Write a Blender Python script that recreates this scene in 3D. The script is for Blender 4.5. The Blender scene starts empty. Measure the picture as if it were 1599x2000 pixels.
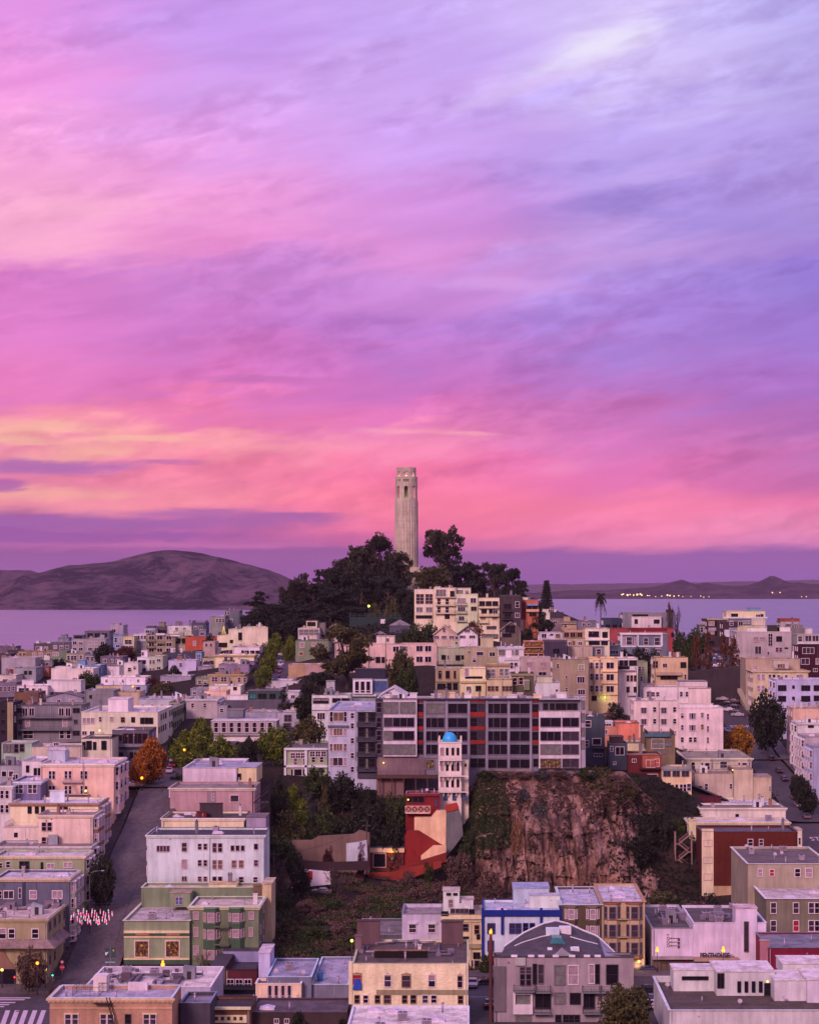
import bpy, bmesh, math, random
from mathutils import Vector, Matrix, noise as mnoise
R = math.radians
C = bpy.context.scene.collection
SC = bpy.context.scene

# ------------------------------------------------------------------ camera
F, HX, HY, CZ = 4000.0, 915.0, 1135.0, 93.0      # focal length and vanishing point in photo pixels, eye height in m
cam = bpy.data.cameras.new('camera'); co = bpy.data.objects.new('camera', cam); C.objects.link(co)
co.location = (0, 0, CZ); co.rotation_euler = (R(90), 0, 0)
cam.sensor_fit = 'HORIZONTAL'; cam.sensor_width = 36; cam.lens = 36 * F / 1599
cam.shift_x = -(HX - 799.5) / 1599; cam.shift_y = (HY - 1000) / 1599
# VP lies below the centre line, so the window is moved up by the same amount
cam.clip_start = 5; cam.clip_end = 90000
SC.camera = co
SC.view_settings.view_transform = 'Standard'; SC.view_settings.look = 'None'
SC.view_settings.exposure = 0; SC.view_settings.gamma = 1; SC.view_settings.use_curve_mapping = False
cy = SC.cycles
cy.use_denoising = True; cy.max_bounces = 5; cy.diffuse_bounces = 3; cy.glossy_bounces = 2; cy.transmission_bounces = 2
cy.volume_bounces = 0; cy.transparent_max_bounces = 6; cy.caustics_reflective = False; cy.caustics_refractive = False
cy.use_adaptive_sampling = True; cy.adaptive_threshold = 0.012

def lin1(c): return c / 12.92 if c <= .04045 else ((c + .055) / 1.055) ** 2.4
def lin(r, g, b): return (lin1(r / 255), lin1(g / 255), lin1(b / 255))
def hexlin(h): return lin(int(h[0:2], 16), int(h[2:4], 16), int(h[4:6], 16))

# ------------------------------------------------------------------ world: dusk sky
class NT:
    """small helper to write node maths"""
    def __init__(s, nt): s.nt = nt
    def n(s, t, **kw):
        o = s.nt.nodes.new(t)
        for k, v in kw.items(): setattr(o, k, v)
        return o
    def set(s, sock, v):
        if isinstance(v, bpy.types.NodeSocket): s.nt.links.new(v, sock)
        elif v is not None: sock.default_value = v
    def m(s, op, a, b=None, c=None, clamp=False):
        o = s.n('ShaderNodeMath', operation=op, use_clamp=clamp)
        s.set(o.inputs[0], a); s.set(o.inputs[1], b); s.set(o.inputs[2], c)
        return o.outputs[0]
    def ss(s, v, lo, hi, tlo=0.0, thi=1.0, kind='SMOOTHSTEP'):
        o = s.n('ShaderNodeMapRange', interpolation_type=kind)
        s.set(o.inputs[0], v); o.inputs[1].default_value = lo; o.inputs[2].default_value = hi
        o.inputs[3].default_value = tlo; o.inputs[4].default_value = thi
        return o.outputs[0]
    def mix(s, f, a, b, blend='MIX'):
        o = s.n('ShaderNodeMix', data_type='RGBA', blend_type=blend); o.clamp_factor = True
        s.set(o.inputs[0], f); s.set(o.inputs[6], a); s.set(o.inputs[7], b)
        return o.outputs[2]
    def noise(s, vec, scale, detail=4, rough=.55, dist=0.0):
        o = s.n('ShaderNodeTexNoise'); s.set(o.inputs['Vector'], vec)
        o.inputs['Scale'].default_value = scale; o.inputs['Detail'].default_value = detail
        o.inputs['Roughness'].default_value = rough; o.inputs['Distortion'].default_value = dist
        return o.outputs[0]
    def comb(s, x, y, z=0.0):
        o = s.n('ShaderNodeCombineXYZ'); s.set(o.inputs[0], x); s.set(o.inputs[1], y); s.set(o.inputs[2], z)
        return o.outputs[0]
    def ramp(s, f, stops, interp='EASE'):
        o = s.n('ShaderNodeValToRGB'); o.color_ramp.interpolation = interp
        e = o.color_ramp.elements
        while len(e) < len(stops): e.new(.5)
        for el, (p, c) in zip(e, stops): el.position = p; el.color = (*c, 1)
        s.set(o.inputs[0], f)
        return o.outputs[0]

W = bpy.data.worlds.new('World'); SC.world = W; W.use_nodes = True
W.node_tree.nodes.clear()
N = NT(W.node_tree)
tc = N.n('ShaderNodeTexCoord')
sep = N.n('ShaderNodeSeparateXYZ'); W.node_tree.links.new(tc.outputs['Generated'], sep.inputs[0])
dx, dy, dz = sep.outputs
az = N.m('ARCTAN2', dx, dy)                        # 0 along the street grid, to the right positive
el = N.m('ARCSINE', dz)
U = N.m('MULTIPLY_ADD', az, F / 1600, HX / 1600)   # about 0..1 across the bearing range of the bay
V = N.m('MULTIPLY_ADD', el, -F, HY)                # elevation in steps of 1/4000 rad, counted down
# wind-drawn warp of the cloud sheet
tilt = N.m('MULTIPLY_ADD', U, 300.0, V)            # streaks climb to the right
wv = N.comb(N.m('MULTIPLY', U, 2.2), N.m('MULTIPLY', tilt, .0065), 3.3)
w1 = N.noise(wv, 1.6, 5, .58)
wv2 = N.comb(N.m('MULTIPLY', U, 5.0), N.m('MULTIPLY', V, .02), 7.7)
w2 = N.noise(wv2, 1.5, 6, .62, .4)
near_h = N.ss(V, 820, 1060, 1, .22)
Vw = N.m('ADD', V, N.m('MULTIPLY', near_h, N.m('ADD', N.m('MULTIPLY_ADD', w1, 260, -130), N.m('MULTIPLY_ADD', w2, 90, -45))))
Uw = N.m('ADD', U, N.m('MULTIPLY_ADD', w1, .36, -.18))
ROWS = [
 (-120, (222,168,240), (205,170,242), (212,190,250), (205,190,250), (185,180,242)),
 (60,  (228,150,230), (200,154,238), (203,172,246), (214,196,250), (188,176,242)),
 (180, (240,152,226), (210,158,236), (206,168,242), (214,196,250), (184,168,234)),
 (280, (250,166,226), (228,162,236), (208,164,242), (194,170,244), (182,160,234)),
 (400, (252,172,216), (244,160,222), (212,146,224), (162,138,218), (172,146,222)),
 (480, (250,172,208), (236,146,212), (220,146,218), (196,158,230), (160,130,214)),
 (560, (222,128,204), (205,130,208), (206,140,218), (188,154,234), (150,124,214)),
 (650, (226,128,204), (208,124,204), (192,126,210), (174,134,220), (160,122,210)),
 (750, (234,128,194), (222,120,194), (208,120,200), (184,120,202), (172,114,200)),
 (815, (252,150,170), (238,126,178), (228,120,188), (202,116,188), (180,110,186)),
 (862, (255,178,166), (255,160,172), (252,144,186), (222,124,194), (192,114,184)),
 (930, (232,132,168), (248,134,166), (252,124,166), (232,118,182), (202,110,174)),
 (985, (246,150,164), (255,146,166), (255,128,160), (255,134,172), (236,122,170)),
 (1030, (158,92,160), (186,98,162), (252,124,160), (255,134,176), (242,140,182)),
 (1062, (180,98,164), (182,96,164), (210,104,160), (244,132,176), (228,132,184)),
 (1084, (142,82,152), (148,82,152), (150,84,152), (146,88,164), (144,90,166)),
 (1140, (150,92,166), (144,84,158), (138,80,154), (138,88,168), (132,90,170)),
]
col = None; pv = None
for r in ROWS:
    rc = N.ramp(Uw, [(p, lin(*c)) for p, c in zip((.0, .25, .5, .75, 1.0), r[1:])])
    if col is None: col = rc
    else: col = N.mix(N.ss(Vw, pv, r[0]), col, rc)
    pv = r[0]
# thin streaks, lighter and darker
st = N.noise(N.comb(N.m('MULTIPLY', U, 3.0), N.m('MULTIPLY', tilt, .010), 1.1), 1.8, 5, .52, .3)
fine = N.noise(N.comb(N.m('MULTIPLY', U, 9.0), N.m('MULTIPLY', tilt, .022), 5.1), 1.7, 5, .55, .3)
mot = N.noise(N.comb(N.m('MULTIPLY', U, 14.0), N.m('MULTIPLY', tilt, .022), 9.1), 1.4, 6, .6, .3)
k = N.m('ADD', N.m('MULTIPLY', N.ss(mot, .34, .68, -.09, .09), N.ss(w1, .42, .58)), N.ss(st, .30, .72, -.065, .065), N.ss(fine, .34, .68, -.045, .045))
k = N.m('MULTIPLY', k, N.ss(V, 1040, 1075, 1, .25))
kk = N.m('ADD', k, 1.0)
col = N.mix(1.0, col, N.comb(kk, N.m('MULTIPLY_ADD', k, 1.35, 1), kk), 'MULTIPLY')
def patch(u, v, ru, rv, c, strength, soft=.75, slope=0):
    """one cloud bank: an ellipse in bearing and elevation with a ragged edge"""
    global col
    a = N.m('DIVIDE', N.m('SUBTRACT', U, u), ru)
    b = N.m('DIVIDE', N.m('SUBTRACT', N.m('MULTIPLY_ADD', w2, 34, N.m('MULTIPLY_ADD', N.m('SUBTRACT', U, u), slope, N.m('SUBTRACT', V, 17))), v), rv)
    d = N.m('SQRT', N.m('ADD', N.m('MULTIPLY', a, a), N.m('MULTIPLY', b, b)))
    d = N.m('MULTIPLY_ADD', N.m('SUBTRACT', fine, .5), 1.1, d)
    col = N.mix(N.m('MULTIPLY', N.ss(d, 1.15, 1.15 - soft), strength), col, (*lin(*c), 1))
patch(.735, 110, .10, 46, (240, 234, 255), .85, 1.2, 520)
patch(.65, 185, .12, 24, (222, 196, 250), .6, 1.1, 420)
patch(.80, 350, .14, 26, (206, 176, 244), .5, 1.1, 300)
patch(.62, 560, .13, 22, (224, 168, 236), .55, 1.1, -60)
patch(.10, 430, .16, 40, (255, 184, 214), .55, 1.1, 120)
patch(.33, 745, .10, 12, (186, 104, 182), .6, .9)
patch(.05, 836, .10, 20, (255, 200, 168), .45, 1.15, -40)
patch(.03, 868, .06, 12, (255, 202, 162), .5, 1.1)
patch(.18, 860, .09, 8, (255, 196, 168), .6, 1.0)
patch(.13, 885, .05, 10, (255, 190, 160), .5, 1.1)
patch(.10, 852, .03, 9, (236, 130, 170), .6, 1.0, 60)
patch(.21, 905, .05, 7, (180, 104, 176), .6, .9)
patch(.37, 1006, .06, 7, (166, 94, 168), .8, .8)
patch(.49, 842, .08, 7, (255, 176, 190), .5, 1.1)
patch(.57, 846, .05, 5, (255, 184, 186), .5, 1.1)
patch(.06, 968, .16, 16, (255, 182, 160), .65, 1.0)
patch(.07, 916, .135, 18, (176, 108, 178), .9, .85)
patch(.00, 955, .045, 15, (176, 100, 172), .85, .5)
patch(.12, 1024, .30, 20, (162, 98, 170), .85, .9)
patch(.24, 1000, .12, 9, (168, 104, 176), .7, .9)
patch(.31, 1012, .12, 13, (168, 98, 168), .8, .8)
patch(.02, 1048, .30, 12, (152, 86, 164), .8, .5)
patch(.25, 1066, .22, 6, (208, 116, 176), .55, .8)
# the parts of the sky the photograph does not show: lilac overhead, rosy towards the west behind
ZEN = (0.66, 0.43, 0.98, 1); WEST = (.62, .27, .46, 1); SIDE = (.24, .12, .25, 1)
col = N.mix(N.ss(N.m('ABSOLUTE', az), .35, 1.0), col, SIDE)
col = N.mix(N.ss(N.m('ABSOLUTE', az), 1.1, 2.3), col, WEST)
col = N.mix(N.ss(el, .33, .85), col, ZEN)
col = N.mix(N.ss(el, -.02, -.12), col, (.10, .06, .10, 1))
bg = N.n('ShaderNodeBackground'); N.set(bg.inputs[0], col); bg.inputs[1].default_value = 1.0
ow = N.n('ShaderNodeOutputWorld'); W.node_tree.links.new(bg.outputs[0], ow.inputs[0])

# the last of the sun, low in the west behind the camera and very soft
sl = bpy.data.lights.new('sun', 'SUN'); sl.energy = 2.9; sl.angle = R(16); sl.color = (1, .53, .60)
so = bpy.data.objects.new('sun', sl); C.objects.link(so)
so.rotation_euler = Vector((.42, 1, -.60)).to_track_quat('-Z', 'Y').to_euler()
# ------------------------------------------------------------------ terrain
def px2w(px, py, Y): return Vector(((px - HX) * Y / F, Y, CZ - (py - HY) * Y / F))
def zat(py, Y): return CZ - (py - HY) * Y / F
def yback(z, py): return (CZ - z) * F / (py - HY)
TX = [-330, -210, -140, -84, -71, -45, -15, 0, 25, 50, 75, 88, 102, 150, 240, 340]
TY = [200, 388, 405, 413, 440, 470, 500, 520, 540, 565, 600, 650, 700, 760, 830, 900, 1000, 1060, 1150, 1280, 1420]
TZ = [
 # -330 -210 -140  -84  -71  -45  -15    0   25   50   75   88  102  150  240  340
 [  12,  12,  12,  12,  12,  12,  12,  12,  12,  12,  12,  12,  12,  12,  12,  12],
 [  13,  13,  13,  14,  14,  14,  14,  14,  13,  13,  13,  13,  13,  13,  13,  13],
 [  13,  13,  13,  14,  14,  14,  14,  14,  13,  13,  13,  13,  13,  13,  13,  13],
 [  15,  15,  15,16.5,16.5,  15,  15,  14,  13,  13,  13,  13,  13,  13,  13,  13],
 [  24,  24,  24,  25,  25,  19,  18,  18,  16,  15,  14,  14,  14,  14,  14,  14],
 [  32,  32,  32,  34,  34,  21,  20,  18,  17,  16,  16,  16,  16,  16,  16,  16],
 [  38,  38,  39,42.5,42.5,  25,  21,  19,  15,  14,  17,  19,  19,  19,  19,  19],
 [  40,  40,  42,43.5,43.5,  37,  37,  39,  40,  32,  22,  22,  22,  22,  22,  22],
 [  40,  40,  43,44.5,44.5,  44,  43,  43,  43,  40,  27,25.5,25.5,  24,  23,  23],
 [  40,  40,  43,  45,  45,  45,  46,  45,  44,  42,  32,  28,  28,  26,  24,  23],
 [  42,  41,  44,  46,  46,  47,  50,  50,  49,  45,  38,31.5,31.5,  29,  27,  25],
 [  44,  43,  46,  49,  49,  54,  57,  56,  55,  50,  44,35.5,35.5,  34,  31,  28],
 [  47,  46,  50,  54.5,54.5, 61,  64,  63,  60,  56,  49,  41,  41,  40,  37,  32],
 [  51,  50,  54,61.5,61.5,  67,  71,  70,  66,  61,  56,  50,  50,  50,  46,  40],
 [  53,  54,  58,  65,  65,  72,  78,  78,  73,  68,  63,  63,  63,  60,  54,  48],
 [  54,  58,  61,  68,  70,  77,  84,  84,  79,  72,  67,  66,  66,  64,  60,  52],
 [  50,  58,  62,  70,  76,  84,  89,  90,  86,  76,  66,  64,  64,  62,  58,  50],
 [  40,  48,  54,  66,  72,  84,  89,  90,  87,  74,  60,  56,  56,  54,  48,  40],
 [  12,  20,  28,  40,  48,  58,  64,  66,  62,  50,  38,  32,  32,  28,  20,  12],
 [   2,   4,   6,  10,  12,  16,  18,  20,  18,  12,   8,   6,   6,   6,   4,   2],
 [  -3,  -3,  -3,  -3,  -3,  -3,  -3,  -3,  -3,  -3,  -3,  -3,  -3,  -3,  -3,  -3],
]
def _seg(T, v):
    if v <= T[0]: return 0, 0.0
    if v >= T[-1]: return len(T) - 2, 1.0
    for i in range(len(T) - 1):
        if v <= T[i + 1]: return i, (v - T[i]) / (T[i + 1] - T[i])
def tz(x, y):
    i, a = _seg(TX, x); j, b = _seg(TY, y)
    b = b * b * (3 - 2 * b) * .35 + b * .65
    return ((TZ[j][i] * (1 - a) + TZ[j][i + 1] * a) * (1 - b) + (TZ[j + 1][i] * (1 - a) + TZ[j + 1][i + 1] * a) * b)
def hit(px, py, y0=300, y1=1200):
    """where the sight line of a photo pixel meets the ground"""
    y = y0
    while y < y1:
        p = px2w(px, py, y)
        if p.z <= tz(p.x, y): return Vector((p.x, y, tz(p.x, y)))
        y += .5
    return px2w(px, py, y1)

# ------------------------------------------------------------------ helpers
def link(o):
    C.objects.link(o); return o
def tag(o, label=None, cat=None, group=None, kind=None):
    if label: o['label'] = label
    if cat: o['category'] = cat
    if group: o['group'] = group
    if kind: o['kind'] = kind
    return o
def empty(name, loc, rz=0.0):
    o = bpy.data.objects.new(name, None); o.location = loc; o.rotation_euler = (0, 0, rz); o.empty_display_size = .5
    return link(o)
class MB:
    """collects boxes, prisms, tubes and quads, then links them as one mesh object"""
    def __init__(s): s.v = []; s.f = []; s.mi = []; s.cur = 0; s.sm = []
    def m(s, i): s.cur = i; return s
    def face(s, idx, smooth=False): s.f.append(idx); s.mi.append(s.cur); s.sm.append(smooth)
    def poly(s, pts):
        b = len(s.v); s.v += [tuple(p) for p in pts]; s.face(tuple(range(b, b + len(pts)))); return s
    def box(s, x0, x1, y0, y1, z0, z1, bottom=True):
        b = len(s.v)
        s.v += [(x0,y0,z0),(x1,y0,z0),(x1,y1,z0),(x0,y1,z0),(x0,y0,z1),(x1,y0,z1),(x1,y1,z1),(x0,y1,z1)]
        for q in ((0,1,5,4),(1,2,6,5),(2,3,7,6),(3,0,4,7),(4,5,6,7)): s.face(tuple(b + i for i in q))
        if bottom: s.face((b+3,b+2,b+1,b))
        return s
    def prism(s, pts, z0, z1):
        """pts counter-clockwise outline in x, y"""
        n = len(pts); b = len(s.v)
        s.v += [(p[0], p[1], z0) for p in pts] + [(p[0], p[1], z1) for p in pts]
        for i in range(n): j = (i + 1) % n; s.face((b+i, b+j, b+n+j, b+n+i))
        s.face(tuple(range(b + n, b + 2 * n))); s.face(tuple(range(b + n - 1, b - 1, -1)))
        return s
    def xprism(s, pts, y0, y1):
        """pts outline in x, z (counter-clockwise seen from -y), pushed along y"""
        n = len(pts); b = len(s.v)
        s.v += [(p[0], y0, p[1]) for p in pts] + [(p[0], y1, p[1]) for p in pts]
        for i in range(n): j = (i + 1) % n; s.face((b+j, b+i, b+n+i, b+n+j))
        s.face(tuple(range(b, b + n))); s.face(tuple(range(b + 2 * n - 1, b + n - 1, -1)))
        return s
    def tube(s, pts, r, n=6, caps=True, smooth=True):
        pts = [Vector(p) for p in pts]; rs = r if isinstance(r, (list, tuple)) else [r] * len(pts)
        b = len(s.v)
        for i, p in enumerate(pts):
            d = (pts[min(i + 1, len(pts) - 1)] - pts[max(i - 1, 0)]).normalized()
            a = d.orthogonal().normalized() if abs(d.z) < .9 else Vector((1, 0, 0)); a = (a - d * a.dot(d)).normalized(); c = d.cross(a)
            for k in range(n):
                t = 2 * math.pi * k / n
                s.v.append(tuple(p + (a * math.cos(t) + c * math.sin(t)) * rs[i]))
        for i in range(len(pts) - 1):
            for k in range(n):
                k2 = (k + 1) % n
                s.face((b+i*n+k, b+i*n+k2, b+(i+1)*n+k2, b+(i+1)*n+k), smooth)
        if caps:
            s.face(tuple(b + k for k in range(n - 1, -1, -1))); s.face(tuple(b + (len(pts)-1)*n + k for k in range(n)))
        return s
    def cyl(s, x, y, z0, z1, r, n=10, r2=None): return s.tube([(x,y,z0),(x,y,z1)], [r, r if r2 is None else r2], n)
    def bar(s, a, b, w, h=None):
        """square-section bar from a to b"""
        return s.tube([a, b], w * .7, 4, True, False)
    def lathe(s, prof, n=24, cx=0, cy=0, smooth=True, a0=0.0):
        b = len(s.v)
        for r, z in prof:
            for k in range(n):
                t = a0 + 2 * math.pi * k / n; s.v.append((cx + r * math.cos(t), cy + r * math.sin(t), z))
        for i in range(len(prof) - 1):
            for k in range(n):
                k2 = (k + 1) % n; s.face((b+i*n+k, b+i*n+k2, b+(i+1)*n+k2, b+(i+1)*n+k), smooth)
        return s
    def mesh(s, name, mats):
        me = bpy.data.meshes.new(name); me.from_pydata(s.v, [], s.f)
        me.polygons.foreach_set('material_index', s.mi); me.polygons.foreach_set('use_smooth', s.sm)
        for m_ in (mats if isinstance(mats, (list, tuple)) else [mats]): me.materials.append(m_)
        me.update(); return me
    def build(s, name, mats, parent=None, loc=(0, 0, 0), rz=0.0):
        o = bpy.data.objects.new(name, s.mesh(name, mats)); o.location = loc; o.rotation_euler = (0, 0, rz); o.parent = parent
        return link(o)
def put(name, me, parent=None, loc=(0, 0, 0), rz=0.0):
    o = bpy.data.objects.new(name, me); o.location = loc; o.rotation_euler = (0, 0, rz); o.parent = parent
    return link(o)

# ------------------------------------------------------------------ materials
MATS = {}
def new_mat(name):
    m = bpy.data.materials.new(name); m.use_nodes = True
    nt = m.node_tree; bs = nt.nodes['Principled BSDF']
    return m, NT(nt), bs
def set_bsdf(bs, **kw):
    for k, v in kw.items(): bs.inputs[k.replace('_', ' ')].default_value = v
def coords(n, scale=(1, 1, 1), kind='Object'):
    t = n.n('ShaderNodeTexCoord'); mp = n.n('ShaderNodeMapping'); n.nt.links.new(t.outputs[kind], mp.inputs[0]); mp.inputs['Scale'].default_value = scale
    return mp.outputs[0]
def bump(n, bs, h, strength=.3, dist=.1):
    b = n.n('ShaderNodeBump'); b.inputs['Strength'].default_value = strength; b.inputs['Distance'].default_value = dist
    n.set(b.inputs['Height'], h); n.nt.links.new(b.outputs[0], bs.inputs['Normal'])
def mul(c, k): return tuple(min(.85, max(.004, x * k)) for x in c)
LF = (1.07, .66, .78); LR = (1.12, .90, 1.28)        # how bright a white wall / a white roof stands in this dusk
def alb(h, L=LF):
    c = [x / l for x, l in zip(hexlin(h), L)]; c[2] = max(c[2], .57 * c[1]); g = sum(c) / 3; q = min(1.08, .55 + .95 * g); return tuple(min(.82, max(.008, (g + (x - g) * 1.04) * q)) for x in c)
def wall_mat(h, kind='plain'):
    key = ('wall', h, kind)
    if key in MATS: return MATS[key]
    m, n, bs = new_mat('wall_' + h); c = alb(h)
    big = n.noise(coords(n, (.22, .22, .16)), 1, 4, .6)
    run = n.noise(coords(n, (1.3, 1.3, .10)), 1, 4, .65)
    fine = n.noise(coords(n), 5.0, 3, .6)
    v = n.m('ADD', n.m('MULTIPLY', big, .5), n.m('ADD', n.m('MULTIPLY', run, .35), n.m('MULTIPLY', fine, .15)))
    cc = n.mix(n.ss(v, .38, .62), (*mul(c, .74), 1), (*mul(c, 1.12), 1))
    grime = n.ss(run, .57, .72, 0, .48)
    cc = n.mix(grime, cc, (*mul((c[0] * .8, c[1] * .8, c[2] * .78), .62), 1))
    if kind == 'brick':
        b = n.n('ShaderNodeTexBrick'); sp = n.n('ShaderNodeSeparateXYZ'); n.nt.links.new(coords(n), sp.inputs[0])
        n.set(b.inputs['Vector'], n.comb(n.m('ADD', sp.outputs[0], sp.outputs[1]), sp.outputs[2]))
        b.inputs['Scale'].default_value = 1; b.inputs['Brick Width'].default_value = .5; b.inputs['Row Height'].default_value = .16; b.inputs['Mortar Size'].default_value = .018
        b.inputs['Color1'].default_value = (.8, .8, .8, 1); b.inputs['Color2'].default_value = (1.15, 1.1, 1.05, 1); b.inputs['Mortar'].default_value = (1.25, 1.3, 1.3, 1)
        cc = n.mix(.8, cc, b.outputs[0], 'MULTIPLY')
    if kind in ('siding', 'plain'):
        sp = n.n('ShaderNodeSeparateXYZ'); n.nt.links.new(coords(n), sp.inputs[0])
        f = n.m('FRACT', n.m('MULTIPLY', sp.outputs[2], 3.2 if kind == 'siding' else 1.0))
        bump(n, bs, n.m('ADD', n.m('MULTIPLY', f, 1 if kind == 'siding' else .12), n.m('MULTIPLY', fine, .5)), .35, .05)
    n.set(bs.inputs['Base Color'], cc); set_bsdf(bs, Roughness=.82)
    bs.inputs['Specular IOR Level'].default_value = .25
    MATS[key] = m; return m
def roof_mat(h):
    key = ('roof', h)
    if key in MATS: return MATS[key]
    m, n, bs = new_mat('roof_' + h); c = alb(h, LR)
    a = n.noise(coords(n, (.35, .35, .35)), 1, 5, .65, .5); b = n.noise(coords(n), 2.2, 4, .7)
    sp = n.n('ShaderNodeSeparateXYZ'); n.nt.links.new(coords(n), sp.inputs[0])
    seam = n.m('LESS_THAN', n.m('FRACT', n.m('MULTIPLY_ADD', b, .06, n.m('MULTIPLY', sp.outputs[0], .42))), .06)
    v = n.m('MULTIPLY_ADD', b, .35, n.m('MULTIPLY', a, .65))
    cc = n.mix(n.ss(v, .36, .64), (*mul(c, .52), 1), (*mul(c, 1.22), 1))
    cc = n.mix(n.m('MULTIPLY', seam, .35), cc, (*mul(c, .5), 1))
    cc = n.mix(n.ss(a, .58, .72, 0, .45), cc, (*mul(c, .45), 1))
    n.set(bs.inputs['Base Color'], cc); set_bsdf(bs, Roughness=.75); bs.inputs['Specular IOR Level'].default_value = .3
    MATS[key] = m; return m
def plain(name, c, rough=.6, metal=0.0, spec=.5, vary=.18, sc=3.0):
    key = ('plain', name)
    if key in MATS: return MATS[key]
    m, n, bs = new_mat(name)
    v = n.noise(coords(n), sc, 4, .6)
    n.set(bs.inputs['Base Color'], n.mix(n.ss(v, .3, .7), (*mul(c, 1 - vary), 1), (*mul(c, 1 + vary), 1)))
    set_bsdf(bs, Roughness=rough, Metallic=metal); bs.inputs['Specular IOR Level'].default_value = spec
    MATS[key] = m; return m
def emit(name, c, s):
    key = ('emit', name)
    if key in MATS: return MATS[key]
    m, n, bs = new_mat(name); bs.inputs['Base Color'].default_value = (*mul(c, .5), 1)
    bs.inputs['Emission Color'].default_value = (*c, 1); bs.inputs['Emission Strength'].default_value = s
    MATS[key] = m; return m
def leaf_mat(name, c, c2=None, vary=.5):
    key = ('leaf', name)
    if key in MATS: return MATS[key]
    m, n, bs = new_mat(name); c2 = c2 or mul(c, 1.8)
    g = n.n('ShaderNodeNewGeometry'); rnd = g.outputs['Random Per Island']
    big = n.noise(coords(n, (1, 1, 1)), 5.0, 2, .5)
    v = n.m('ADD', n.m('MULTIPLY', rnd, .45), n.m('MULTIPLY', n.ss(big, .35, .65), .55))
    n.set(bs.inputs['Base Color'], n.ramp(v, [(0, mul(c, .55)), (.5, c), (1, c2)], 'LINEAR'))
    set_bsdf(bs, Roughness=.7); bs.inputs['Specular IOR Level'].default_value = .2
    MATS[key] = m; return m
M_TRUNK = plain('bark', (.06, .045, .04), .9)
M_DARKMETAL = plain('dark_metal', (.025, .022, .028), .5, .3)
M_METAL = plain('grey_metal', (.22, .22, .25), .4, .6)
M_VENT = plain('galvanised', (.38, .36, .42), .5, .4)
M_WHITE = plain('white_trim', (.68, .64, .66), .6)
M_CONC = plain('concrete', (.30, .27, .27), .9)
M_WOOD = plain('dark_wood', (.06, .035, .035), .85)
M_CREAM = plain('cream_trim', (.66, .55, .42), .7)

# ------------------------------------------------------------------ ground, cliff, water, hills, haze
def ground_mat():
    m, n, bs = new_mat('city_ground')
    a = n.noise(coords(n), .09, 6, .65); b = n.noise(coords(n), .8, 5, .7)
    v = n.m('MULTIPLY_ADD', b, .5, n.m('MULTIPLY', a, .5))
    cc = n.ramp(v, [(.30, (.010, .011, .008)), (.45, (.022, .020, .014)), (.58, (.040, .030, .024)), (.72, (.065, .048, .038))], 'LINEAR')
    n.set(bs.inputs['Base Color'], cc); set_bsdf(bs, Roughness=.95); bump(n, bs, b, .8, .6)
    bs.inputs['Specular IOR Level'].default_value = .1
    return m
def frange(a, b, st):
    out = []
    while a < b - 1e-6: out.append(a); a += st
    return out + [b]
def grid_obj(name, xs, ys, fz, mat, smooth=True, kind='structure'):
    mb = MB(); nx = len(xs)
    for y in ys:
        for x in xs: mb.v.append((x, y, fz(x, y)))
    for j in range(len(ys) - 1):
        for i in range(nx - 1): mb.face((j*nx+i, j*nx+i+1, (j+1)*nx+i+1, (j+1)*nx+i), smooth)
    o = mb.build(name, mat); tag(o, kind=kind); return o
gx = [-4000, -1500, -600, -330] + frange(-250, 250, 4) + [340, 600, 1500, 4000]
gy = [-200, 0, 200, 300] + frange(380, 700, 3) + frange(708, 1160, 8) + [1220, 1280, 1340, 1420]
def gz(x, y):
    z = tz(x, y)
    if y > 425: z += .5 * mnoise.noise(Vector((x * .07, y * .07, 2.0)))
    return z - .35
M_GROUND = ground_mat()
grid_obj('ground', gx, gy, gz, M_GROUND)

def water():
    m, n, bs = new_mat('bay_water')
    a = n.noise(coords(n, (.004, .018, 1), 'Object'), 1, 5, .6); b = n.noise(coords(n, (.03, .12, 1)), 1, 4, .6)
    bump(n, bs, n.m('ADD', a, n.m('MULTIPLY', b, .5)), .30, 6.0)
    n.set(bs.inputs['Base Color'], n.mix(n.ss(a, .35, .65), (.095, .085, .165, 1), (.19, .165, .265, 1)))  # ripple sheen painted as lighter and darker streaks in the colour
    set_bsdf(bs, Roughness=.32); bs.inputs['IOR'].default_value = 1.33
    mb = MB(); xs = [-9000, -2500, -800, 0, 800, 2500, 9000]; ys = [1100, 2500, 5000, 9000, 19500]
    nx = len(xs); mb.v = [(x, y, 0) for y in ys for x in xs]
    for j in range(len(ys) - 1):
        for i in range(nx - 1): mb.face((j*nx+i, j*nx+i+1, (j+1)*nx+i+1, (j+1)*nx+i))
    tag(mb.build('water', m), kind='structure')
water()

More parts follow.
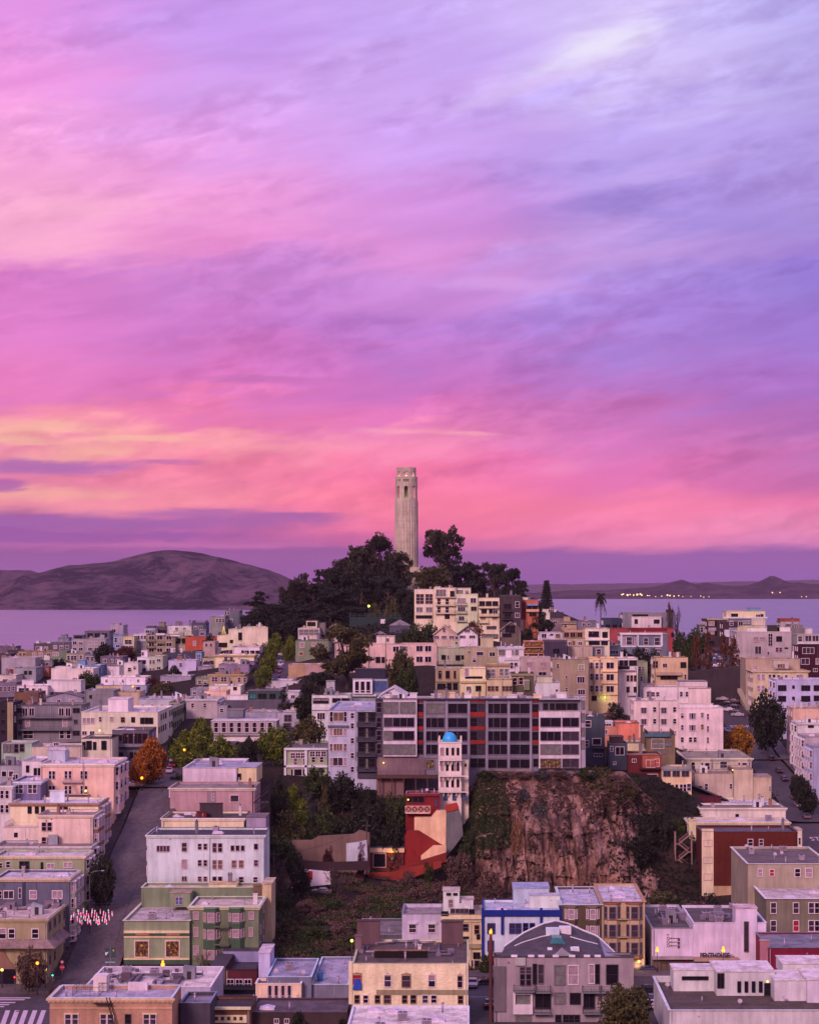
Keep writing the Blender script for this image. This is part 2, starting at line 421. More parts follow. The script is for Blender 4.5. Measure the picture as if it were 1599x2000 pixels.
def far_hills(name, Y, depth, sil, ysh, cols, seed, amp=7.0, freq=.004):
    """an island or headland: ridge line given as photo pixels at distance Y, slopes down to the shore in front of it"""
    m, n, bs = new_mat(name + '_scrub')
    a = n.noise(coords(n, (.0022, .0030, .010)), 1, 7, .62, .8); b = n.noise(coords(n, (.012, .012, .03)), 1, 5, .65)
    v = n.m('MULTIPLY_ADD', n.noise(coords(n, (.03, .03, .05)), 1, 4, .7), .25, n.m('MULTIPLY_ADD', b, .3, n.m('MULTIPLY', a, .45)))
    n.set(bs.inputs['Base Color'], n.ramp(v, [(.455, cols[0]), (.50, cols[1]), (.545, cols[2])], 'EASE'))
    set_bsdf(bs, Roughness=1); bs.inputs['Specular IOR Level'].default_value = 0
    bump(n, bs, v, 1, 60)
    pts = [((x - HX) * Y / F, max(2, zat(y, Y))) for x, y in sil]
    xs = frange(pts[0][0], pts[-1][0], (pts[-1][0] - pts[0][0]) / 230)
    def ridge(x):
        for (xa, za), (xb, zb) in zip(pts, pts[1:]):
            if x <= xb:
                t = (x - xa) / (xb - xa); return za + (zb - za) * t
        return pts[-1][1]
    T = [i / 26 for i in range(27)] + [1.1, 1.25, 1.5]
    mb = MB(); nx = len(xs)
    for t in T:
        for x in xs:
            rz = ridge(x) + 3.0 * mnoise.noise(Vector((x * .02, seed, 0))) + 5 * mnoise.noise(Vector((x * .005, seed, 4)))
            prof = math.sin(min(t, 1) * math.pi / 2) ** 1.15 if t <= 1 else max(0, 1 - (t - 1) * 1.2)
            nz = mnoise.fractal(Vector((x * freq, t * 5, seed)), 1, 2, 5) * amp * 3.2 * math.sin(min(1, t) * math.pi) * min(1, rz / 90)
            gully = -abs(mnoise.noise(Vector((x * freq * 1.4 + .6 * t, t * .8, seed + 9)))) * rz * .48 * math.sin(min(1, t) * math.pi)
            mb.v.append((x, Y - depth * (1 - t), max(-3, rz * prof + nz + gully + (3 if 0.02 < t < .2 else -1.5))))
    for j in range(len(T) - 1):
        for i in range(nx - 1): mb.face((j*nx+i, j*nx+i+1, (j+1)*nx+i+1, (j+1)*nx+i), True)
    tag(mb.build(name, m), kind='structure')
G0, G1, G2 = (.008, .008, .014), (.052, .040, .054), (.105, .070, .080)  # a bluish haze tint is mixed into these slope colours
far_hills('island_hills', 7500, 900, [(-400, 1150), (-140, 1140), (0, 1138), (60, 1124), (100, 1112), (133, 1104), (180, 1100), (220, 1096), (250, 1088), (285, 1079), (318, 1074),
    (345, 1075), (375, 1077), (400, 1081), (430, 1086), (460, 1094), (490, 1103), (520, 1112), (550, 1123), (570, 1132), (600, 1142), (640, 1158), (690, 1180)], 1192, (G0, G1, G2), 1.0)
far_hills('far_left_hills', 11500, 700, [(-300, 1112), (-60, 1113), (20, 1113), (60, 1114), (90, 1122), (130, 1140), (170, 1158)], 1165, ((.03, .02, .03), (.05, .035, .045), (.07, .05, .06)), 4.0)
far_hills('far_shore_hills', 11500, 900, [(880, 1166), (960, 1162), (1020, 1158), (1085, 1155), (1130, 1151), (1180, 1152), (1220, 1151), (1270, 1146), (1305, 1137), (1330, 1131), (1355, 1141), (1380, 1138),
    (1410, 1142), (1440, 1144), (1460, 1142), (1480, 1137), (1505, 1124), (1530, 1135), (1545, 1139), (1560, 1136), (1580, 1140), (1620, 1141), (1800, 1146), (1950, 1160)], 1167, ((.008, .007, .012), (.03, .022, .03), (.06, .042, .045)), 7.0)
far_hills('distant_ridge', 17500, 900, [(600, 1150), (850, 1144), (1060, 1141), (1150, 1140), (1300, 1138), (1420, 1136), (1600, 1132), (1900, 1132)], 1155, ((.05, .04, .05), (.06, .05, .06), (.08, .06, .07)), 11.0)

def haze():
    m = bpy.data.materials.new('haze_air'); m.use_nodes = True; nt = m.node_tree; nt.nodes.clear()
    o = nt.nodes.new('ShaderNodeOutputMaterial'); v = nt.nodes.new('ShaderNodeVolumePrincipled')
    v.inputs['Color'].default_value = (.92, .70, .94, 1); v.inputs['Density'].default_value = HAZE; v.inputs['Anisotropy'].default_value = .1
    nt.links.new(v.outputs[0], o.inputs['Volume'])
    ob = MB().box(-9500, 9500, -400, 20000, -6, 330).build('haze', m); tag(ob, kind='stuff')
HAZE = 2.4e-5
haze()
# ------------------------------------------------------------------ building kit
def glass(name, c, rough=.12, spec=.16):
    key = ('glass', name)
    if key in MATS: return MATS[key]
    m, n, bs = new_mat('glass_' + name)
    v = n.noise(coords(n), .9, 3, .6)
    n.set(bs.inputs['Base Color'], n.mix(n.ss(v, .35, .65), (*mul(c, .8), 1), (*mul(c, 1.2), 1)))
    set_bsdf(bs, Roughness=rough); bs.inputs['Specular IOR Level'].default_value = spec
    MATS[key] = m; return m
def lit_mat():
    m, n, bs = new_mat('lit_window'); v = n.noise(coords(n), 1.9, 3, .6)
    n.set(bs.inputs['Base Color'], (.05, .03, .02, 1))
    n.set(bs.inputs['Emission Color'], n.ramp(v, [(.46, (.012, .006, .004)), (.58, (.22, .10, .02)), (.70, (.9, .5, .14))], 'LINEAR')); bs.inputs['Emission Strength'].default_value = .6
    set_bsdf(bs, Roughness=.2); return m
PANE = {'d': glass('dark', (.012, .010, .016)), 'c': glass('curtain', (.30, .25, .27), .5, .3), 'g': glass('blind', (.15, .17, .15), .35),
        'b': glass('blue', (.06, .11, .24)), 'r': glass('red', (.30, .02, .03), .5), 'o': glass('ochre', (.13, .10, .06), .4), 'l': lit_mat(),
        't': glass('teal', (.05, .20, .22)), 'm': glass('mid', (.042, .036, .048), .2)}
FRM = {'W': M_WHITE, 'K': plain('black_frame', (.02, .018, .022), .5), 'C': M_CREAM, 'G': plain('grey_frame', (.16, .14, .17), .6), 'B': plain('blue_trim', (.03, .06, .30), .6),
       'R': plain('maroon_frame', (.10, .02, .03), .6), 'P': plain('pink_frame', (.52, .40, .42), .7), 'O': plain('tan_frame', (.30, .20, .13), .7)}
WM = {}
def win_mesh(w, h, fr, pn, nx, ny, split):
    w, h = round(w, 1) or .1, round(h, 1) or .1
    k = (w, h, fr, pn, nx, ny, split)
    if k in WM: return WM[k]
    t = min(.14, .1 * min(w, h) + .03); p = .17; f = MB()
    x, z = w / 2, h / 2
    f.box(-x - t, -x, -p, .06, -z - t, z + t).box(x, x + t, -p, .06, -z - t, z + t)
    f.box(-x, x, -p, .06, z, z + t).box(-x, x, -p - .06, .06, -z - t, -z)
    for i in range(1, nx): xx = -x + w * i / nx; f.box(xx - t * .35, xx + t * .35, -p + .02, .06, -z, z)
    for j in range(1, ny): zz = -z + h * j / ny; f.box(-x, x, -p + .025, .06, zz - t * .3, zz + t * .3)
    g = f if not split else MB()
    if pn in 'h':
        g.m(1); g.poly([(-x, -.035, 0), (x, -.035, 0), (x, -.035, z), (-x, -.035, z)]); g.m(2); g.poly([(-x, -.035, -z), (x, -.035, -z), (x, -.035, 0), (-x, -.035, 0)])
        mats = [FRM[fr], PANE['c'], PANE['d']]
    elif pn in 'v':      # curtains drawn to both sides
        a = x * .45; g.m(1)
        for s in (-1, 1): g.poly([(min(s * x, s * (x - a)), -.035, -z), (max(s * x, s * (x - a)), -.035, -z), (max(s * x, s * (x - a)), -.035, z), (min(s * x, s * (x - a)), -.035, z)])
        g.m(2); g.poly([(-x + a, -.035, -z), (x - a, -.035, -z), (x - a, -.035, z), (-x + a, -.035, z)]); mats = [FRM[fr], PANE['c'], PANE['d']]
    else:
        g.m(1); g.poly([(-x, -.035, -z), (x, -.035, -z), (x, -.035, z), (-x, -.035, z)]); mats = [FRM[fr], PANE[pn]]
    if split: r = (f.mesh('window', FRM[fr]), g.mesh('pane', mats))
    else: r = (f.mesh('window', mats), None)
    WM[k] = r; return r
def add_win(par, w, h, loc, rz=0.0, style='Wx', rng=random, split=False, name='window'):
    fr, pn = style[0], style[1]
    if pn == 'x': pn = rng.choice('ddddddmmhhvcg')
    nx = int(style[2]) if len(style) > 2 else (3 if w / h > 1.5 else 2 if w / h > .95 else 1)
    ny = int(style[3]) if len(style) > 3 else (2 if h / w > 1.15 else 1)
    a, b = win_mesh(w, h, fr, pn, nx, ny, split)
    o = put(name, a, par, loc, rz)
    if b: put('pane', b, o)
    return o
def add_bay(par, loc, rz, w, d, z0, z1, mat, rows, h, style, rng, trim=None, wide=.5, split=False):
    """a bay that swells out of a wall: par-local loc, looking along -y turned by rz; rows are window centre heights"""
    cw = w * (1 - wide) / 2; pts = [(-w/2, .3), (-w/2, 0), (-w/2 + cw, -d), (w/2 - cw, -d), (w/2, 0), (w/2, .3)]
    mb = MB(); mb.prism(pts, z0, z1)
    if trim:
        e = .18; pe = [(-w/2 - e, .3), (-w/2 - e, -.02), (-w/2 + cw - e*.5, -d - e), (w/2 - cw + e*.5, -d - e), (w/2 + e, -.02), (w/2 + e, .3)]
        mb.m(1)
        for zz in [z1 - .22, z0 - .1]: mb.prism(pe, zz, zz + .25)
        for r in rows: mb.prism([(x * 1.02, y * 1.06 if y < 0 else y) for x, y in pts], r - h/2 - .42, r - h/2 - .25)
    o = mb.build('bay_window', [mat, trim or mat], par, loc, rz)
    ang = math.atan2(d, cw)
    for r in rows:
        add_win(o, (w - 2 * cw) * .72, h, (0, -d, r), 0, style, rng, split)
        L = math.hypot(cw, d)
        for s in (-1, 1): add_win(o, L * .52, h, (s * (w/2 - cw/2), -d/2, r), s * ang, style[:2] + '1' + (style[3] if len(style) > 3 else '2'), rng, split)
    return o
M_RAIL = plain('railing', (.05, .045, .055), .5, .2); M_WRAIL = plain('white_railing', (.55, .5, .52), .6)
def railing(par, segs, h=1.0, mat=None, step=.35, name='railing', solid=False):
    mb = MB()
    for a, b in segs:
        a, b = Vector(a), Vector(b); n = max(1, int((b - a).length / step)); up = Vector((0, 0, h))
        if solid:
            dd = (b - a).normalized(); nn = Vector((-dd.y, dd.x, 0)) * .06
            mb.prism([tuple((a - nn)[:2]), tuple((b - nn)[:2]), tuple((b + nn)[:2]), tuple((a + nn)[:2])], a.z, a.z + h); continue
        mb.bar(a + up, b + up, .06).bar(a + Vector((0, 0, .12)), b + Vector((0, 0, .12)), .035).bar(a + up * .55, b + up * .55, .025)
        for i in range(n + 1):
            p = a + (b - a) * (i / n); mb.bar(p, p + up, .05 if i % 4 == 0 else .02)
    return mb.build(name, mat or M_RAIL, par)
def balcony(par, x0, x1, z, d=1.3, mat=None, rail=None, rz=0.0, loc=(0, 0, 0), solid=False):
    sl = MB().box(x0, x1, -d, .05, z - .2, z).build('balcony', mat or M_CONC, par, loc, rz)
    i = .07
    railing(sl, [((x0+i, -.0, z), (x0+i, -d+i, z)), ((x0+i, -d+i, z), (x1-i, -d+i, z)), ((x1-i, -d+i, z), (x1-i, -.0, z))], 1.0, rail, solid=solid)
    return sl
_cl = {}
def clut_mesh(kind, v):
    k = (kind, v)
    if k in _cl: return _cl[k]
    mb = MB(); rg = random.Random(v + len(kind))
    if kind == 'vent_pipe':
        h = .5 + .35 * v; r = .09 + .03 * v; mb.cyl(0, 0, -.1, h, r, 8); mb.cyl(0, 0, h, h + .18, r * 1.8, 8, r * .5); m = [M_VENT]
    elif kind == 'skylight':
        w, d = .7 + .2 * v, .9 + .15 * v; mb.box(-w, w, -d, d, -.1, .28); mb.m(1)
        mb.poly([(-w*.9, -d*.9, .3), (w*.9, -d*.9, .3), (0, -d*.7, .62)]).poly([(w*.9, d*.9, .3), (-w*.9, d*.9, .3), (0, d*.7, .62)])
        mb.poly([(-w*.9, -d*.9, .3), (0, -d*.7, .62), (0, d*.7, .62), (-w*.9, d*.9, .3)]).poly([(w*.9, d*.9, .3), (0, d*.7, .62), (0, -d*.7, .62), (w*.9, -d*.9, .3)])
        m = [M_WHITE, plain('skylight_acrylic', (.55, .52, .62), .3)]
    elif kind == 'chimney':
        h = 1.3 + .4 * v; mb.box(-.45, .45, -.3, .3, -.2, h).box(-.53, .53, -.38, .38, h, h + .15); mb.m(1)
        for x in (-.22, .22): mb.cyl(x, 0, h + .15, h + .5, .12, 8)
        m = [wall_mat(['b58a8c', 'a86a60', 'cfa9b4', '8a7080'][v % 4], 'brick'), M_DARKMETAL]
    elif kind == 'roof_hatch':
        mb.xprism([(-1.1, -.1), (1.1, -.1), (1.1, 1.2 + .3 * v), (-1.1, 2.1 + .1 * v)], -1.0, 1.0); mb.m(1).box(-.4, .4, -1.03, -1.0, 0, 1.5); m = [wall_mat(['cdb0c0', 'a890a0', 'd8b8b8', '907888'][v % 4]), M_DARKMETAL]
    elif kind == 'air_unit':
        mb.box(-.8, .8, -.6, .6, .15, 1.2).box(-.85, .85, -.65, .65, 1.2, 1.28); mb.m(1)
        mb.cyl(-.35, 0, 1.28, 1.36, .3, 12).cyl(.38, 0, 1.28, 1.36, .3, 12)
        for x in (-.7, .7): mb.box(x - .06, x + .06, -.5, .5, -.1, .15)
        for i in range(5): mb.box(-.7, .7, -.63, -.6, .3 + .17 * i, .36 + .17 * i)
        m = [M_VENT, M_DARKMETAL]
    elif kind == 'satellite_dish':
        mb.cyl(0, 0, -.1, .7, .04, 6)
        prof = [(.02, 0), (.2, .03), (.36, .10), (.42, .15)]; b = len(mb.v); n = 12
        mt = Matrix.Translation((0, -.1, .85)) @ Matrix.Rotation(R(60), 4, 'X') @ Matrix.Rotation(R(25 * (v - 1)), 4, 'Z')
        for r, z in prof:
            for q in range(n): mb.v.append(tuple(mt @ Vector((r * math.cos(6.283 * q / n), r * math.sin(6.283 * q / n), z))))
        for i in range(3):
            for q in range(n): q2 = (q + 1) % n; mb.face((b+i*n+q, b+i*n+q2, b+(i+1)*n+q2, b+(i+1)*n+q), True)
        mb.tube([mt @ Vector((0, -.4, .13)), mt @ Vector((0, 0, .42))], .02, 4); m = [plain('dish_paint', (.42, .38, .42), .5)]
    elif kind == 'duct':
        L = 2.5 + v; mb.box(-L, L, -.3, .3, .25, .8).box(L - .5, L + .1, -.3, 1.6, .25, .8).box(-L - .1, -L + .5, -.35, .35, -.1, 1.3)
        for i in range(5): mb.box(-L + L * .45 * i, -L + L * .45 * i + .06, -.33, .33, .22, .83)
        for i in range(3): mb.box(-L + .6 + L * .8 * i, -L + .7 + L * .8 * i, -.2, .2, -.1, .25)
        m = [M_VENT]
    _cl[k] = mb.mesh(kind, m); return _cl[k]
def clutter(root, x0, x1, y0, y1, z, n, rng, kinds=None):
    kinds = kinds or ['vent_pipe'] * 7 + ['skylight'] * 2 + ['chimney'] * 2 + ['roof_hatch', 'air_unit', 'satellite_dish', 'vent_pipe', 'vent_pipe']
    w, d = x1 - x0, y1 - y0; spots = []
    if w < 2.5 or d < 2.5: return
    for _ in range(n):
        for _t in range(12):
            kd = rng.choice(kinds); mar = 1.6 if kd in ('roof_hatch', 'skylight', 'air_unit', 'duct') else .8
            if kd == 'duct' and w < 9: kd = 'vent_pipe'; mar = .8
            if kd == 'duct': mar = 4.6
            if w < 2 * mar or d < 2 * mar: continue
            p = (rng.uniform(x0 + mar, x1 - mar), rng.uniform(y0 + mar * .8, y1 - mar * .8))
            if all((p[0]-q[0])**2 + (p[1]-q[1])**2 > (mar + q[2])**2 for q in spots):
                spots.append((*p, mar)); put(kd, clut_mesh(kd, rng.randrange(4)), root, (*p, z), rng.choice([0, 0, 1.57])); break
USED = set(); BLDS = []
def bld(label, Y, x0, x1, yt, yv, dep, wall, roof='b8a0c4', wins='', name='house', cat=None, **o):
    rng = random.Random(label)
    X0, X1 = (x0 - HX) * Y / F, (x1 - HX) * Y / F; zt = zat(yt, Y); w = X1 - X0; m = Y / F
    D = dep if dep < 200 else max(3.0, yback(zt, dep) - Y) if dep > HY + 2 else 14.0
    zb = min(tz(X0, Y), tz(X1, Y), tz(X0, Y + D), tz(X1, Y + D)) - 1.2
    zb = min(zb, zt - 3.0)
    root = empty(name, (X0, Y, zb)); cat = cat or {'house': 'house', 'apartment_building': 'apartment building', 'shop_building': 'building'}.get(name, name.replace('_', ' '))
    tag(root, label, cat, o.get('group')); H = zt - zb; wm = wall_mat(wall, o.get('wk', 'plain')); rm = roof_mat(roof)
    BLDS.append((root, X0, X1, Y, Y + D, zt))
    gable = o.get('gable', 0) * m
    par = o.get('par', .45); t = .22
    mb = MB()
    if gable:
        mb.xprism([(0, 0), (w, 0), (w, H), (w / 2, H + gable), (0, H)], 0, D); mb.build('wall', wm, root)
        e = .45; s = gable / (w / 2); th = .18
        rb = MB()
        for sg in (0, 1):
            xe = -e if sg == 0 else w + e; ze = H - e * s
            pts = [(xe, ze), (w / 2, H + gable), (w / 2, H + gable + th), (xe, ze + th)]
            if sg == 0: pts = [pts[0], pts[1], pts[2], pts[3]]
            else: pts = [pts[1], pts[0], pts[3], pts[2]]
            rb.xprism(pts, -.5, D + .3)
        ro = rb.build('roof', rm, root, (0, 0, .02))
        if o.get('barge'):
            bb = MB()
            for sg in (0, 1):
                xe = -e if sg == 0 else w + e
                bb.bar((xe, -.56, H - e * s), (w / 2, -.56, H + gable), .28)
            bb.build('bargeboard', FRM[o['barge']], root)
    else:
        mb.face((0, 1, 5, 4)) if False else None
        mb.v = [(0,0,0),(w,0,0),(w,D,0),(0,D,0),(0,0,H),(w,0,H),(w,D,H),(0,D,H),(t,t,H),(w-t,t,H),(w-t,D-t,H),(t,D-t,H),(t,t,H-par),(w-t,t,H-par),(w-t,D-t,H-par),(t,D-t,H-par)]
        for q in ((0,1,5,4),(1,2,6,5),(2,3,7,6),(3,0,4,7),(4,5,9,8),(5,6,10,9),(6,7,11,10),(7,4,8,11),(8,9,13,12),(9,10,14,13),(10,11,15,14),(11,8,12,15)): mb.face(q)
        mb.build('wall', wm, root)
        ro = MB().poly([(t-.01,t-.01,H-par+.003),(w-t+.01,t-.01,H-par+.003),(w-t+.01,D-t+.01,H-par+.003),(t-.01,D-t+.01,H-par+.003)])
        e = o.get('eave', .12)
        ro.m(1 if o.get('cap') else 0)       # metal coping on the parapet
        for bx in ((-e, w + e, -e, t + .02), (-e, w + e, D - t - .02, D + e), (-e, t + .02, t + .02, D - t - .02), (w - t - .02, w + e, t + .02, D - t - .02)): ro.box(*bx, H + .003, H + .09)
        ro = ro.build('roof', [rm, wall_mat(o.get('cap', wall))], root)
        if o.get('cor'):
            cm = wall_mat(o['cor']); cb = MB(); p = o.get('corp', .45)
            segs = [(-p, w + p, -p, -.003)]; sd = o.get('sd') or ('R' if (x0 + x1) / 2 < HX else 'L')
            cb.box(-p, w + p, -p, -.003, H - .35, H - .02).box(-p * .5, w + p * .5, -p * .5, -.003, H - .7, H - .36)
            xs = (w + .003, w + p) if sd == 'R' else (-p, -.003)
            cb.box(xs[0], xs[1], -.0, D, H - .35, H - .02)
            if o.get('dent', 1):
                q = 0.0
                while q < w: cb.box(q, q + .22, -p * .85, -p * .5 - .003, H - .62, H - .353); q += .75
                q = .4
                while q < D: cb.box(*( (w + .003, w + p * .6) if sd == 'R' else (-p * .6, -.003)), q, q + .22, H - .62, H - .353); q += .75
            cb.build('cornice', cm, root)
    split = Y < 440
    zw = lambda py: zat(py, Y) - zb
    xw = lambda px: (px - HX) * m - X0
    for spec in [s for s in wins.split('|') if s]:
        if spec[0] == 'A':
            a = spec.split(); nx, ny, ww, hh = int(a[1]), int(a[2]), float(a[3]), float(a[4]); stl = a[5] if len(a) > 5 else 'Wx'
            for j in range(ny):
                for i in range(nx):
                    cx = x0 + (x1 - x0) * (i + .5) / nx; cyy = yt + (yv - yt) * (j + .5) / ny + .08 * (yv - yt) / ny
                    add_win(root, ww * m, hh * m, (xw(cx), 0, zw(cyy)), 0, stl, rng, split)
        else:
            a = spec.split(';'); ww, hh = [float(q) for q in a[2].split(',')]; stl = a[3] if len(a) > 3 else 'Wx'
            for px in a[0].split(','):
                for py in a[1].split(','): add_win(root, ww * m, hh * m, (xw(float(px)), 0, zw(float(py))), 0, stl, rng, split)
    sd = o.get('sd') or ('R' if (x0 + x1) / 2 < HX else 'L')
    if sd in 'RL':
        ox, rz, sg = (w, R(90), 1) if sd == 'R' else (0, R(-90), -1)
        gside = min(tz(X1 if sd == 'R' else X0, Y), tz(X1 if sd == 'R' else X0, Y + D)) - zb
        fl = o.get('fl', 3.3); rows = [H - 1.9 - k * fl for k in range(o.get('rows', 5)) if H - 1.9 - k * fl > gside + 1.0 and H - 1.9 - k * fl > 1]
        nb = o.get('sb', 0)
        if nb:
            bm = wall_mat(o.get('sbc', wall)); hb = max(rows[-1] - 1.7, gside + 2.6) if rows else 0
            rws = [r for r in rows if r > hb]
            for i in range(nb):
                yy = D * (i + .5) / nb
                if rws: add_bay(root, (ox, yy, 0), rz, min(3.4, D / nb * .72), .95, hb, H - .75, bm, rws, 1.8, o.get('ss', 'Wx'), rng, wall_mat(o.get('sbt', 'e8c8cc')), .5, Y < 440)
                for r in rows:
                    if r <= hb: add_win(root, 1.2, 1.9, (ox, yy, r), rz, o.get('ss', 'Wx'), rng, Y < 440)
        else:
            ns = o.get('sn', max(1, int(D / 4.2))) if abs((X0 if sd == 'L' else X1)) > 6 or o.get('sn') else 0
            for i in range(ns):
                for r in rows[:4]:
                    if rng.random() < .82: add_win(root, rng.choice([.9, 1.1, 1.5]), 1.5, (ox, D * (i + .5) / ns, r), rz, o.get('ss', 'Wx'), rng, Y < 440)
    for b in o.get('bays', []):          # bays on the face towards us: x0, x1, top, bottom, window rows, window height px, style
        z1, z0 = zw(b[2]), zw(b[3]); rows = [zw(q) for q in b[4]]
        add_bay(root, (xw((b[0] + b[1]) / 2), 0, 0), 0, (b[1] - b[0]) * m, o.get('bd', 1.0), z0, z1, wall_mat(b[7] if len(b) > 7 else wall), rows, b[5] * m, b[6], rng, wall_mat(o.get('bt', 'e0b8a0')), .5, split)
    for b in o.get('bal', []): balcony(root, xw(b[0]), xw(b[1]), zw(b[2]), b[3] if len(b) > 3 else 1.3, wall_mat(o.get('balc', wall)), o.get('rail'), solid=o.get('balsolid', False))
    for b in o.get('boxes', []):         # volumes on the roof or stepping out: part name, x0, x1, top y, bottom y, how far behind the front, depth, wall, roof, windows
        nm, a0, a1, bt, bb, off, dd, wc, rc = b[:9]; Yb = Y + off; mm = Yb / F
        bx0, bx1 = (a0 - HX) * mm - X0, (a1 - HX) * mm - X0; z1, z0 = zat(bt, Yb) - zb, zat(bb, Yb) - zb
        if off > .6 and z1 > H and bx0 > -1 and bx1 < w + 1: z0 = min(z0, H - par - .05)
        q = MB().box(0, bx1 - bx0, 0, dd, z0, z1).m(1).box(-.15, bx1 - bx0 + .15, -.15, dd + .15, z1 + .003, z1 + .16)
        p = q.build(nm, [wall_mat(wc), roof_mat(rc)], root, (bx0, off, 0))
        if len(b) > 9:
            for spec in b[9].split('|'):
                a = spec.split(';'); ww, hh = [float(v) for v in a[2].split(',')]
                for px in a[0].split(','):
                    for py in a[1].split(','): add_win(p, ww * mm, hh * mm, ((float(px) - HX) * mm - X0 - bx0, 0, zat(float(py), Yb) - zb), 0, a[3] if len(a) > 3 else 'Wx', rng)
    for b in o.get('slabs', []):         # bands, sills, panels on the front: name, x0, x1, top, bottom, proud m, colour
        MB().box(xw(b[1]), xw(b[2]), -b[5], .05, zw(b[4]), zw(b[3])).build(b[0], wall_mat(b[6]), root)
    if o.get('deck'):                    # a railing round the roof
        i = .35; railing(root, [((i, i, H + .09), (w - i, i, H + .09)), ((i, i, H + .09), (i, D - i, H + .09)), ((w - i, i, H + .09), (w - i, D - i, H + .09))], 1.0, o.get('rail'))
    if w > 6 and rng.random() < .65:     # a rain pipe down the front and a vent cowl or two
        xx = rng.choice([.35, w - .35, w * .5 + .9]); dp = MB().tube([(xx, -.12, H - .15), (xx, -.12, max(.2, H - 13))], .07, 6)
        for _ in range(rng.randrange(3)): vx, vz = rng.uniform(1, w - 1), H - rng.uniform(.8, 1.6); dp.box(vx - .14, vx + .14, -.14, .02, vz - .12, vz + .12)
        dp.build('rain_pipe', wall_mat(rng.choice([wall, 'a890a0', '706070'])), root)
    n = o.get('clut', max(1, min(14, int(w * D / 21))))
    if n and not gable: clutter(root, .4, w - .4, .4, D - .4, H - par, n, rng, o.get('ck'))
    elif gable and n: put('chimney', clut_mesh('chimney', rng.randrange(4)), root, (w * .72, D * .6, H + gable * .35))
    return root, (lambda px, py, dy=0.0: Vector(((px - HX) * (Y + dy) / F - X0, dy, zat(py, Y + dy) - zb))), (w, D, H)
# ------------------------------------------------------------------ the houses, far left to near (positions read off the photograph, Y = distance in m)
B = bld; AP = 'apartment_building'
# skyline and far left slope
B('grey house with a tall slanted roof box standing highest on the left skyline', 960, 215, 241, 1221, 1250, 12, 'b08ca6', 'c8b0cc', '222;1232;8,6;Wd|233;1242;6,6;Wx', boxes=[('roof_box', 215, 233, 1218, 1224, 3, 6, 'a88aa0', 'b8a0b8')])
B('glassy dark penthouse house below the tall slanted roof box on the skyline', 945, 165, 214, 1233, 1262, 12, '7c687e', '9a88a0', '176,190,204;1241;10,9;Gd|170,185,200;1255;8,7;Wx', clut=2)
B('mauve house with two rows of windows under the glassy penthouse', 915, 140, 206, 1248, 1285, 12, 'a88c98', 'b49cb4', '146,158,176,188,200;1256,1268;7,6;Wx', boxes=[('roof_room', 143, 163, 1241, 1249, 3, 6, '6e6078', '8a7890', '153;1245;14,5;Kd')])
B('low dark roofed house at the foot of the left edge by the bay', 950, -8, 30, 1263, 1290, 12, '80607a', '8a7890', 'A 4 1 5 5 Wx')
B('dark brown flat roofed house with white chimneys at the waterside', 940, 66, 103, 1257, 1285, 13, '6a5062', '9c8aa2', '74,90;1267;7,7;Wx', boxes=[('stair_bulkhead', 70, 76, 1252, 1258, 3, 3, 'd0b4c8', 'd0b4c8'), ('stair_bulkhead', 92, 98, 1254, 1258, 3, 3, 'd0b4c8', 'd0b4c8')])
B('low plum house with a pale parapet beside the small grey tower house', 935, 101, 139, 1254, 1285, 12, '705a70', 'a894ae', '108,120,131;1264;6,6;Wx', cap='c8a8bc')
B('small grey tower house with a pointed cap near the waterside', 955, 113, 134, 1246, 1270, 8, '8a7a92', '80708a', '123;1256;8,7;Wx', boxes=[('roof_turret', 119, 130, 1241, 1247, 1, 4, '9a8aa2', '80708a')])
B('maroon house with a smoking chimney at the left edge', 930, 15, 37, 1270, 1292, 10, '5c3a48', '8a7890', '22,31;1280;6,5;Wx')
B('long ochre house with two cream lit windows', 880, 35, 104, 1272, 1292, 12, 'a07868', '96848c', '40,47;1279;5,7;Cl11|67,80;1279;7,7;Wc|95;1279;6,6;Wd', clut=5)
B('pale olive house with a white sash window next to the long ochre house', 872, 102, 130, 1272, 1300, 12, '84846e', '96848c', '109;1278;11,7;Wc|120;1290;6,7;Wd')
B('tan house with three small dark windows beside a dark tree', 862, 129, 166, 1276, 1304, 12, 'a68a80', '8c7a86', '134,141,147;1285;5,8;Wd|158;1284;6,7;Wx')
B('dim lilac row house hidden half behind the dark autumn trees', 856, 164, 186, 1278, 1302, 12, '8a7488', '9c88a0', '171,180;1287;6,8;Wx')
B('yellow house with dark windows behind the dark autumn trees', 900, 240, 262, 1243, 1272, 12, 'c8a85c', 'c0aca0', '247,254;1254;6,8;Wd|246,256;1265;8,6;Wd')
B('narrow blue grey house next to the yellow house', 905, 221, 241, 1240, 1268, 12, '8886b0', '9a90b4', '226,235;1250;5,9;Wx|230;1262;7,5;Wx')
B('pink white house with four small windows above grey siding', 907, 261, 287, 1238, 1275, 12, 'c8a8ba', 'c8b4d0', '265,271,277,283;1245;4,6;Wd|268,280;1263;7,6;Wx', slabs=[('siding_panel', 260, 286, 1252, 1276, .06, '8e7c90')])
B('brown apartment house with white rounded canopies and stacked balconies', 890, 285, 342, 1240, 1276, 13, 'a8866e', '94868e', '296,312,330;1246,1259,1270;10,7;Wd', AP, bal=[(286, 304, 1252), (286, 304, 1265), (308, 322, 1257)], slabs=[('canopy', 305, 322, 1237, 1241, .8, 'e6d2dc'), ('canopy', 333, 351, 1240, 1243, .8, 'e6d2dc')])
B('tan house with an open dark loggia beside the rounded canopies', 893, 341, 366, 1243, 1276, 12, 'a88a68', '9a8890', '348,360;1252;8,9;Kd|354;1266;12,6;Wx')
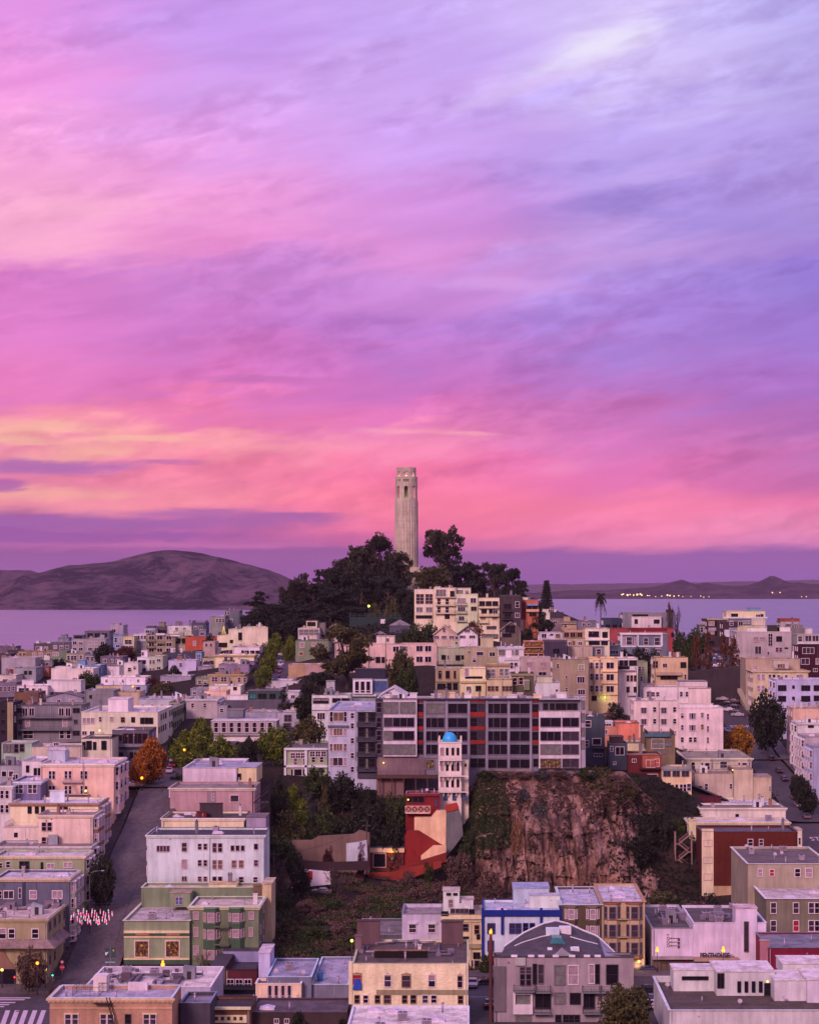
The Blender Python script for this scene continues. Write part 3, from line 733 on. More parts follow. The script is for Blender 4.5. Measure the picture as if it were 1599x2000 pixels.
B('lilac skyline house with black upper windows', 965, 281, 306, 1227, 1248, 12, 'b298b4', '8e7c94', '288,296;1234;7,6;Wd', boxes=[('roof_room', 286, 302, 1223, 1228, 3, 5, '6a5a72', '8a7a92')])
B('brown skyline house with a small tan roof room', 968, 305, 329, 1224, 1246, 12, '6e5660', '847480', '316;1235;16,8;Kd', boxes=[('roof_room', 310, 321, 1216, 1225, 3, 5, '9a8070', '847480')])
B('long white skyline house with a dark roof edge', 962, 327, 380, 1222, 1236, 13, 'd8b8c4', '5c4c5c', '345,360;1228;5,4;Wx')
B('cream stucco house with a dark bay below the long white skyline house', 930, 338, 374, 1233, 1258, 13, 'cbb09a', 'c0aeb4', '346;1246;9,9;Kd')
B('dark slate house with a roof terrace at the right end of the left skyline', 955, 374, 402, 1217, 1240, 12, '64586e', '8c7c94', '382,392;1226;6,6;Wx', deck=1)
B('grey house with paired windows beside the dark skyline terrace', 935, 410, 439, 1204, 1226, 12, '988688', 'b8a4b0', '424,430,436;1212;4,7;Wd')
B('dusky grey house with twin white windows against the bay water', 945, 438, 468, 1193, 1222, 12, '786a7a', '8a7a8e', '441,446;1197;4,5;Wd|450;1212;8,6;Wx')
B('orange red house with one white window', 890, 362, 425, 1244, 1266, 14, 'c8542e', '8a6c78', '380;1257;5,9;Wc', wk='brick', boxes=[('roof_room', 388, 402, 1231, 1245, 5, 6, '8a7890', 'a090ac', '395;1238;7,6;Wd')])
B('pink cream house carrying a lit tree on its roof terrace', 865, 424, 450, 1241, 1270, 12, 'e0b4a4', 'c4b0b8', '435;1260;16,8;Kd', deck=1, clut=0)
B('cream house with a tall dark window slot next to the big cream box', 862, 446, 476, 1229, 1258, 12, 'd8b4a4', 'bca8b0', '469;1243;6,14;Kd|452;1253;5,5;Kd')
B('big windowless cream box house beside the round street trees', 858, 474, 523, 1225, 1256, 13, 'e6c0ac', 'bca8b0', '', wk='siding', sn=3, ss='Wd', cap='c8a498')
B('dark slate long house with a blue glass end', 815, 317, 382, 1275, 1312, 14, '5a4c62', '6e6074', '323;1282;5,6;Kd|350;1281;4,4;Wd|395;1290;4,8;Kd', boxes=[('glass_wing', 382, 394, 1274, 1318, -1, 8, '7484a8', '8090b0', '388;1284,1300;8,12;Wb22')])
B('lilac house with a single square window above a green tree', 775, 329, 383, 1290, 1330, 12, 'c09ec0', 'b8a4c4', '353;1299;5,7;Wm', wk='siding')
B('grey mauve house with two low windows left of the lilac house', 742, 313, 373, 1321, 1352, 12, 'a488a0', 'a894b0', '319,330;1332;7,5;Wd')
B('white three storey house with wide black windows and a white roof hut', 800, 268, 291, 1284, 1330, 13, 'd8bcc4', 'c8b4d0', '277;1293,1309;14,6;Kd31|277;1322;14,6;Kd31', boxes=[('roof_hut', 276, 288, 1271, 1285, 2, 4, 'e0c4cc', 'e0c4cc', '279;1277;4,6;Wd')])
B('oatmeal house with pairs of narrow windows joined to the white three storey house', 800, 291, 318, 1282, 1325, 13, 'b8a498', 'b8a4b4', '294,300;1293,1309;4,7;Wm|310;1290,1305,1316;7,5;Wd')
B('white house with a small round topped porch beside the blank billboard wall', 790, 242, 270, 1295, 1324, 12, 'dcb8ba', 'c8b4d0', '253;1308;6,7;Wd|263;1304;4,6;Wx')
B('grey house with a blank white panel on its front', 792, 195, 243, 1300, 1325, 12, '8c7888', 'a492ac', '202;1313;8,6;Wm', slabs=[('white_panel', 209, 233, 1302, 1319, .08, 'eccce0')])
B('blue house with a small blue tower', 782, 152, 196, 1300, 1338, 14, '6a7ca4', 'b0a4c8', '160;1312;5,6;Wx', boxes=[('tower', 152, 166, 1290, 1301, 1, 5, '7c86ac', '8c90b4')])
B('wide pink white house with a stepped roof wall', 770, 100, 182, 1306, 1338, 12, 'e6c0bc', 'c4b0cc', '', cap='e6c8c8', boxes=[('roof_room', 108, 140, 1303, 1308, 3, 6, 'e0c0c4', 'd0b8cc')])
B('taupe blank walled house with a slim dark window', 792, 27, 70, 1305, 1342, 13, 'a08a98', 'a492a8', '50,59;1314;5,6;Kd')
B('wide dusty pink flat house behind the taupe blank house', 835, 3, 69, 1285, 1312, 12, 'b090a0', 'a894a8', '22;1311;6,6;Rr', cap='c0a0ac')
B('white cottage with an orange side wing', 805, 62, 82, 1305, 1325, 10, 'e0c4cc', 'c8b4cc', '72;1310;9,4;Wx', boxes=[('side_wing', 80, 96, 1304, 1322, 1, 8, 'c05a34', '8a5a58', '90;1310;4,5;Wm')])
B('peach low house at the left edge', 780, -6, 31, 1319, 1345, 12, 'd0a8a8', 'b09cb0', '10;1330;8,6;Wx')
B('grey lilac house with a row of dark sash windows at the left edge', 742, -6, 32, 1333, 1370, 12, '8c6c84', '9c88a0', '2,10,18;1346;4,9;Wd|26;1345;4,8;Wd')
B('white terrace house with a stepped gable wall', 705, 33, 93, 1340, 1368, 13, 'e4c8dc', 'c4b4d4', '40,47,53;1348;5,6;Kd|66,78;1350;6,10;Wd', boxes=[('stepped_wall', 43, 66, 1329, 1341, 1, .6, 'ecd0e4', 'ecd0e4'), ('roof_room', 92, 158, 1330, 1352, 4, 8, 'e0bcc4', 'cbb4cc')])
B('ochre boarded house with pale chimney pots', 690, 28, 75, 1353, 1382, 12, '8e5a3e', '8a7888', '', wk='siding', clut=4, ck=['chimney', 'vent_pipe'])
B('gabled mauve house in front of the white terrace house', 688, 91, 160, 1362, 1385, 10, 'a488a0', '8c7890', '115,140;1370;8,6;Wx', gable=9)
B('long pink white walled building with a pale flat roof', 735, 197, 284, 1323, 1338, 13, 'e2bccc', 'd8bcd0', '208,240,270;1330;4,5;Wx', clut=4)
B('low lilac roofed house with a mustard wall and a lamp', 722, 187, 286, 1339, 1360, 15, 'a894b4', 'b0a0c0', '270;1345;6,5;Kd', slabs=[('mustard_panel', 187, 240, 1340, 1347, .05, 'd0a04c')], clut=5)
B('grey brown windowless building next to the peach block', 682, 165, 222, 1349, 1380, 13, '947c88', '94828e', '177;1361;4,5;Kd', cap='a48e98')
B('peach windowless block next to the grey brown building', 686, 221, 272, 1352, 1375, 13, 'c8988a', '94828e', '', cap='b08a86')
B('flat lilac roofs crowded with vents above the street of bay windows', 678, 270, 362, 1366, 1390, 18, 'b89cae', 'c0b0d4', 'A 5 1 6 7 Wx', AP, clut=12)
B('big grey stucco apartment house with two long balconies', 610, 27, 159, 1378, 1452, 14, '8e7684', '6c6464', '33,41;1388;6,8;Kd|62,49;1391;9,15;Wd21|120,133;1391;9,15;Wd21|146,152;1388;6,8;Kd|32,40;1410;6,8;Gm|54,127;1412;8,15;Wc|148;1410;7,8;Gm|31,39;1432;6,8;Gm|50,60;1435;9,15;Wd|121,134;1435;8,15;Wd|146,152;1432;6,8;Kd', AP, bal=[(42, 138, 1401, 1.6), (41, 138, 1425, 1.6)], balc='947c8a', clut=9, ck=['vent_pipe', 'chimney', 'vent_pipe'])
B('black walled house at the left edge with a tan chimney strip', 605, -6, 26, 1372, 1445, 13, '402c3c', '705c70', '6;1390,1410,1430;8,8;Kd', slabs=[('tan_strip', 15, 26, 1372, 1450, .5, 'b08a74')])
B('cream apartment house with a roof stair and a lit tree in its window', 590, 159, 308, 1391, 1445, 30, 'dcc0ac', 'd0b8d4', '165,173,181;1408;6,11;Wc11|196,218;1405;6,9;Wx|240;1406;7,9;Od|260;1406;6,9;Kd|278,287,295;1408;7,11;Kd11|165,180;1432;8,7;Wd', AP, wk='siding', fl=3.4, sn=7, ss='Kd', clut=9, boxes=[('white_penthouse', 211, 250, 1366, 1390, 2, 10, 'eacede', 'e4cce4')], cap='d8c0c4')
B('olive street front building with four rows of dark windows', 625, 312, 336, 1385, 1445, 26, '9c8a7c', 'a898ac', '', AP, sn=6, ss='Kd', fl=3.3)
B('long olive grey corner building with iron balconies on the street side', 665, 330, 351, 1372, 1440, 30, 'a4907e', '9c8ca4', '', AP, sn=7, ss='Kd', fl=3.3)
B('mauve corner house with polygonal bays along the tree lined street', 655, 364, 424, 1366, 1405, 16, 'b8949c', 'c0b0cc', '376,400;1378;5,8;Wd', AP, sb=4, ss='Wd', fl=3.2, cor='d0aeb8')
B('dark grey house with a maroon glazed bay holding a lit tree', 545, 219, 291, 1427, 1482, 13, '7a6678', '7a6a6c', '226;1440;14,9;Kd21|238;1441;10,9;Kd|245,283;1443;9,19;Rd11|264;1443;26,19;Rd31|232,262;1476;16,12;Kd21', sn=3, slabs=[('dark_band', 219, 292, 1459, 1464, .2, '3c3040'), ('sill_band', 219, 292, 1453, 1459, .35, '8c7488')], boxes=[('skylight', 224, 241, 1426, 1430, 2, 3, 'c8b0c8', 'dcc4dc')], clut=3)
B('cream house front with tall black sash windows and a dark roof', 535, 160, 219, 1443, 1484, 14, 'd8b4a8', '5c4c5c', '164,185;1457;5,14;Kd|174;1456;9,16;Kd|203;1456;8,16;Kd', sd='N', clut=2)
B('pale green sunroom house at the left edge', 548, 3, 62, 1452, 1482, 10, 'aca89c', 'c0acc4', '9,17,24;1462;6,15;Gg12|32;1462;7,16;Gd|43;1461;8,14;Gd', clut=1)
B('tan low house carrying a tilted pale roof panel', 532, 62, 160, 1459, 1486, 12, 'cca49c', '9c88a4', '110;1454;10,6;Wx', boxes=[('roof_panel_shed', 95, 126, 1462, 1478, -2, 5, 'a890a4', 'd4c0dc')], clut=3)
B('grey beige house with a roof deck at the left edge', 508, -6, 46, 1496, 1545, 15, 'a8909c', 'a492b0', '8,22;1512;9,10;Wx|30;1518;10,10;Wd', deck=1)
B('small white house with tall black windows behind the pink corner house', 492, 43, 80, 1487, 1525, 14, 'e2c8e0', 'c8b8d8', '54;1502;5,12;Kd|69,77;1508;5,14;Kd')
B('plum purple house with white trimmed pairs of sashes', 470, 23, 79, 1527, 1575, 14, '8a6c94', 'c4b4dc', '32,41;1541;8,17;Wm|59,68;1541;8,17;Wm', wk='siding', cor='cdb2c8', clut=2)
B('mauve stucco house with narrow dark windows at the left edge', 466, -8, 23, 1535, 1605, 13, 'ccaab4', 'b4a0bc', '4,14;1552,1580;6,15;Wd', cor='d8b8bc')
# the left side of the steep street
B('pink three storey corner house with dentil cornice and fire escape', 478, 79, 222, 1492, 1580, 17, 'f0a49c', 'ccbce0', '98,105,129,137,160,168;1514,1543;5,15;Wd12', AP, sb=3, sbc='e8a8a4', sbt='f4d0c8', cor='f4c0b4', wk='siding', fl=3.4, clut=5, boxes=[('roof_shed', 93, 127, 1466, 1478, 10, 4, 'b8a0b4', 'd4c0dc')])
B('butter cream house with a chain of small windows and brown bays on the street', 460, 20, 192, 1569, 1602, 12, 'ecc4a0', 'ccc0e4', '58,72,84;1582;6,13;Kd|116,127;1582;8,10;Kd', AP, sb=3, sbc='b07060', sbt='ecd8d0', cor='b47868', clut=6, boxes=[('gable_wall', 97, 126, 1545, 1569, 5, .4, 'cbb4cc', 'd8c4dc')])
B('rose stucco house with weathered blank wall and brown bays', 450, 75, 181, 1592, 1655, 10, 'e4b0a8', 'a890a8', '86,97;1615,1644;8,16;Pd12', AP, sb=3, sbc='a86c5c', sbt='ecd8d0', cor='d8a8a0', clut=4, slabs=[('stucco_panel', 104, 181, 1597, 1656, .06, 'e0aaa6')])
B('pale pink low house with a railed terrace and back stair', 452, 6, 76, 1617, 1655, 10, 'e4b4b4', 'e0c0c8', '31;1631;5,7;Kd', deck=1, rail=M_WRAIL, clut=0)
B('flat grey roofed house squeezed behind the olive house', 442, -10, 176, 1653, 1672, 9, 'b898a8', '9c8898', '', sb=1, sbc='dcbcbc', cor='c8a4a8', clut=3)
B('olive green stucco house with a white roof and small white windows', 432, -10, 165, 1672, 1705, 9, 'a49478', 'd0bede', '2;1691;6,9;Wx|16;1689;7,11;Wd|43,52;1690;8,13;Kd|82;1692;4,14;Kd|99;1692;13,9;Wc|129,137;1690;7,9;Wc', AP, sb=2, sbc='c8a89c', sbt='ecd8d4', cor='d8a898', clut=4)
B('slate grey sided house with white framed windows and cream bays', 418, -10, 135, 1716, 1770, 12, '74647c', 'd0bede', '1;1748;5,13;Wd|17;1748;18,14;Wm|39;1745;5,20;Wm|65;1748;12,15;Wc|112;1748;18,14;Wc', AP, sb=3, sbc='a89088', sbt='ecd4c8', cor='cc9c88', wk='siding', clut=6, slabs=[('downpipe_recess', 44, 50, 1716, 1770, .08, '4c4058')])

for lb, Y, a, b, t, v, wc, rc, wn in (('low white house with a planted parapet near the orange red house', 845, 398, 425, 1268, 1286, 'e4c4c4', 'c0a8b8', '405,417;1275;6,6;Wd'), ('tan low house with a brown roof under the planted parapet', 808, 395, 420, 1285, 1303, 'b8947c', '6a5660', '402,412;1293;6,6;Wx'), ('dusty mauve house with a white attic window below the tan low house', 772, 386, 415, 1301, 1320, 'a07c94', '8c7890', '400;1309;7,6;Wc'),
    ('small olive house squeezed beside the ochre paired sash house', 728, 382, 408, 1324, 1345, '94886c', 'a898a8', '390,401;1333;6,7;Wx'), ('low grey house with a lilac roof in front of the wide lane gap', 700, 372, 404, 1346, 1364, '988494', 'b4a4c4', '380,395;1354;6,5;Wd'), ('brown shingled low house at the lower end of the round street trees', 682, 470, 512, 1354, 1374, '7c5c54', '8c7888', '480,494;1362;7,6;Wx'),
    ('white boxy rear building with a roof fence behind the teal penthouse', 668, 512, 584, 1352, 1374, 'c4a4b4', 'b4a4c4', '556,572;1361;7,6;Wd'), ('cream low house with a dark terrace under the dark round tree', 625, 568, 610, 1382, 1404, 'd0a898', 'a898b4', '580,596;1391;8,7;Wx'), ('plain grey mauve house right of the mauve three bay corner house', 648, 424, 444, 1378, 1405, 'a48898', 'b0a0bc', '433;1388;6,7;Wd'),
    ('dark brown house with a lit attic window at the far left edge', 900, -8, 20, 1277, 1300, '6a4c54', '8c7888', '8;1284;6,5;Cl'), ('small plum house wedged between the two white houses by the blank panel', 815, 196, 240, 1283, 1302, '80647c', '9c88a4', '205,218,230;1291;6,6;Wx'), ('grey stone house behind the dark green tree at the ochre house', 845, 70, 102, 1290, 1306, '8c7c84', 'a494a8', '80,92;1297;6,6;Wd'),
    ('beige row house left of the dim lilac row house', 838, 133, 186, 1296, 1318, 'b4988c', 'a08c98', '142,155,168;1304;6,7;Wx'), ('small rose house above the lilac single window house', 838, 396, 420, 1254, 1270, 'c08c8c', 'a890a0', '403,412;1260;5,6;Wd')):
    B(lb, Y, a, b, t, v, 12, wc, rc, wn)
# middle of the picture: along the upper street, round the hill and down to the big apartment house
B('white house with three dark strip windows and a slanted parapet beside round trees', 800, 454, 507, 1264, 1282, 13, 'f0ccc8', '7a687c', '482,493,503;1274;7,5;Kd|474;1273;4,4;Kd', sn=2)
B('pale yellow house with a dark balcony recess', 772, 418, 496, 1280, 1302, 13, 'e4bc94', 'c4b0c0', '441,452;1287;6,9;Wd|447;1291;22,3;Kd', sn=3, cor='c89878')
B('dusky lilac house with white chimney boxes', 742, 427, 486, 1298, 1320, 13, '9c7694', 'b0a0bc', '432,436;1307;4,6;Wd', clut=5, ck=['chimney', 'vent_pipe', 'roof_hatch'], boxes=[('roof_room', 470, 497, 1293, 1299, 4, 6, '947494', '80688c')])
B('ochre house with white paired sashes and a dark roof', 715, 408, 476, 1317, 1350, 14, 'bc8c5c', '5c4c5a', '416,422,434,440;1327;5,9;Wm|467,478;1328;5,9;Wm|451;1333;4,5;Kd', sn=4, cor='c89468', clut=4, ck=['chimney', 'roof_hatch', 'vent_pipe'])
B('low pale pink house with a white flat roof below the ochre house', 692, 408, 470, 1340, 1360, 12, 'e0bcb8', 'd0bcd4', '459;1345;6,5;Kd')
B('salmon roofed low house with a small skylight', 672, 396, 442, 1350, 1368, 11, 'e0a498', 'd8a89c', '408;1358;5,5;Wx')
B('dark plum flat house below the teal penthouse', 652, 440, 550, 1368, 1400, 14, '705a6c', 'a898b0', '', clut=3, boxes=[('teal_penthouse', 484, 547, 1350, 1369, 1, 8, '4c5a5c', '7c7084', '493;1360;12,9;Kt|512;1360;16,9;Kd21|532;1360;11,9;Kd'), ('white_terrace_wall', 443, 484, 1358, 1369, .5, .4, 'd8bcc8', 'd8bcc8')])
B('small white roofed workshop at the foot of the upper street', 705, 512, 583, 1330, 1350, 14, 'c4a4b4', 'ccbcd8', '575;1338;6,7;Wd', clut=4, ck=['skylight', 'vent_pipe'])
B('white pavilion house with a wide glazed porch and cornice', 598, 407, 512, 1434, 1462, 12, 'd8b0b8', 'b090a8', '', AP, cor='a88c94', corp=.6, boxes=[('porch', 412, 540, 1409, 1433, 1, 9, '9c8a8c', 'd4c0e0', '422,437,452,467,482,497,512,527;1421;11,19;Wv')], clut=0, sn=2)
B('long dim lilac building behind the white pavilion porch', 632, 478, 590, 1391, 1425, 12, 'a88ea4', 'b0a4bc', '562;1403;14,11;Gm|590;1405;8,8;Wx', clut=9, boxes=[('roof_box', 443, 475, 1387, 1402, -12, 6, '8a7688', '9a8898')])
B('grey house with an outside stair and a tall shaded window', 612, 544, 604, 1392, 1440, 10, 'b496a8', 'a898b0', '562;1403;13,12;Gm22|590;1405;10,9;Kd|561;1421;14,16;Gm14')
B('cream cupola house with a glass front near the dark trees', 800, 582, 624, 1227, 1250, 12, 'd0acac', 'a896a8', '588,598,608,618;1235;9,11;Wg', boxes=[('cupola', 598, 619, 1213, 1227, 2, 7, 'd8b09c', '8c7890', '604,612;1219;7,7;Kd'), ('side_wing', 619, 634, 1217, 1240, 4, 9, '907478', '6a5868', '631;1222;3,6;Wd')])
B('cream gable house looking out over the bushy eucalyptus', 812, 634, 671, 1232, 1250, 12, 'e0b4ac', 'b89ca8', '652;1240;30,8;Kd41', gable=12, barge='W')
B('olive grey block with two pale windows under the cupola house', 765, 577, 642, 1251, 1300, 14, '908474', '74666c', '590;1260;8,9;Wc11|613;1259;9,6;Wc11|588;1277;7,6;Cl11', clut=5)
B('tan wooden low building beside the upper street', 722, 563, 640, 1298, 1320, 10, 'c08a5c', 'b49498', '', wk='siding', slabs=[('pink_panel', 597, 641, 1299, 1322, .05, 'b88488')], clut=4)
B('long pink stucco house with dark pairs of windows behind the eucalyptus', 705, 654, 852, 1258, 1335, 13, 'd8a0a0', 'bc98a4', '773,790;1268;11,10;Wd21|738;1289;8,10;Kd|748;1289;5,10;Kd|819,836;1267;12,11;Wd21|819,836;1288;12,11;Wd21|787;1267;12,11;Wd21', AP, boxes=[('roof_terrace_house', 735, 770, 1243, 1259, 3, 8, 'd8aca8', 'c4a0a8', '757;1250;5,6;Wd')], clut=8)
B('modern house with a dark roof slope and a white bay of three tall windows', 608, 690, 756, 1326, 1372, 10, 'a090a0', '504858', '742;1341;26,20;Gb21', boxes=[('roof_slope', 693, 752, 1308, 1327, 3, 7, '40344a', '504858'), ('white_bay', 689, 727, 1327, 1356, -1.5, 2, 'd8bcc8', 'b0a4c8', '697,708,719;1340;7,17;Wd11|697,708,719;1351;7,3;Wd11')], slabs=[('cornice_band', 688, 735, 1356, 1360, .9, 'd8b8bc')], clut=0)
B('white house with a chimney tower and a strip of dark windows', 592, 609, 684, 1358, 1420, 12, 'd0b4bc', 'b4a4b8', '619,634;1369;14,9;Kh|657,675;1368;15,7;Kd|627;1399;14,12;Wd31', boxes=[('chimney_tower', 637, 653, 1331, 1358, 3, 4, 'b09aa4', 'a890a0', '645;1345;2,7;Wd|648;1345;2,7;Wd')], slabs=[('balustrade', 609, 646, 1380, 1387, .4, 'd8bcc4')], clut=4)
B('white gabled cottage with an outside chimney beside the big apartment house', 566, 744, 792, 1358, 1395, 14, 'd4b4c4', 'd0bcd8', '757;1355;6,6;Wx', gable=14, clut=0)
B('lilac grey apartment house with white window frames and dark stair balconies', 528, 641, 735, 1388, 1518, 1370, 'b49cb4', 'b0a8d0', '647,674;1400;5,19;Wd|661;1400;20,17;Wo|647,674;1430;5,14;Wc|660;1430;17,14;Wo31|647,674;1460;5,14;Wo|660;1460;17,14;Wo31|647,674;1488;5,15;Wc|660;1488;18,15;Wm|688;1398,1418,1447,1476,1503;6,10;Wd', AP, slabs=[('sill_band', 640, 681, 1417, 1421, .5, '6c6074')], boxes=[('stair_recess', 698, 734, 1392, 1520, -.6, .7, '5a4a5c', '6a5a6c', '707,726;1400,1430,1460,1490;13,16;Kd|717;1402,1432,1462,1492;8,20;Kg')], bal=[(697, 735, 1418, 1.5), (697, 735, 1447, 1.5), (697, 735, 1476, 1.5), (697, 735, 1505, 1.5)], balc='5c5064', sd='N', clut=5)
B('small two storey house with white framed sun porches over the gardens', 535, 556, 639, 1463, 1545, 1448, 'a89884', '847a84', '572,582,592;1476;8,10;Wd22|577,595;1488;7,12;Wo|610,621,632;1473;9,10;Wd22|612,628;1484;7,10;Wd|582;1509;15,13;Wd11|570,593;1509;4,13;Wd11', slabs=[('post', 555, 559, 1463, 1545, .5, 'd8bccc'), ('post', 595, 600, 1463, 1545, .5, 'd8bccc'), ('beam', 555, 640, 1461, 1465, .7, 'd8bccc'), ('beam', 555, 640, 1495, 1499, .5, 'd8bccc'), ('beam', 555, 600, 1523, 1527, .5, 'd8bccc')], sd='N', clut=4)
# row of houses under the tower
B('peach house with two huge gridded windows on top of the hill', 780, 809, 847, 1151, 1215, 13, 'f0c0a8', 'c8a8b4', '820;1170;15,19;Cm23|838;1170;15,19;Cm23|819,838;1191;12,9;Wg|820,836;1205;15,5;Kd31', AP, slabs=[('lattice_band', 811, 846, 1153, 1157, .05, 'dcc4b8'), ('cream_band', 809, 847, 1182, 1185, .1, 'f4ccb4')], clut=2)
B('peach hilltop house with a glazed triangular dormer and iron balconies', 780, 847, 890, 1148, 1215, 13, 'e8b8a4', 'c8a8b4', '861;1158;19,13;Wg31|857,873;1175;6,11;Wd|857,873;1191;6,11;Wd|883;1160;7,10;Kd|873;1204;8,8;Kd', AP, bal=[(850, 889, 1166), (850, 889, 1182), (850, 889, 1198)], boxes=[('dormer', 849, 860, 1146, 1150, 2, 4, 'd8c0c4', 'd0b8c4')], clut=3)
B('pale green hilltop house in steps with cream balconies', 780, 890, 933, 1160, 1228, 13, 'd0be9c', 'c8b4b4', '901;1174;16,11;Wc|924;1173;10,9;Wm|925;1189;10,7;Od|901;1190;14,8;Wm|901;1208;10,8;Wm', AP, bal=[(891, 911, 1181), (891, 911, 1197), (891, 911, 1213)], boxes=[('upper_storey', 890, 919, 1149, 1162, 2, 9, 'd4c0a0', 'c8b4b4', '898;1156;11,7;Wg|912;1157;6,7;Wx')], clut=1)
B('peach hilltop house with four decks and an outside ladder', 780, 934, 975, 1168, 1250, 13, 'e8bca4', 'b8a0ac', '941,954,967;1179;10,8;Kd|945,960;1194;9,7;Kd|967;1195;8,7;Wx|943,966;1207;9,6;Co|955,964;1226;9,5;Gm|957;1243;30,7;Kg41', AP, bal=[(934, 974, 1187), (934, 974, 1203), (934, 954, 1216)], boxes=[('chimney_stack', 949, 953, 1160, 1168, 3, 1, 'd8b4a4', 'd8b4a4')], deck=1, clut=1)
B('chocolate brown hilltop house with stacked balconies', 780, 976, 1018, 1165, 1225, 13, '5c4048', '5c4c58', '991;1185;14,11;Kd21|1010;1181;7,11;Wd|991;1203;12,9;Kd21|1010;1202;8,8;Wm|988;1196;8,5;Km', AP, bal=[(980, 1000, 1194), (980, 1000, 1210)], boxes=[('glass_roof_rail', 976, 1016, 1163, 1166, .2, .1, '6c6474', '6c6474')], clut=3)
B('brick red and orange hilltop house with a blue awning', 785, 1018, 1051, 1172, 1208, 12, 'c8683c', 'b09098', '1024;1186;6,9;Kd|1039;1187;20,8;Kd21|1040;1200;12,6;Kd', AP, slabs=[('red_wall', 1018, 1027, 1175, 1210, .1, '9c3430'), ('awning', 1029, 1050, 1180, 1183, 1.2, '7c86c0'), ('balcony_front', 1027, 1052, 1190, 1195, 1.0, 'd8944c')], boxes=[('roof_room', 1020, 1031, 1167, 1173, 2, 4, 'd8b8a8', 'c0a8ac')], clut=1)
B('cream gable cottage below the peach hilltop houses', 735, 847, 889, 1238, 1262, 11, 'd0a098', '9c7c88', '867;1231;5,7;Wm|852,867,882;1245;9,6;Wm31', gable=16, barge='C')
B('white gable cottage with dark bargeboards', 737, 893, 933, 1239, 1258, 11, 'e4ccd8', 'b090a0', '912;1232;10,6;Wm31|903,922;1244;11,5;Wd31', gable=15, barge='K')
B('brown gable cottage with a big arched dark window', 742, 979, 1017, 1230, 1250, 11, '80605c', '9c8890', '996;1229;18,14;Kd22|990;1241;16,6;Kd', gable=14, boxes=[('chimney_stack', 1016, 1022, 1211, 1236, 3, 1.2, '6a505a', '6a505a')])
B('dark roofed mauve house below the dark shrub by the pine', 820, 1076, 1102, 1207, 1236, 12, '94707c', '50424e', '1084;1216;7,5;Wx', boxes=[('roof_ridge', 1075, 1100, 1197, 1208, 2, 8, '5a4450', '50424e')])
B('small white porch house at the foot of the tall pine', 840, 1060, 1086, 1190, 1205, 10, 'd8b8ac', 'c4aab4', '1076;1193;10,5;Wm')
B('tan tower house with a flat cap beyond the dark roofed mauve house', 815, 1097, 1126, 1214, 1240, 10, 'c09068', '9c7c88', '1104;1222;5,6;Wx', boxes=[('tan_tower', 1101, 1113, 1205, 1215, 2, 4, 'c4946c', 'a88c94'), ('roof_terrace', 1091, 1126, 1216, 1219, -.6, 1, 'a88c8c', 'a88c94')])
B('low mauve house with a dark roof near the palm', 870, 1128, 1164, 1213, 1236, 12, '8a7284', '786678', '1140,1150;1220;6,5;Wx', clut=3)
B('lilac house with dark windows, one of them lit', 718, 1053, 1098, 1236, 1262, 12, 'c4a0b4', 'a898c8', '1062;1242;9,8;Wd|1077;1242;6,8;Wd|1089;1242;7,6;Ol', clut=3)
B('tan house with orange framed windows', 716, 1099, 1142, 1234, 1262, 12, 'bc8c5c', '5c4c58', '1106,1118,1132;1240;9,9;Od|1125;1240;3,9;Oo|1111,1118,1132;1257;8,6;Wm', slabs=[('orange_fascia', 1101, 1141, 1231, 1235, .2, 'c8883c')], boxes=[('front_bay', 1108, 1143, 1247, 1262, -2, 2, 'b89484', 'b49490', '1113,1133;1257;7,6;Wm|1119;1257;6,9;Oo')])
B('white house with wide black openings on two floors', 714, 1142, 1190, 1228, 1264, 13, 'e0bca8', '9090c0', '1159;1239;21,12;Wd11|1181;1240;9,10;Kd|1160;1256;20,6;Kd|1180;1256;12,7;Kd', slabs=[('white_parapet', 1142, 1190, 1248, 1251, .6, 'ecd0c8')], clut=2)
B('two storey orange house with open lamplit decks', 688, 1023, 1062, 1253, 1285, 11, 'd87838', 'c08c78', '1042;1259;34,8;Rl31|1042;1271;34,8;Rl31', bal=[(1022, 1063, 1276, 1.2), (1023, 1062, 1264, 1.0)], balc='d88848', rail=plain('lamp_orange_rail', (.5, .2, .06), .7), clut=1)  # orange of wall, decks and rail is lamp glow put into the colour
B('dark purple block with one double window', 685, 1062, 1107, 1253, 1304, 13, '543c54', '94808c', '1086;1272;12,9;Kd21', boxes=[('roof_edge', 1062, 1107, 1250, 1254, 1, 9, '6c5468', 'b8a4b0')])
B('dusty rose low house with a grey front room', 692, 1108, 1157, 1263, 1290, 12, 'c0948c', 'b89498', '', clut=3, boxes=[('front_room', 1157, 1180, 1264, 1284, 2, 6, '8c7884', '9c8894', '1169;1273;8,10;Wx')])
B('grey green house with a dark deck rail and black windows', 672, 853, 908, 1266, 1310, 13, 'b49c8c', 'a498a0', '866;1284;7,8;Kd|875;1284;3,8;Wd|894;1285;8,9;Kd|903;1284;4,7;Kd', bal=[(853, 904, 1298, 1.6)], balc='5c4848', boxes=[('roof_hut', 884, 897, 1250, 1267, 3, 5, 'b8a08c', 'b8a8a4', '891;1256;4,5;Wd')], clut=4)
B('tan house with a corner cut out and two white windows', 668, 908, 973, 1265, 1306, 13, 'b4907c', 'c4b4cc', '937;1277;13,7;Wm11|961;1278;10,8;Wd21|916;1274;5,4;Wm|926;1289;7,9;Wh', boxes=[('slanted_roof_room', 938, 963, 1246, 1266, 3, 6, 'c09c84', 'a890a0'), ], clut=3)
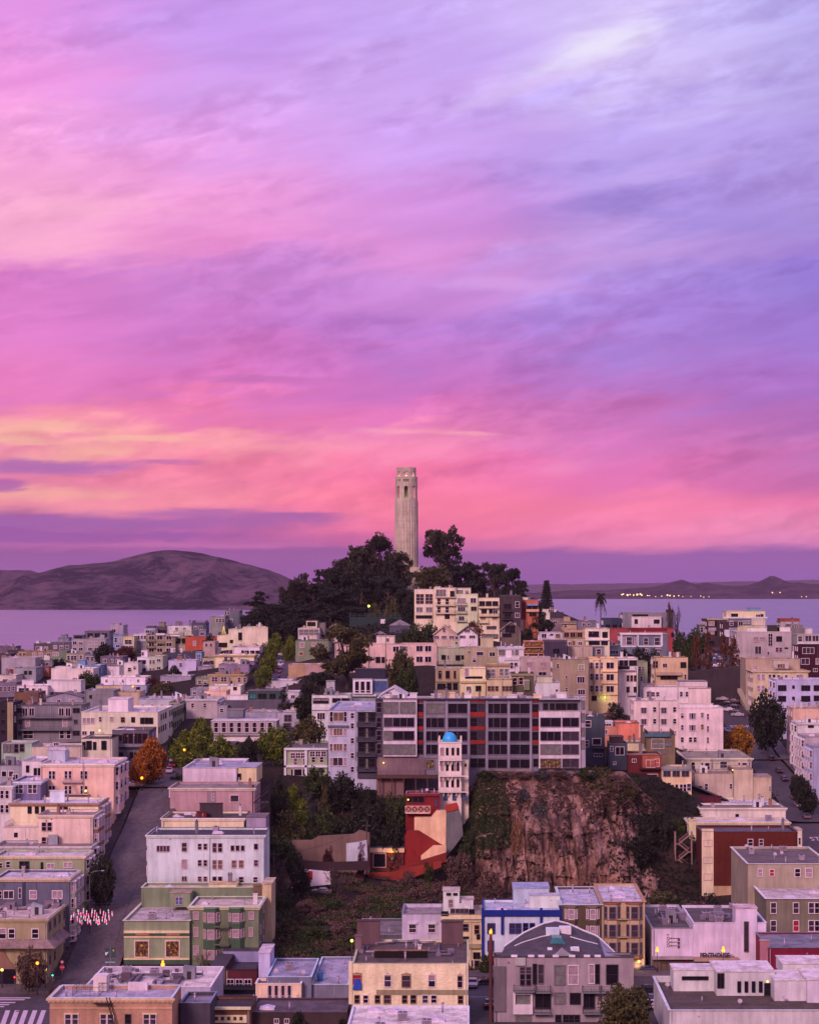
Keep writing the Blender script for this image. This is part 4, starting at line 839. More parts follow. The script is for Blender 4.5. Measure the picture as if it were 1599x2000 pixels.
B('white house with green blinds and a carved cornice below', 665, 973, 1022, 1265, 1316, 13, 'dcbccc', 'b8b0d4', '980;1274;13,14;Wg|1006;1274;13,13;Wg|999,1007;1300;6,11;Wm', cor='c8a8b8', slabs=[('carved_band', 985, 1016, 1284, 1290, .4, 'd0acb8')], clut=3)
B('dusty pink house with two blind windows', 645, 1016, 1075, 1285, 1335, 12, 'bc9094', 'c0b0c4', '1034;1299;13,11;Pc|1061;1299;12,10;Pc|1059;1317;14,8;Pd21', wk='siding', clut=5)
B('olive yellow house with three tall dark windows', 610, 850, 897, 1306, 1352, 12, 'b0883c', 'c8bcd4', '859;1318;6,15;Od11|874;1318;8,15;Od11|888;1318;4,15;Od11|862;1341;15,10;Kd|877,889;1341;8,12;Kd', slabs=[('ochre_band', 850, 898, 1330, 1333, .3, 'a07c40')], clut=2)
B('butter yellow house with a recessed terrace', 608, 898, 948, 1306, 1352, 12, 'dcb474', 'c8b09c', '911;1313;7,15;Wc11|925;1325;32,6;Kd|934;1345;9,9;Kd|915;1345;8,8;Wx', slabs=[('terrace_front', 898, 950, 1326, 1331, .6, 'e0b880'), ('cornice', 898, 948, 1330, 1334, .5, 'c89c6c')], clut=3, deck=0)
B('tan house with white paired windows above a dark roofed bay', 620, 947, 995, 1298, 1330, 11, 'c49870', 'b49c9c', '954,963;1314;8,13;Wg|979,989;1313;8,13;Wg', cor='b08468')
B('tan bay fronted house with brown trimmed windows next to the butter yellow house', 600, 950, 1000, 1328, 1356, 11, 'cca27c', '786674', '955,962,970;1345;5,9;Om|983,990,997;1345;5,9;Om', clut=3)
B('brown olive house with black sashes and a small white box bay', 603, 999, 1042, 1316, 1356, 12, '6c5848', '5c4c58', '1005;1331;8,13;Cd12|1017;1330;8,13;Cd12|1028;1335;9,12;Wd', cor='a88868', slabs=[('box_bay', 1023, 1034, 1329, 1348, .7, '8c786c')], clut=2)
B('grey white low house with a two level roof terrace', 598, 1046, 1093, 1334, 1358, 12, 'c8acb4', 'b8acc0', '1087;1349;5,5;Wd', boxes=[('roof_terrace', 1048, 1078, 1322, 1335, 3, 6, 'c0a490', 'a89c9c')], clut=3)
B('tall tan stucco house with white corner windows', 632, 1079, 1149, 1288, 1385, 14, 'ac8478', '988490', '1089;1301;4,9;Wd|1106;1323;4,6;Wd|1106;1347;4,7;Wd|1135;1304;11,11;Wd|1134;1328;14,12;Wd31|1135;1352;13,10;Wd31', AP, slabs=[('recess', 1120, 1144, 1291, 1308, .04, 'a4886c')], clut=5)
B('tall yellow bay windowed apartment house', 645, 1150, 1206, 1286, 1385, 13, 'e8ac5c', 'c8a87c', '1155;1300,1322,1345;5,12;Wm|1174;1300,1322,1345;5,12;Wm|1191;1300,1323,1346;14,12;Wd|1160;1364;8,8;Kd', AP, bays=[(1157, 1173, 1288, 1356, (1300, 1322, 1345), 11, 'Wm')], bt='e8b060', bd=1.0, slabs=[('band', 1174, 1206, 1311, 1313, .5, 'd89c58'), ('band', 1174, 1206, 1334, 1336, .5, 'd89c58'), ('band', 1174, 1206, 1356, 1358, .5, 'd89c58')], clut=3)
B('white house with zigzag outside stairs and dark red shutters', 655, 1207, 1245, 1286, 1390, 13, 'e0bcc0', 'c0b0bc', '1213,1222,1232,1240;1295;7,9;Kd|1226,1233,1240;1325;4,11;Od|1226,1240;1347;5,10;Rd|1218;1305;20,6;Kd', AP, bal=[(1207, 1240, 1308, 1.2), (1224, 1243, 1357, 1.2)], clut=2)
B('narrow olive house beside the white zigzag stair house', 675, 1246, 1264, 1293, 1340, 12, '9c8c5c', '8c8474', '1249;1306;4,9;Wd|1255;1306;3,9;Wd|1252;1326;5,9;Wd')
B('dark slate house with a black roof near the palm', 880, 1178, 1236, 1208, 1235, 13, '58526c', '6c6478', '1187,1200,1214,1228;1223;8,5;Kd', clut=4)
B('grey modern house with a strip window and a white front room', 875, 1216, 1315, 1197, 1226, 14, '8c7888', 'b0a0b4', '1250;1202;30,3;Kd41', boxes=[('white_front', 1233, 1291, 1205, 1226, -2, 5, 'd8b0b8', 'e0c4d0', '1242;1214;5,8;Kd|1282;1214;10,7;Kd'), ('dark_shaft', 1302, 1315, 1192, 1218, 1, 5, '3c3444', '3c3444')], clut=3)
B('long brick red house with a pointed tower end', 855, 1188, 1316, 1228, 1268, 13, 'b84c54', '8c3c44', '1297;1240;8,8;Kd|1313;1240;4,8;Kd', wk='siding', slabs=[('red_band', 1226, 1302, 1226, 1232, .3, '942c34')], clut=3)
B('slate grey house with white classical bay trim', 800, 1211, 1303, 1238, 1273, 13, '7c7088', 'd0b8cc', '1220;1252;5,15;Wc|1228;1252;11,15;Wm|1240;1252;4,14;Wc|1261;1253;8,13;Wm|1283;1253;10,14;Wm|1262,1285;1270;9,5;Wm', slabs=[('white_cornice', 1210, 1294, 1236, 1240, .5, 'e0c8d0'), ('white_band', 1211, 1292, 1261, 1264, .3, 'd8c0cc'), ('pilaster', 1211, 1215, 1240, 1262, .2, 'd8c0cc'), ('pilaster', 1244, 1247, 1240, 1262, .2, 'd8c0cc'), ('pilaster', 1290, 1294, 1240, 1262, .2, 'd8c0cc')], clut=3)
B('low grey house with a pink window strip beside the dark shrubs', 735, 1182, 1212, 1262, 1285, 11, '847888', '5c5060', '1199;1274;16,7;Wm31')
B('beige house with white sashes and a small tiled porch roof', 722, 1277, 1343, 1284, 1332, 13, 'd09c84', '4c4048', '1277,1282;1298;4,13;Od|1298;1300;8,8;Wd|1334;1299;10,10;Kd21|1338;1322;4,9;Wd|1306;1323;32,8;Rd31', clut=6, ck=['chimney'], slabs=[('porch_roof', 1280, 1330, 1313, 1319, 1.2, 'c08c80')])
B('pink white house with a railed roof deck above the big pink block', 662, 1256, 1380, 1342, 1372, 13, 'e0b4bc', 'b4a0ac', '1275,1284;1356;6,8;Wm|1265;1356;4,10;Wm|1330,1341;1356;5,9;Wm', AP, deck=1, rail=M_WRAIL, boxes=[('raised_block', 1327, 1381, 1332, 1344, .5, 10, 'e4b4bc', '9c8c94'), ('raised_wall', 1345, 1388, 1345, 1375, -1.5, 4, 'e0b0b4', 'a890a0')], clut=3)
B('big pink stucco block with white framed windows stepping down to the right', 616, 1237, 1325, 1370, 1462, 14, 'e0b0b4', 'b4a4b4', '1257,1296;1388,1410;13,11;Wv21|1278,1317;1386,1409;6,9;Wd|1317;1432;5,8;Wx', AP, cap='e8c0c0', clut=9)
B('right half of the big pink block with a white roof parapet', 615, 1325.3, 1412, 1383, 1460, 13, 'dcacb4', 'd0c0dc', '1332;1398,1421,1445;5,9;Wx|1352;1399,1422;13,11;Wv31|1371;1397;5,9;Wx|1371;1420;5,9;Cl|1382;1400,1424,1446;4,11;Wv|1348,1357;1445;6,9;Wd', AP, boxes=[('white_parapet_wall', 1326, 1392, 1375, 1383, 0.02, .4, 'ecd0dc', 'ecd0dc')], sn=3, clut=2)
# upper right skyline and the right hand street
B('cream penthouse apartment house topping the right skyline', 885, 1418, 1494, 1194, 1240, 13, 'd8b094', 'c4a8b0', '1434;1202;12,6;Kd|1480;1203;8,5;Wd|1487;1203;6,6;Kd|1453,1461;1215;5,5;Wd|1480;1213;14,8;Wd|1428;1217;5,8;Wd|1444;1218;9,9;Gd', AP, slabs=[('grey_storey', 1414, 1478, 1206, 1222, .05, '847082'), ('white_band', 1412, 1498, 1205, 1208, .5, 'd8bcc4'), ('cream_bay', 1467, 1490, 1208, 1222, .4, 'd0a8a0')], boxes=[('roof_glass_screen', 1458, 1485, 1188, 1195, 2, .2, '8088a8', '8088a8')], deck=0, clut=3)
B('dark brown corner apartment house with cream bands', 868, 1380, 1420, 1210, 1275, 20, '54383c', '8c7480', '1389;1218;10,8;Cc|1388;1235;12,7;Cc|1390;1256;9,8;Kd|1398;1218,1237;3,8;Kd', AP, slabs=[('cream_band', 1380, 1420, 1208, 1211, .3, 'b8946c'), ('lilac_band', 1383, 1398, 1226, 1232, .3, 'b490a4')], boxes=[('back_wing', 1364, 1384, 1221, 1242, 6, 8, '786878', '8c8094', '1370,1376;1230;5,9;Wx')], clut=3)
B('maroon and white dormer house between the brown block and the turret', 850, 1412, 1440, 1215, 1262, 12, '583440', '8c7480', '1428;1218;6,7;Wm|1418;1238;7,9;Wm|1446;1218;8,8;Wd', slabs=[('white_dormer', 1414, 1424, 1230, 1244, .5, 'ccb0bc'), ('lilac_floor', 1423, 1440, 1226, 1262, .1, '9c8498')])
B('red roofed house on the right skyline', 860, 1524, 1562, 1214, 1240, 12, 'b094a0', 'b04830', '1535;1225;4,4;Kd', boxes=[('red_roof', 1523, 1561, 1209, 1216, .5, 8, 'a84c3c', 'b44a34')])
B('grey shed roofed house with small white windows left of the gabled corner', 835, 1543, 1568, 1220, 1250, 12, '8c7478', 'c8b0bc', '1548;1224;4,5;Wd|1557;1224;3,4;Wd', boxes=[('white_side_wing', 1566, 1586, 1228, 1240, 3, 8, 'd0b0b4', 'd0b8c0')], clut=2)
B('wide mauve grey house with a fan topped tall window and a round turret', 800, 1438, 1545, 1234, 1288, 16, 'b8949c', 'd0b4bc', '1476;1249;9,9;Pc|1489;1248;11,6;Pc11|1521;1248;10,9;Kd|1480;1270;12,15;Wm21|1500;1276;4,6;Wd|1517,1524;1269;5,8;Pm|1504;1250;8,24;Wd24|1535;1266;6,2;Kd', AP, cap='e0bcbc', boxes=[('solar_panel_frame', 1498, 1522, 1222, 1230, 2, .6, '4c3c3c', '3c343c'), ('white_parapet', 1459, 1497, 1226, 1235, 2, .5, 'd8b8bc', 'd8b8bc'), ('white_parapet', 1518, 1543, 1225, 1235, 2, .5, 'dcbcbc', 'd8b8bc')], clut=2)
B('dark red house with white windows below a gabled glass front', 765, 1559, 1625, 1258, 1322, 14, '50182c', 'b8a0a8', '1578;1271;22,11;Wm31|1572;1292;15,11;Wm21|1598;1292;10,11;Cc|1592;1309;8,6;Wm', wk='siding', slabs=[('white_band', 1556, 1625, 1254, 1258, .5, 'ccb0b4')], boxes=[('gabled_top', 1556, 1625, 1240, 1256, 1, 9, 'a4908c', 'c4acb0', '1562;1248;8,10;Wm|1578,1592;1247;12,11;Wm')], clut=1)
B('long tan garage terrace with a cluttered roof garden', 735, 1456, 1562, 1287, 1312, 15, 'bc9084', 'b0909c', '', sn=0, boxes=[('garden_room', 1510, 1540, 1290, 1306, -8, 4, 'c09c98', 'ccb4b8', '1525;1301;14,7;Pl'), ('chimney_stack', 1547, 1550, 1272, 1288, 0.5, .8, 'd0b0b0', 'd0b0b0')], clut=8)
B('cream apartment house with a heavy cornice at the steep stair', 722, 1470, 1578, 1310, 1400, 14, 'd0a48c', 'b49894', '1481,1490;1323,1345;6,11;Wc12|1503;1321;5,6;Wx|1511;1321;4,5;Kd|1520,1535;1322;5,6;Wd|1561;1322;12,8;Wc21|1483;1364;8,8;Wd|1491;1364;6,8;Wd', AP, cor='d8ac94', corp=.7, sn=4, clut=5)
B('pale lilac apartment house with dark windows and a corner bay', 690, 1516, 1630, 1328, 1400, 14, 'b89cc0', 'c8bce0', '1527;1344;15,10;Kd31|1549;1342;4,5;Kd|1573;1344;16,9;Kd31|1594;1344;10,10;Kd|1527;1365;14,10;Kd21|1549;1364;4,5;Kd|1573;1365;16,10;Kd|1594;1364;9,9;Kd', AP, sb=2, sbt='d0b4d0', ss='Wm', clut=3)
B('salmon blank walled house with a flat dark roof edge', 655, 1548, 1640, 1384, 1420, 13, 'd89c90', '8c7c90', '', cap='b89498', sn=3)
B('white low parapet house with a lilac roof', 628, 1558, 1660, 1412, 1440, 11, 'd0b0b8', 'c8bcd8', '1583;1418;10,6;Kd', cor='d0a8a8', sb=2, sbt='d8bcc4', ss='Wm')
B('rose grey town house with white bays on the right street', 605, 1572, 1680, 1440, 1480, 14, 'b894a0', 'a898b0', '', AP, sb=3, sbt='d8bcc4', sbc='b898a4', ss='Wm', clut=4)
B('lilac town house with curved bays on the right street', 585, 1588, 1700, 1460, 1530, 13, 'a890b4', 'a898b0', '', AP, sb=3, sbt='c0a8c0', sbc='a890b0', ss='Wm', clut=4)
# right hand slope between the cliff and the street
B('slate blue house with white windows and a stepped deck', 562, 1139, 1181, 1400, 1490, 10, '565060', '706880', '1148;1414;10,12;Wd|1165;1449;16,12;Wd11|1146;1453;6,12;Wd|1168;1475;16,6;Wm', bal=[(1155, 1180, 1460, 1.3)], balc='5c5468', sd='N', clut=4)
B('slate blue house with one big white window beside the redwood balconies', 556, 1190, 1225, 1453, 1500, 10, '5a5466', '7c748c', '1210;1467;16,15;Wd21|1194;1463;5,9;Wm|1200;1491;5,6;Wl', boxes=[('deck_box', 1192, 1217, 1440, 1454, 1, 6, '54343c', '6c5058')], sd='N', clut=2)
B('small coral and white house with a glass roof room', 590, 1177, 1211, 1420, 1450, 12, 'd07c6c', 'c4a8b0', '1182;1430;8,8;Wx', boxes=[('roof_room', 1177, 1196, 1410, 1422, 3, 5, 'b8a0a8', 'd8c8d8', '1186;1416;14,5;Wm31')], clut=1, sd='N')
B('coral blank walled house', 588, 1203, 1248, 1413, 1452, 12, 'e87868', '8c7078', '', sd='N', cap='7c6870', clut=1)
B('dark low roofed house below the coral wall', 575, 1214, 1263, 1452, 1470, 12, 'd8b090', '8c8494', '', sd='N', clut=6)
B('wood and teal modern house with a glass front and roof deck', 572, 1262, 1318, 1436, 1478, 12, '94704c', '54687c', '1278,1290;1453;11,18;Cg|1304;1452;13,10;Gg|1288;1468;22,8;Gg31', deck=1, slabs=[('teal_fascia', 1258, 1308, 1434, 1439, .8, '54708c')], sd='N', boxes=[('wood_chimney', 1251, 1256, 1418, 1452, -1, 1.5, '8c5c3c', '8c5c3c')], clut=2)
B('redwood shingle house with an orange upper wall and balconies', 552, 1226, 1292, 1475, 1545, 12, '7c2c30', 'a88470', '1238;1486;7,6;Wd|1270;1492;17,14;Wd21|1283;1490;7,14;Wd|1274;1519;19,12;Wd21', wk='siding', slabs=[('orange_wall', 1254, 1291, 1476, 1500, .06, 'c05c40')], bal=[(1248, 1292, 1501, 1.5), (1262, 1292, 1526, 1.5)], balc='4c2028', rail=plain('maroon_rail', (.10, .02, .025), .7), sd='N', clut=1)
B('yellow house with a glazed upper porch above the cliff shrubs', 548, 1293, 1350, 1502, 1592, 12, 'ecac5c', 'b09ca4', '1302,1320,1338;1511;13,11;Gm|1300;1537;6,12;Wx|1321,1330,1337;1539;5,13;Wd|1345;1538;7,13;Wm|1306,1335;1560;6,9;Wd', slabs=[('grey_parapet', 1293, 1350, 1497, 1503, .3, 'a0888c'), ('grey_band', 1293, 1350, 1503, 1506, .2, '94808c')], sd='N', clut=3)
B('tan corner house with twin bays and a hipped grey roof', 585, 1341, 1467, 1481, 1510, 1464, 'c8a49c', 'a49498', '1353;1496;7,14;Wd|1377;1498;12,12;Wd|1409,1416;1494;6,12;Wm|1448,1459;1495;7,10;Wm', AP, bays=[(1368, 1392, 1482, 1512, (1496,), 12, 'Wd'), (1440, 1465, 1482, 1512, (1495,), 11, 'Wm')], cor='d8b4ac', corp=.6, clut=4)
B('rose tan sided house with a plant deck on its roof', 562, 1356, 1433, 1511, 1558, 12, 'c49890', 'a89098', '1366;1539;7,5;Kd|1379;1537;6,12;Wm|1427;1536;5,9;Wm', wk='siding', deck=1, clut=2)
B('rose tan stucco block with a stepped wall next to the plant deck', 560, 1433.3, 1470, 1503, 1558, 12, 'c89c8c', 'b09498', '', boxes=[('lower_wing', 1469, 1506, 1518, 1562, .5, 9, 'c49888', 'a89098', '1503;1541;2,10;Wd')], sn=1, clut=1)
B('flat lilac roofed house with a red steel roof stair', 545, 1353, 1520, 1571, 1580, 1558, 'd8b48c', 'c8bce4', '', AP, clut=6, boxes=[('red_roof_stair', 1365, 1408, 1556, 1578, 3, .4, '6c2434', '6c2434')], cor='d0ac88', dent=0)
B('pink white rendered house with rust streaks', 533, 1367, 1534, 1578, 1600, 11, 'dcb4b4', '8c7c8c', '1439;1594;5,6;Kd', AP, cor='e0b8b4', dent=0, sn=2, clut=4)
B('ochre edged house with a lilac sheet roof', 518, 1345, 1541, 1606, 1640, 1597, 'd0a468', 'ccbce0', '1358;1623;6,16;Kd', AP, slabs=[('pink_panel', 1431, 1479, 1605, 1640, .05, 'dcb8b8')], cor='e0b478', dent=0, boxes=[('cream_strip', 1345, 1360, 1604, 1680, -.4, 3, 'd8b488', 'd8c0a8')], clut=3)
B('brown brick house with a cream window strip at its corner', 502, 1370, 1556, 1625, 1745, 1613, '70281c', '70607c', '1465;1646;9,12;Wd|1486;1646;7,12;Wm|1382;1647,1680,1713;15,11;Pm', AP, wk='brick', slabs=[('cream_strip', 1370, 1393, 1619, 1750, .08, 'd8ac98'), ('concrete_base', 1393, 1430, 1731, 1755, .2, 'c08c70')], sn=0, sd='N', boxes=[('street_bay', 1557, 1566, 1622, 1660, .5, 6, 'dcb4a8', 'd0b0b0', '1561;1643;4,12;Wd')], clut=3)
B('grey corrugated sided house with satellite clutter on its brown roof', 458, 1460, 1620, 1688, 1725, 1655, 'b08c80', '806c78', '1484;1705;8,14;Wc12|1507;1705;8,12;Wr12|1557;1705;10,15;Wd12|1579;1705;12,17;Wc12', AP, eave=.3, cap='d0acb4', sd='L', fl=20, sn=0, clut=10, ck=['satellite_dish', 'vent_pipe', 'air_unit', 'skylight'])
B('taupe apartment house with white sashes and round porthole windows', 440, 1496, 1640, 1756, 1830, 1722, '8e7468', 'c8b4cc', '1510,1554,1584;1774;10,20;Wm12|1510,1584;1809;10,20;Wm12|1554;1809;10,20;Wr12|1595;1774,1809;8,20;Wd12', AP, eave=.35, cap='e0c4c4', sd='L', fl=20, sn=0, clut=4)
# the row along the avenue, from the left corner
B('tan corner restaurant with a shingled awning roof and dark arches', 400, -30, 92, 1795, 1900, 1765, 'b08c74', 'd0b4c0', '5;1824;13,19;Wh12|23;1824;11,17;Wd12|69;1824;12,17;Wd12', 'shop_building', cor='b8907c', dent=0, clut=9, sb=0, sn=4, ss='Gd', ck=['air_unit', 'satellite_dish', 'vent_pipe', 'vent_pipe', 'roof_hatch'])
B('pale mint house with rows of small sashes and a tarred roof', 440, 288, 515, 1631, 1735, 1617, 'c8b4c0', '504860', '309,315.5,322,328;1658;5,11;Pm11|360;1655;9,16;Pm12|390,401;1654;6,11;Pd12|419;1656;7,17;Pm12|430;1656;7,16;Pd12|454,464,474;1657;6,10;Pd11|500;1654;7,11;Pd11|360;1688;9,16;Pc12|390,401;1686;6,11;Pd12|419,430;1689;7,16;Po12|457,471;1688;8,14;Po12|500;1686;7,11;Pm12|360;1717;9,9;Pm|390,401;1717;6,8;Pd|419,430;1717;7,8;Pd|471;1719;8,11;Pd|499;1719;8,11;Wd12', AP, wk='siding', sd='L', sb=1, sbc='c0b0bc', cor='ccb4bc', dent=0, clut=8, cap='584c60')
B('cream sided house with a flat dark roof and a red hatch wall', 466, 317, 476, 1598, 1620, 1585, 'e4b49c', '685868', '', AP, wk='siding', sd='L', sb=1, sbc='d8b0a8', cor='e0b8b0', dent=0, clut=7, boxes=[('hatch_wall', 390, 435, 1570, 1590, 4, .4, '543c48', '54404c'), ('red_door_box', 384, 403, 1587, 1592, 2, .8, '842830', '843038'), ('lilac_block', 481, 519, 1597, 1640, -1, 8, 'a884a0', '8c7488')])
B('dusty rose sided house with one white window', 486, 332, 497, 1539, 1590, 1528, 'bc8490', 'a08c98', '458;1560;16,12;Wm11|416;1557;4,12;Wd', AP, wk='siding', sd='L', sb=1, sbc='c8a8a4', cor='d0a8a4', dent=0, slabs=[('recess', 404, 422, 1540, 1592, .04, '9c7480')], clut=5)  # the recess is a flat panel, its shade put into the darker colour
B('pale pink sided house with a lilac hip edged roof', 507, 357, 462, 1501, 1532, 1482, 'd8acc0', 'b0a4cc', '', AP, wk='siding', sd='L', sb=1, sbc='d0a8b4', boxes=[('yellow_wing', 463, 501, 1500, 1530, .8, 14, 'dcb070', 'b0a4cc', '467;1517;6,10;Kd')], cap='d8b8c8', clut=4)
B('green club building with two tall lamplit windows', 412, 242, 370, 1799, 1895, 1764, '9c9070', 'c4b0c4', '', 'shop_building', sd='L', eave=.3, cap='d0aca8', clut=6, ck=['air_unit', 'vent_pipe', 'vent_pipe', 'duct'], sn=3, ss='Gd')
B('green bay windowed apartment house with an iron fire escape', 413, 370, 505, 1771, 1905, 1752, '847c60', 'c8b0bc', '383;1789;9,14;Pc12|383;1821;8,17;Pc12|383;1857;9,16;Pc12|491;1789;9,14;Pc12|490;1821;7,16;Pc12', AP, bays=[(397, 430, 1772, 1880, (1791, 1824, 1864), 16, 'Pc12', '586444'), (446, 478, 1772, 1880, (1791, 1822, 1860), 15, 'Pc12', '586444')], bd=1.2, bt='788060', cor='c8a890', dent=0, sd='R', sn=2, ss='Pd', clut=4, eave=.2, cap='d8b8b4')
B('yellow flanked rear building with a pyramid skylight and cream parapet', 432, 276, 530, 1734, 1770, 1725, '8c8460', 'd0b4bc', '', AP, cap='d0b4ac', sd='N', clut=4, boxes=[('small_garden_room', 332, 372, 1745, 1772, -5, 4, '948c6c', 'b8949c', '346;1760;6,14;Pb12|353;1760;6,14;Pb12'), ('sidelit_flank', 512, 530, 1728, 1880, -6, 9, 'c89c50', 'd0b0a8'), ('brown_chimney_wall', 495, 513, 1731, 1759, -1, 2, '8c6458', '9c7468'), ('pyramid_skylight', 408, 462, 1728, 1737, 2, 4, 'd8b490', 'd8b490')])  # the flank's ochre is side light put into its colour
B('black parapeted building with a dark red window wall', 396, 440, 502, 1895, 1960, 1835, '6c2834', '5c5068', '450,467,484;1922;12,16;Wd22', AP, wk='brick', cap='302830', par=1.2, sd='R', sn=0, boxes=[('tan_wing', 411, 440, 1889, 2000, 1, 14, '785c54', '5c5068'), ('rear_roof', 436, 525, 1858, 1880, 14, 9, '9c84ac', '645870'), ('black_tarp_heap', 424, 498, 1935, 1966, -5, 4, '1c1620', '201a24')], clut=3)
B('peach dormer house front with a white balcony rail and french doors', 384, 499, 588, 1922, 1975, 1912, 'e0a898', '685460', '527,539.5,552.5,565;1938;8,25;Wv11', bal=[(495, 582, 1953, 1.6)], rail=M_WRAIL, sd='R', sn=0, cap='e4c0c4', boxes=[('white_side_wall', 505, 527, 1862, 1910, 12, 9, 'c0a0cc', 'd0b8d8')], clut=0)
B('lilac sheet roofed building with a satellite dish', 386, 520, 608, 1909, 1990, 1873, '84708c', 'a89cc8', '', AP, cap='b8a8cc', sd='N', clut=4, ck=['satellite_dish', 'air_unit', 'vent_pipe'])
B('flat lilac roofed building with a blue bin and a roof frame', 387, 608, 680, 1924, 2000, 1870, '88728c', 'b0a2cc', '', AP, cap='c0b0cc', sd='N', clut=4, ck=['skylight', 'vent_pipe', 'skylight'], deck=0)
B('ornate brick shop front with a row of little cream arches', 352, 408, 489, 1970, 2010, 10, '80483c', '4c3c48', '', 'shop_building', wk='brick', sd='N', slabs=[('cream_cornice', 406, 490, 1967, 1972, .5, 'd8b494'), ('arch_band', 413, 482, 1983, 1998, .25, 'dcb498'), ('arch', 420, 426, 1986, 1993, .3, '6c3c34'), ('arch', 432, 438, 1986, 1993, .3, '6c3c34'), ('arch', 444, 450, 1986, 1993, .3, '6c3c34'), ('arch', 456, 462, 1986, 1993, .3, '6c3c34'), ('arch', 468, 474, 1986, 1993, .3, '6c3c34')], clut=0)
B('dark ivy edged rear yard building below the peach dormer', 355, 489, 676, 1978, 2010, 12, '54383c', '705c74', '540,560;1995;8,8;Wd', sd='N', clut=2, par=.3)
B('white flat roofed building crowded with ducts behind the salmon building', 368, 165, 411, 1929, 1990, 1889, 'b898b0', 'dcc4d8', '', AP, cap='e4c4d4', sd='N', par=.7, clut=12, ck=['duct', 'duct', 'air_unit', 'vent_pipe', 'vent_pipe', 'roof_hatch'])
B('salmon brick building with arched windows and a railed roof', 338, 97, 336, 1950, 2010, 1925, 'c08070', 'b8a8d0', '133,147;1991;11,20;Wm12|202,216;1991;11,20;Wm12|250;1991;9,16;Kd|286,299;1991;11,20;Wm12', AP, wk='brick', cor='d8a088', corp=.5, sd='N', cap='c0b0d4', par=.6, clut=2, slabs=[('sill_band', 97, 336, 1968, 1971, .12, 'd09880'), ('window_hood', 125, 155, 1979, 1982, .2, 'd8a890'), ('window_hood', 194, 224, 1979, 1982, .2, 'd8a890'), ('window_hood', 278, 308, 1979, 1982, .2, 'd8a890')])
B('dark roofed annex right of the salmon building', 345, 352, 410, 1960, 2010, 1938, '5c4858', '9c8cb0', '', AP, sd='N', par=.6, cap='8c7ca0', clut=1)
B('yellow painted brick hotel with arched windows and a brown flat roof', 362, 688, 914, 1883, 1962, 1836, 'e8bc78', '705a62', '697;1912;15,19;Or|757;1916;12,23;Wm12|793;1916;16,24;Om12|843;1916;12,23;Wh12|898;1917;9,24;Pd12|697;1952;9,14;Od12|714;1952;9,14;Wd12|737;1952;9,14;Od12|756;1952;12,15;Om12|790;1952;9,14;Od12|807;1952;10,15;Od12|830;1952;10,14;Wm12|847;1952;10,14;Wd12|899;1953;9,14;Od12', AP, wk='brick', cap='c0a890', sd='R', sn=0, eave=.1, clut=9, ck=['vent_pipe', 'vent_pipe', 'chimney', 'skylight', 'vent_pipe'], slabs=[('grey_streak', 735, 914, 1934, 1944, .05, 'a48468'), ('quoin', 681, 688, 1878, 1962, .2, 'e8bc80')], boxes=[('roof_pit', 731, 835, 1858, 1866, 8, .4, '1a1418', 'b07c60'), ('brick_wing', 697, 742, 1800, 1833, 22, 1.2, '785058', '6a4a50'), ('brick_wing', 862, 904, 1802, 1832, 22, 1.2, '785058', '6a4a50'), ('corner_pier', 693, 706, 1830, 1875, 14, 1.5, '8c6068', '8c6c74')])
B('low white roofed building with air conditioners at the bottom edge', 322, 676, 915, 2016, 2060, 1966, 'c8acc0', 'dcc8dc', '', AP, sd='N', cap='d8c0cc', par=.3, clut=8, ck=['air_unit', 'air_unit', 'vent_pipe', 'skylight'])
B('grey flat roofed building with weathered plank decking', 421, 698, 786, 1826, 1860, 1795, '6c5a64', '8c7c8c', '', AP, sd='N', cap='9c8894', clut=4)
B('lilac pink house front with two hooded sash windows', 419, 785, 863, 1786, 1835, 1766, 'c4a0b8', 'a490a4', '805.5,843;1814;13,15;Wm12', sd='N', wk='siding', par=.7, cap='8c7c90', slabs=[('window_hood', 796, 815, 1801, 1805, .35, 'd0b0c0'), ('window_hood', 833, 853, 1801, 1805, .35, 'd0b0c0')], clut=2)
B('ornate cream corner building with dark grouped windows', 417, 863, 942, 1787, 1935, 12, 'd8aa8c', 'b49aa4', '865,872;1785;6,8;Kd|884,894,902,910;1780;8,8;Gd|921;1781;10,8;Kd|895,909;1812;10,12;Gd12|931;1816;9,16;Od12|872;1812;8,12;Gd|910;1835;10,9;Kd|931;1867;12,11;Kd|918,931;1890;9,26;Gd|934;1830;6,9;Kd', AP, slabs=[('cornice', 861, 943, 1790, 1795, .6, 'e0b49c'), ('cornice', 863, 942, 1798, 1801, .3, 'e0b090'), ('cornice', 915, 943, 1844, 1852, .7, 'b08870'), ('pilaster', 916, 920, 1800, 1900, .3, 'd8a888'), ('pilaster', 938, 942, 1800, 1900, .3, 'd8a888')], boxes=[('stair_tower', 865, 897, 1741, 1780, 5, 5, 'c8b0b4', 'c8b0bc', '876,889;1747;8,4;Kd|880;1765;8,14;Pg'), ('roof_shed', 898, 924, 1758, 1778, 6, 4, 'c8a8b4', 'ccb4c0')], sd='R', sn=3, clut=3)
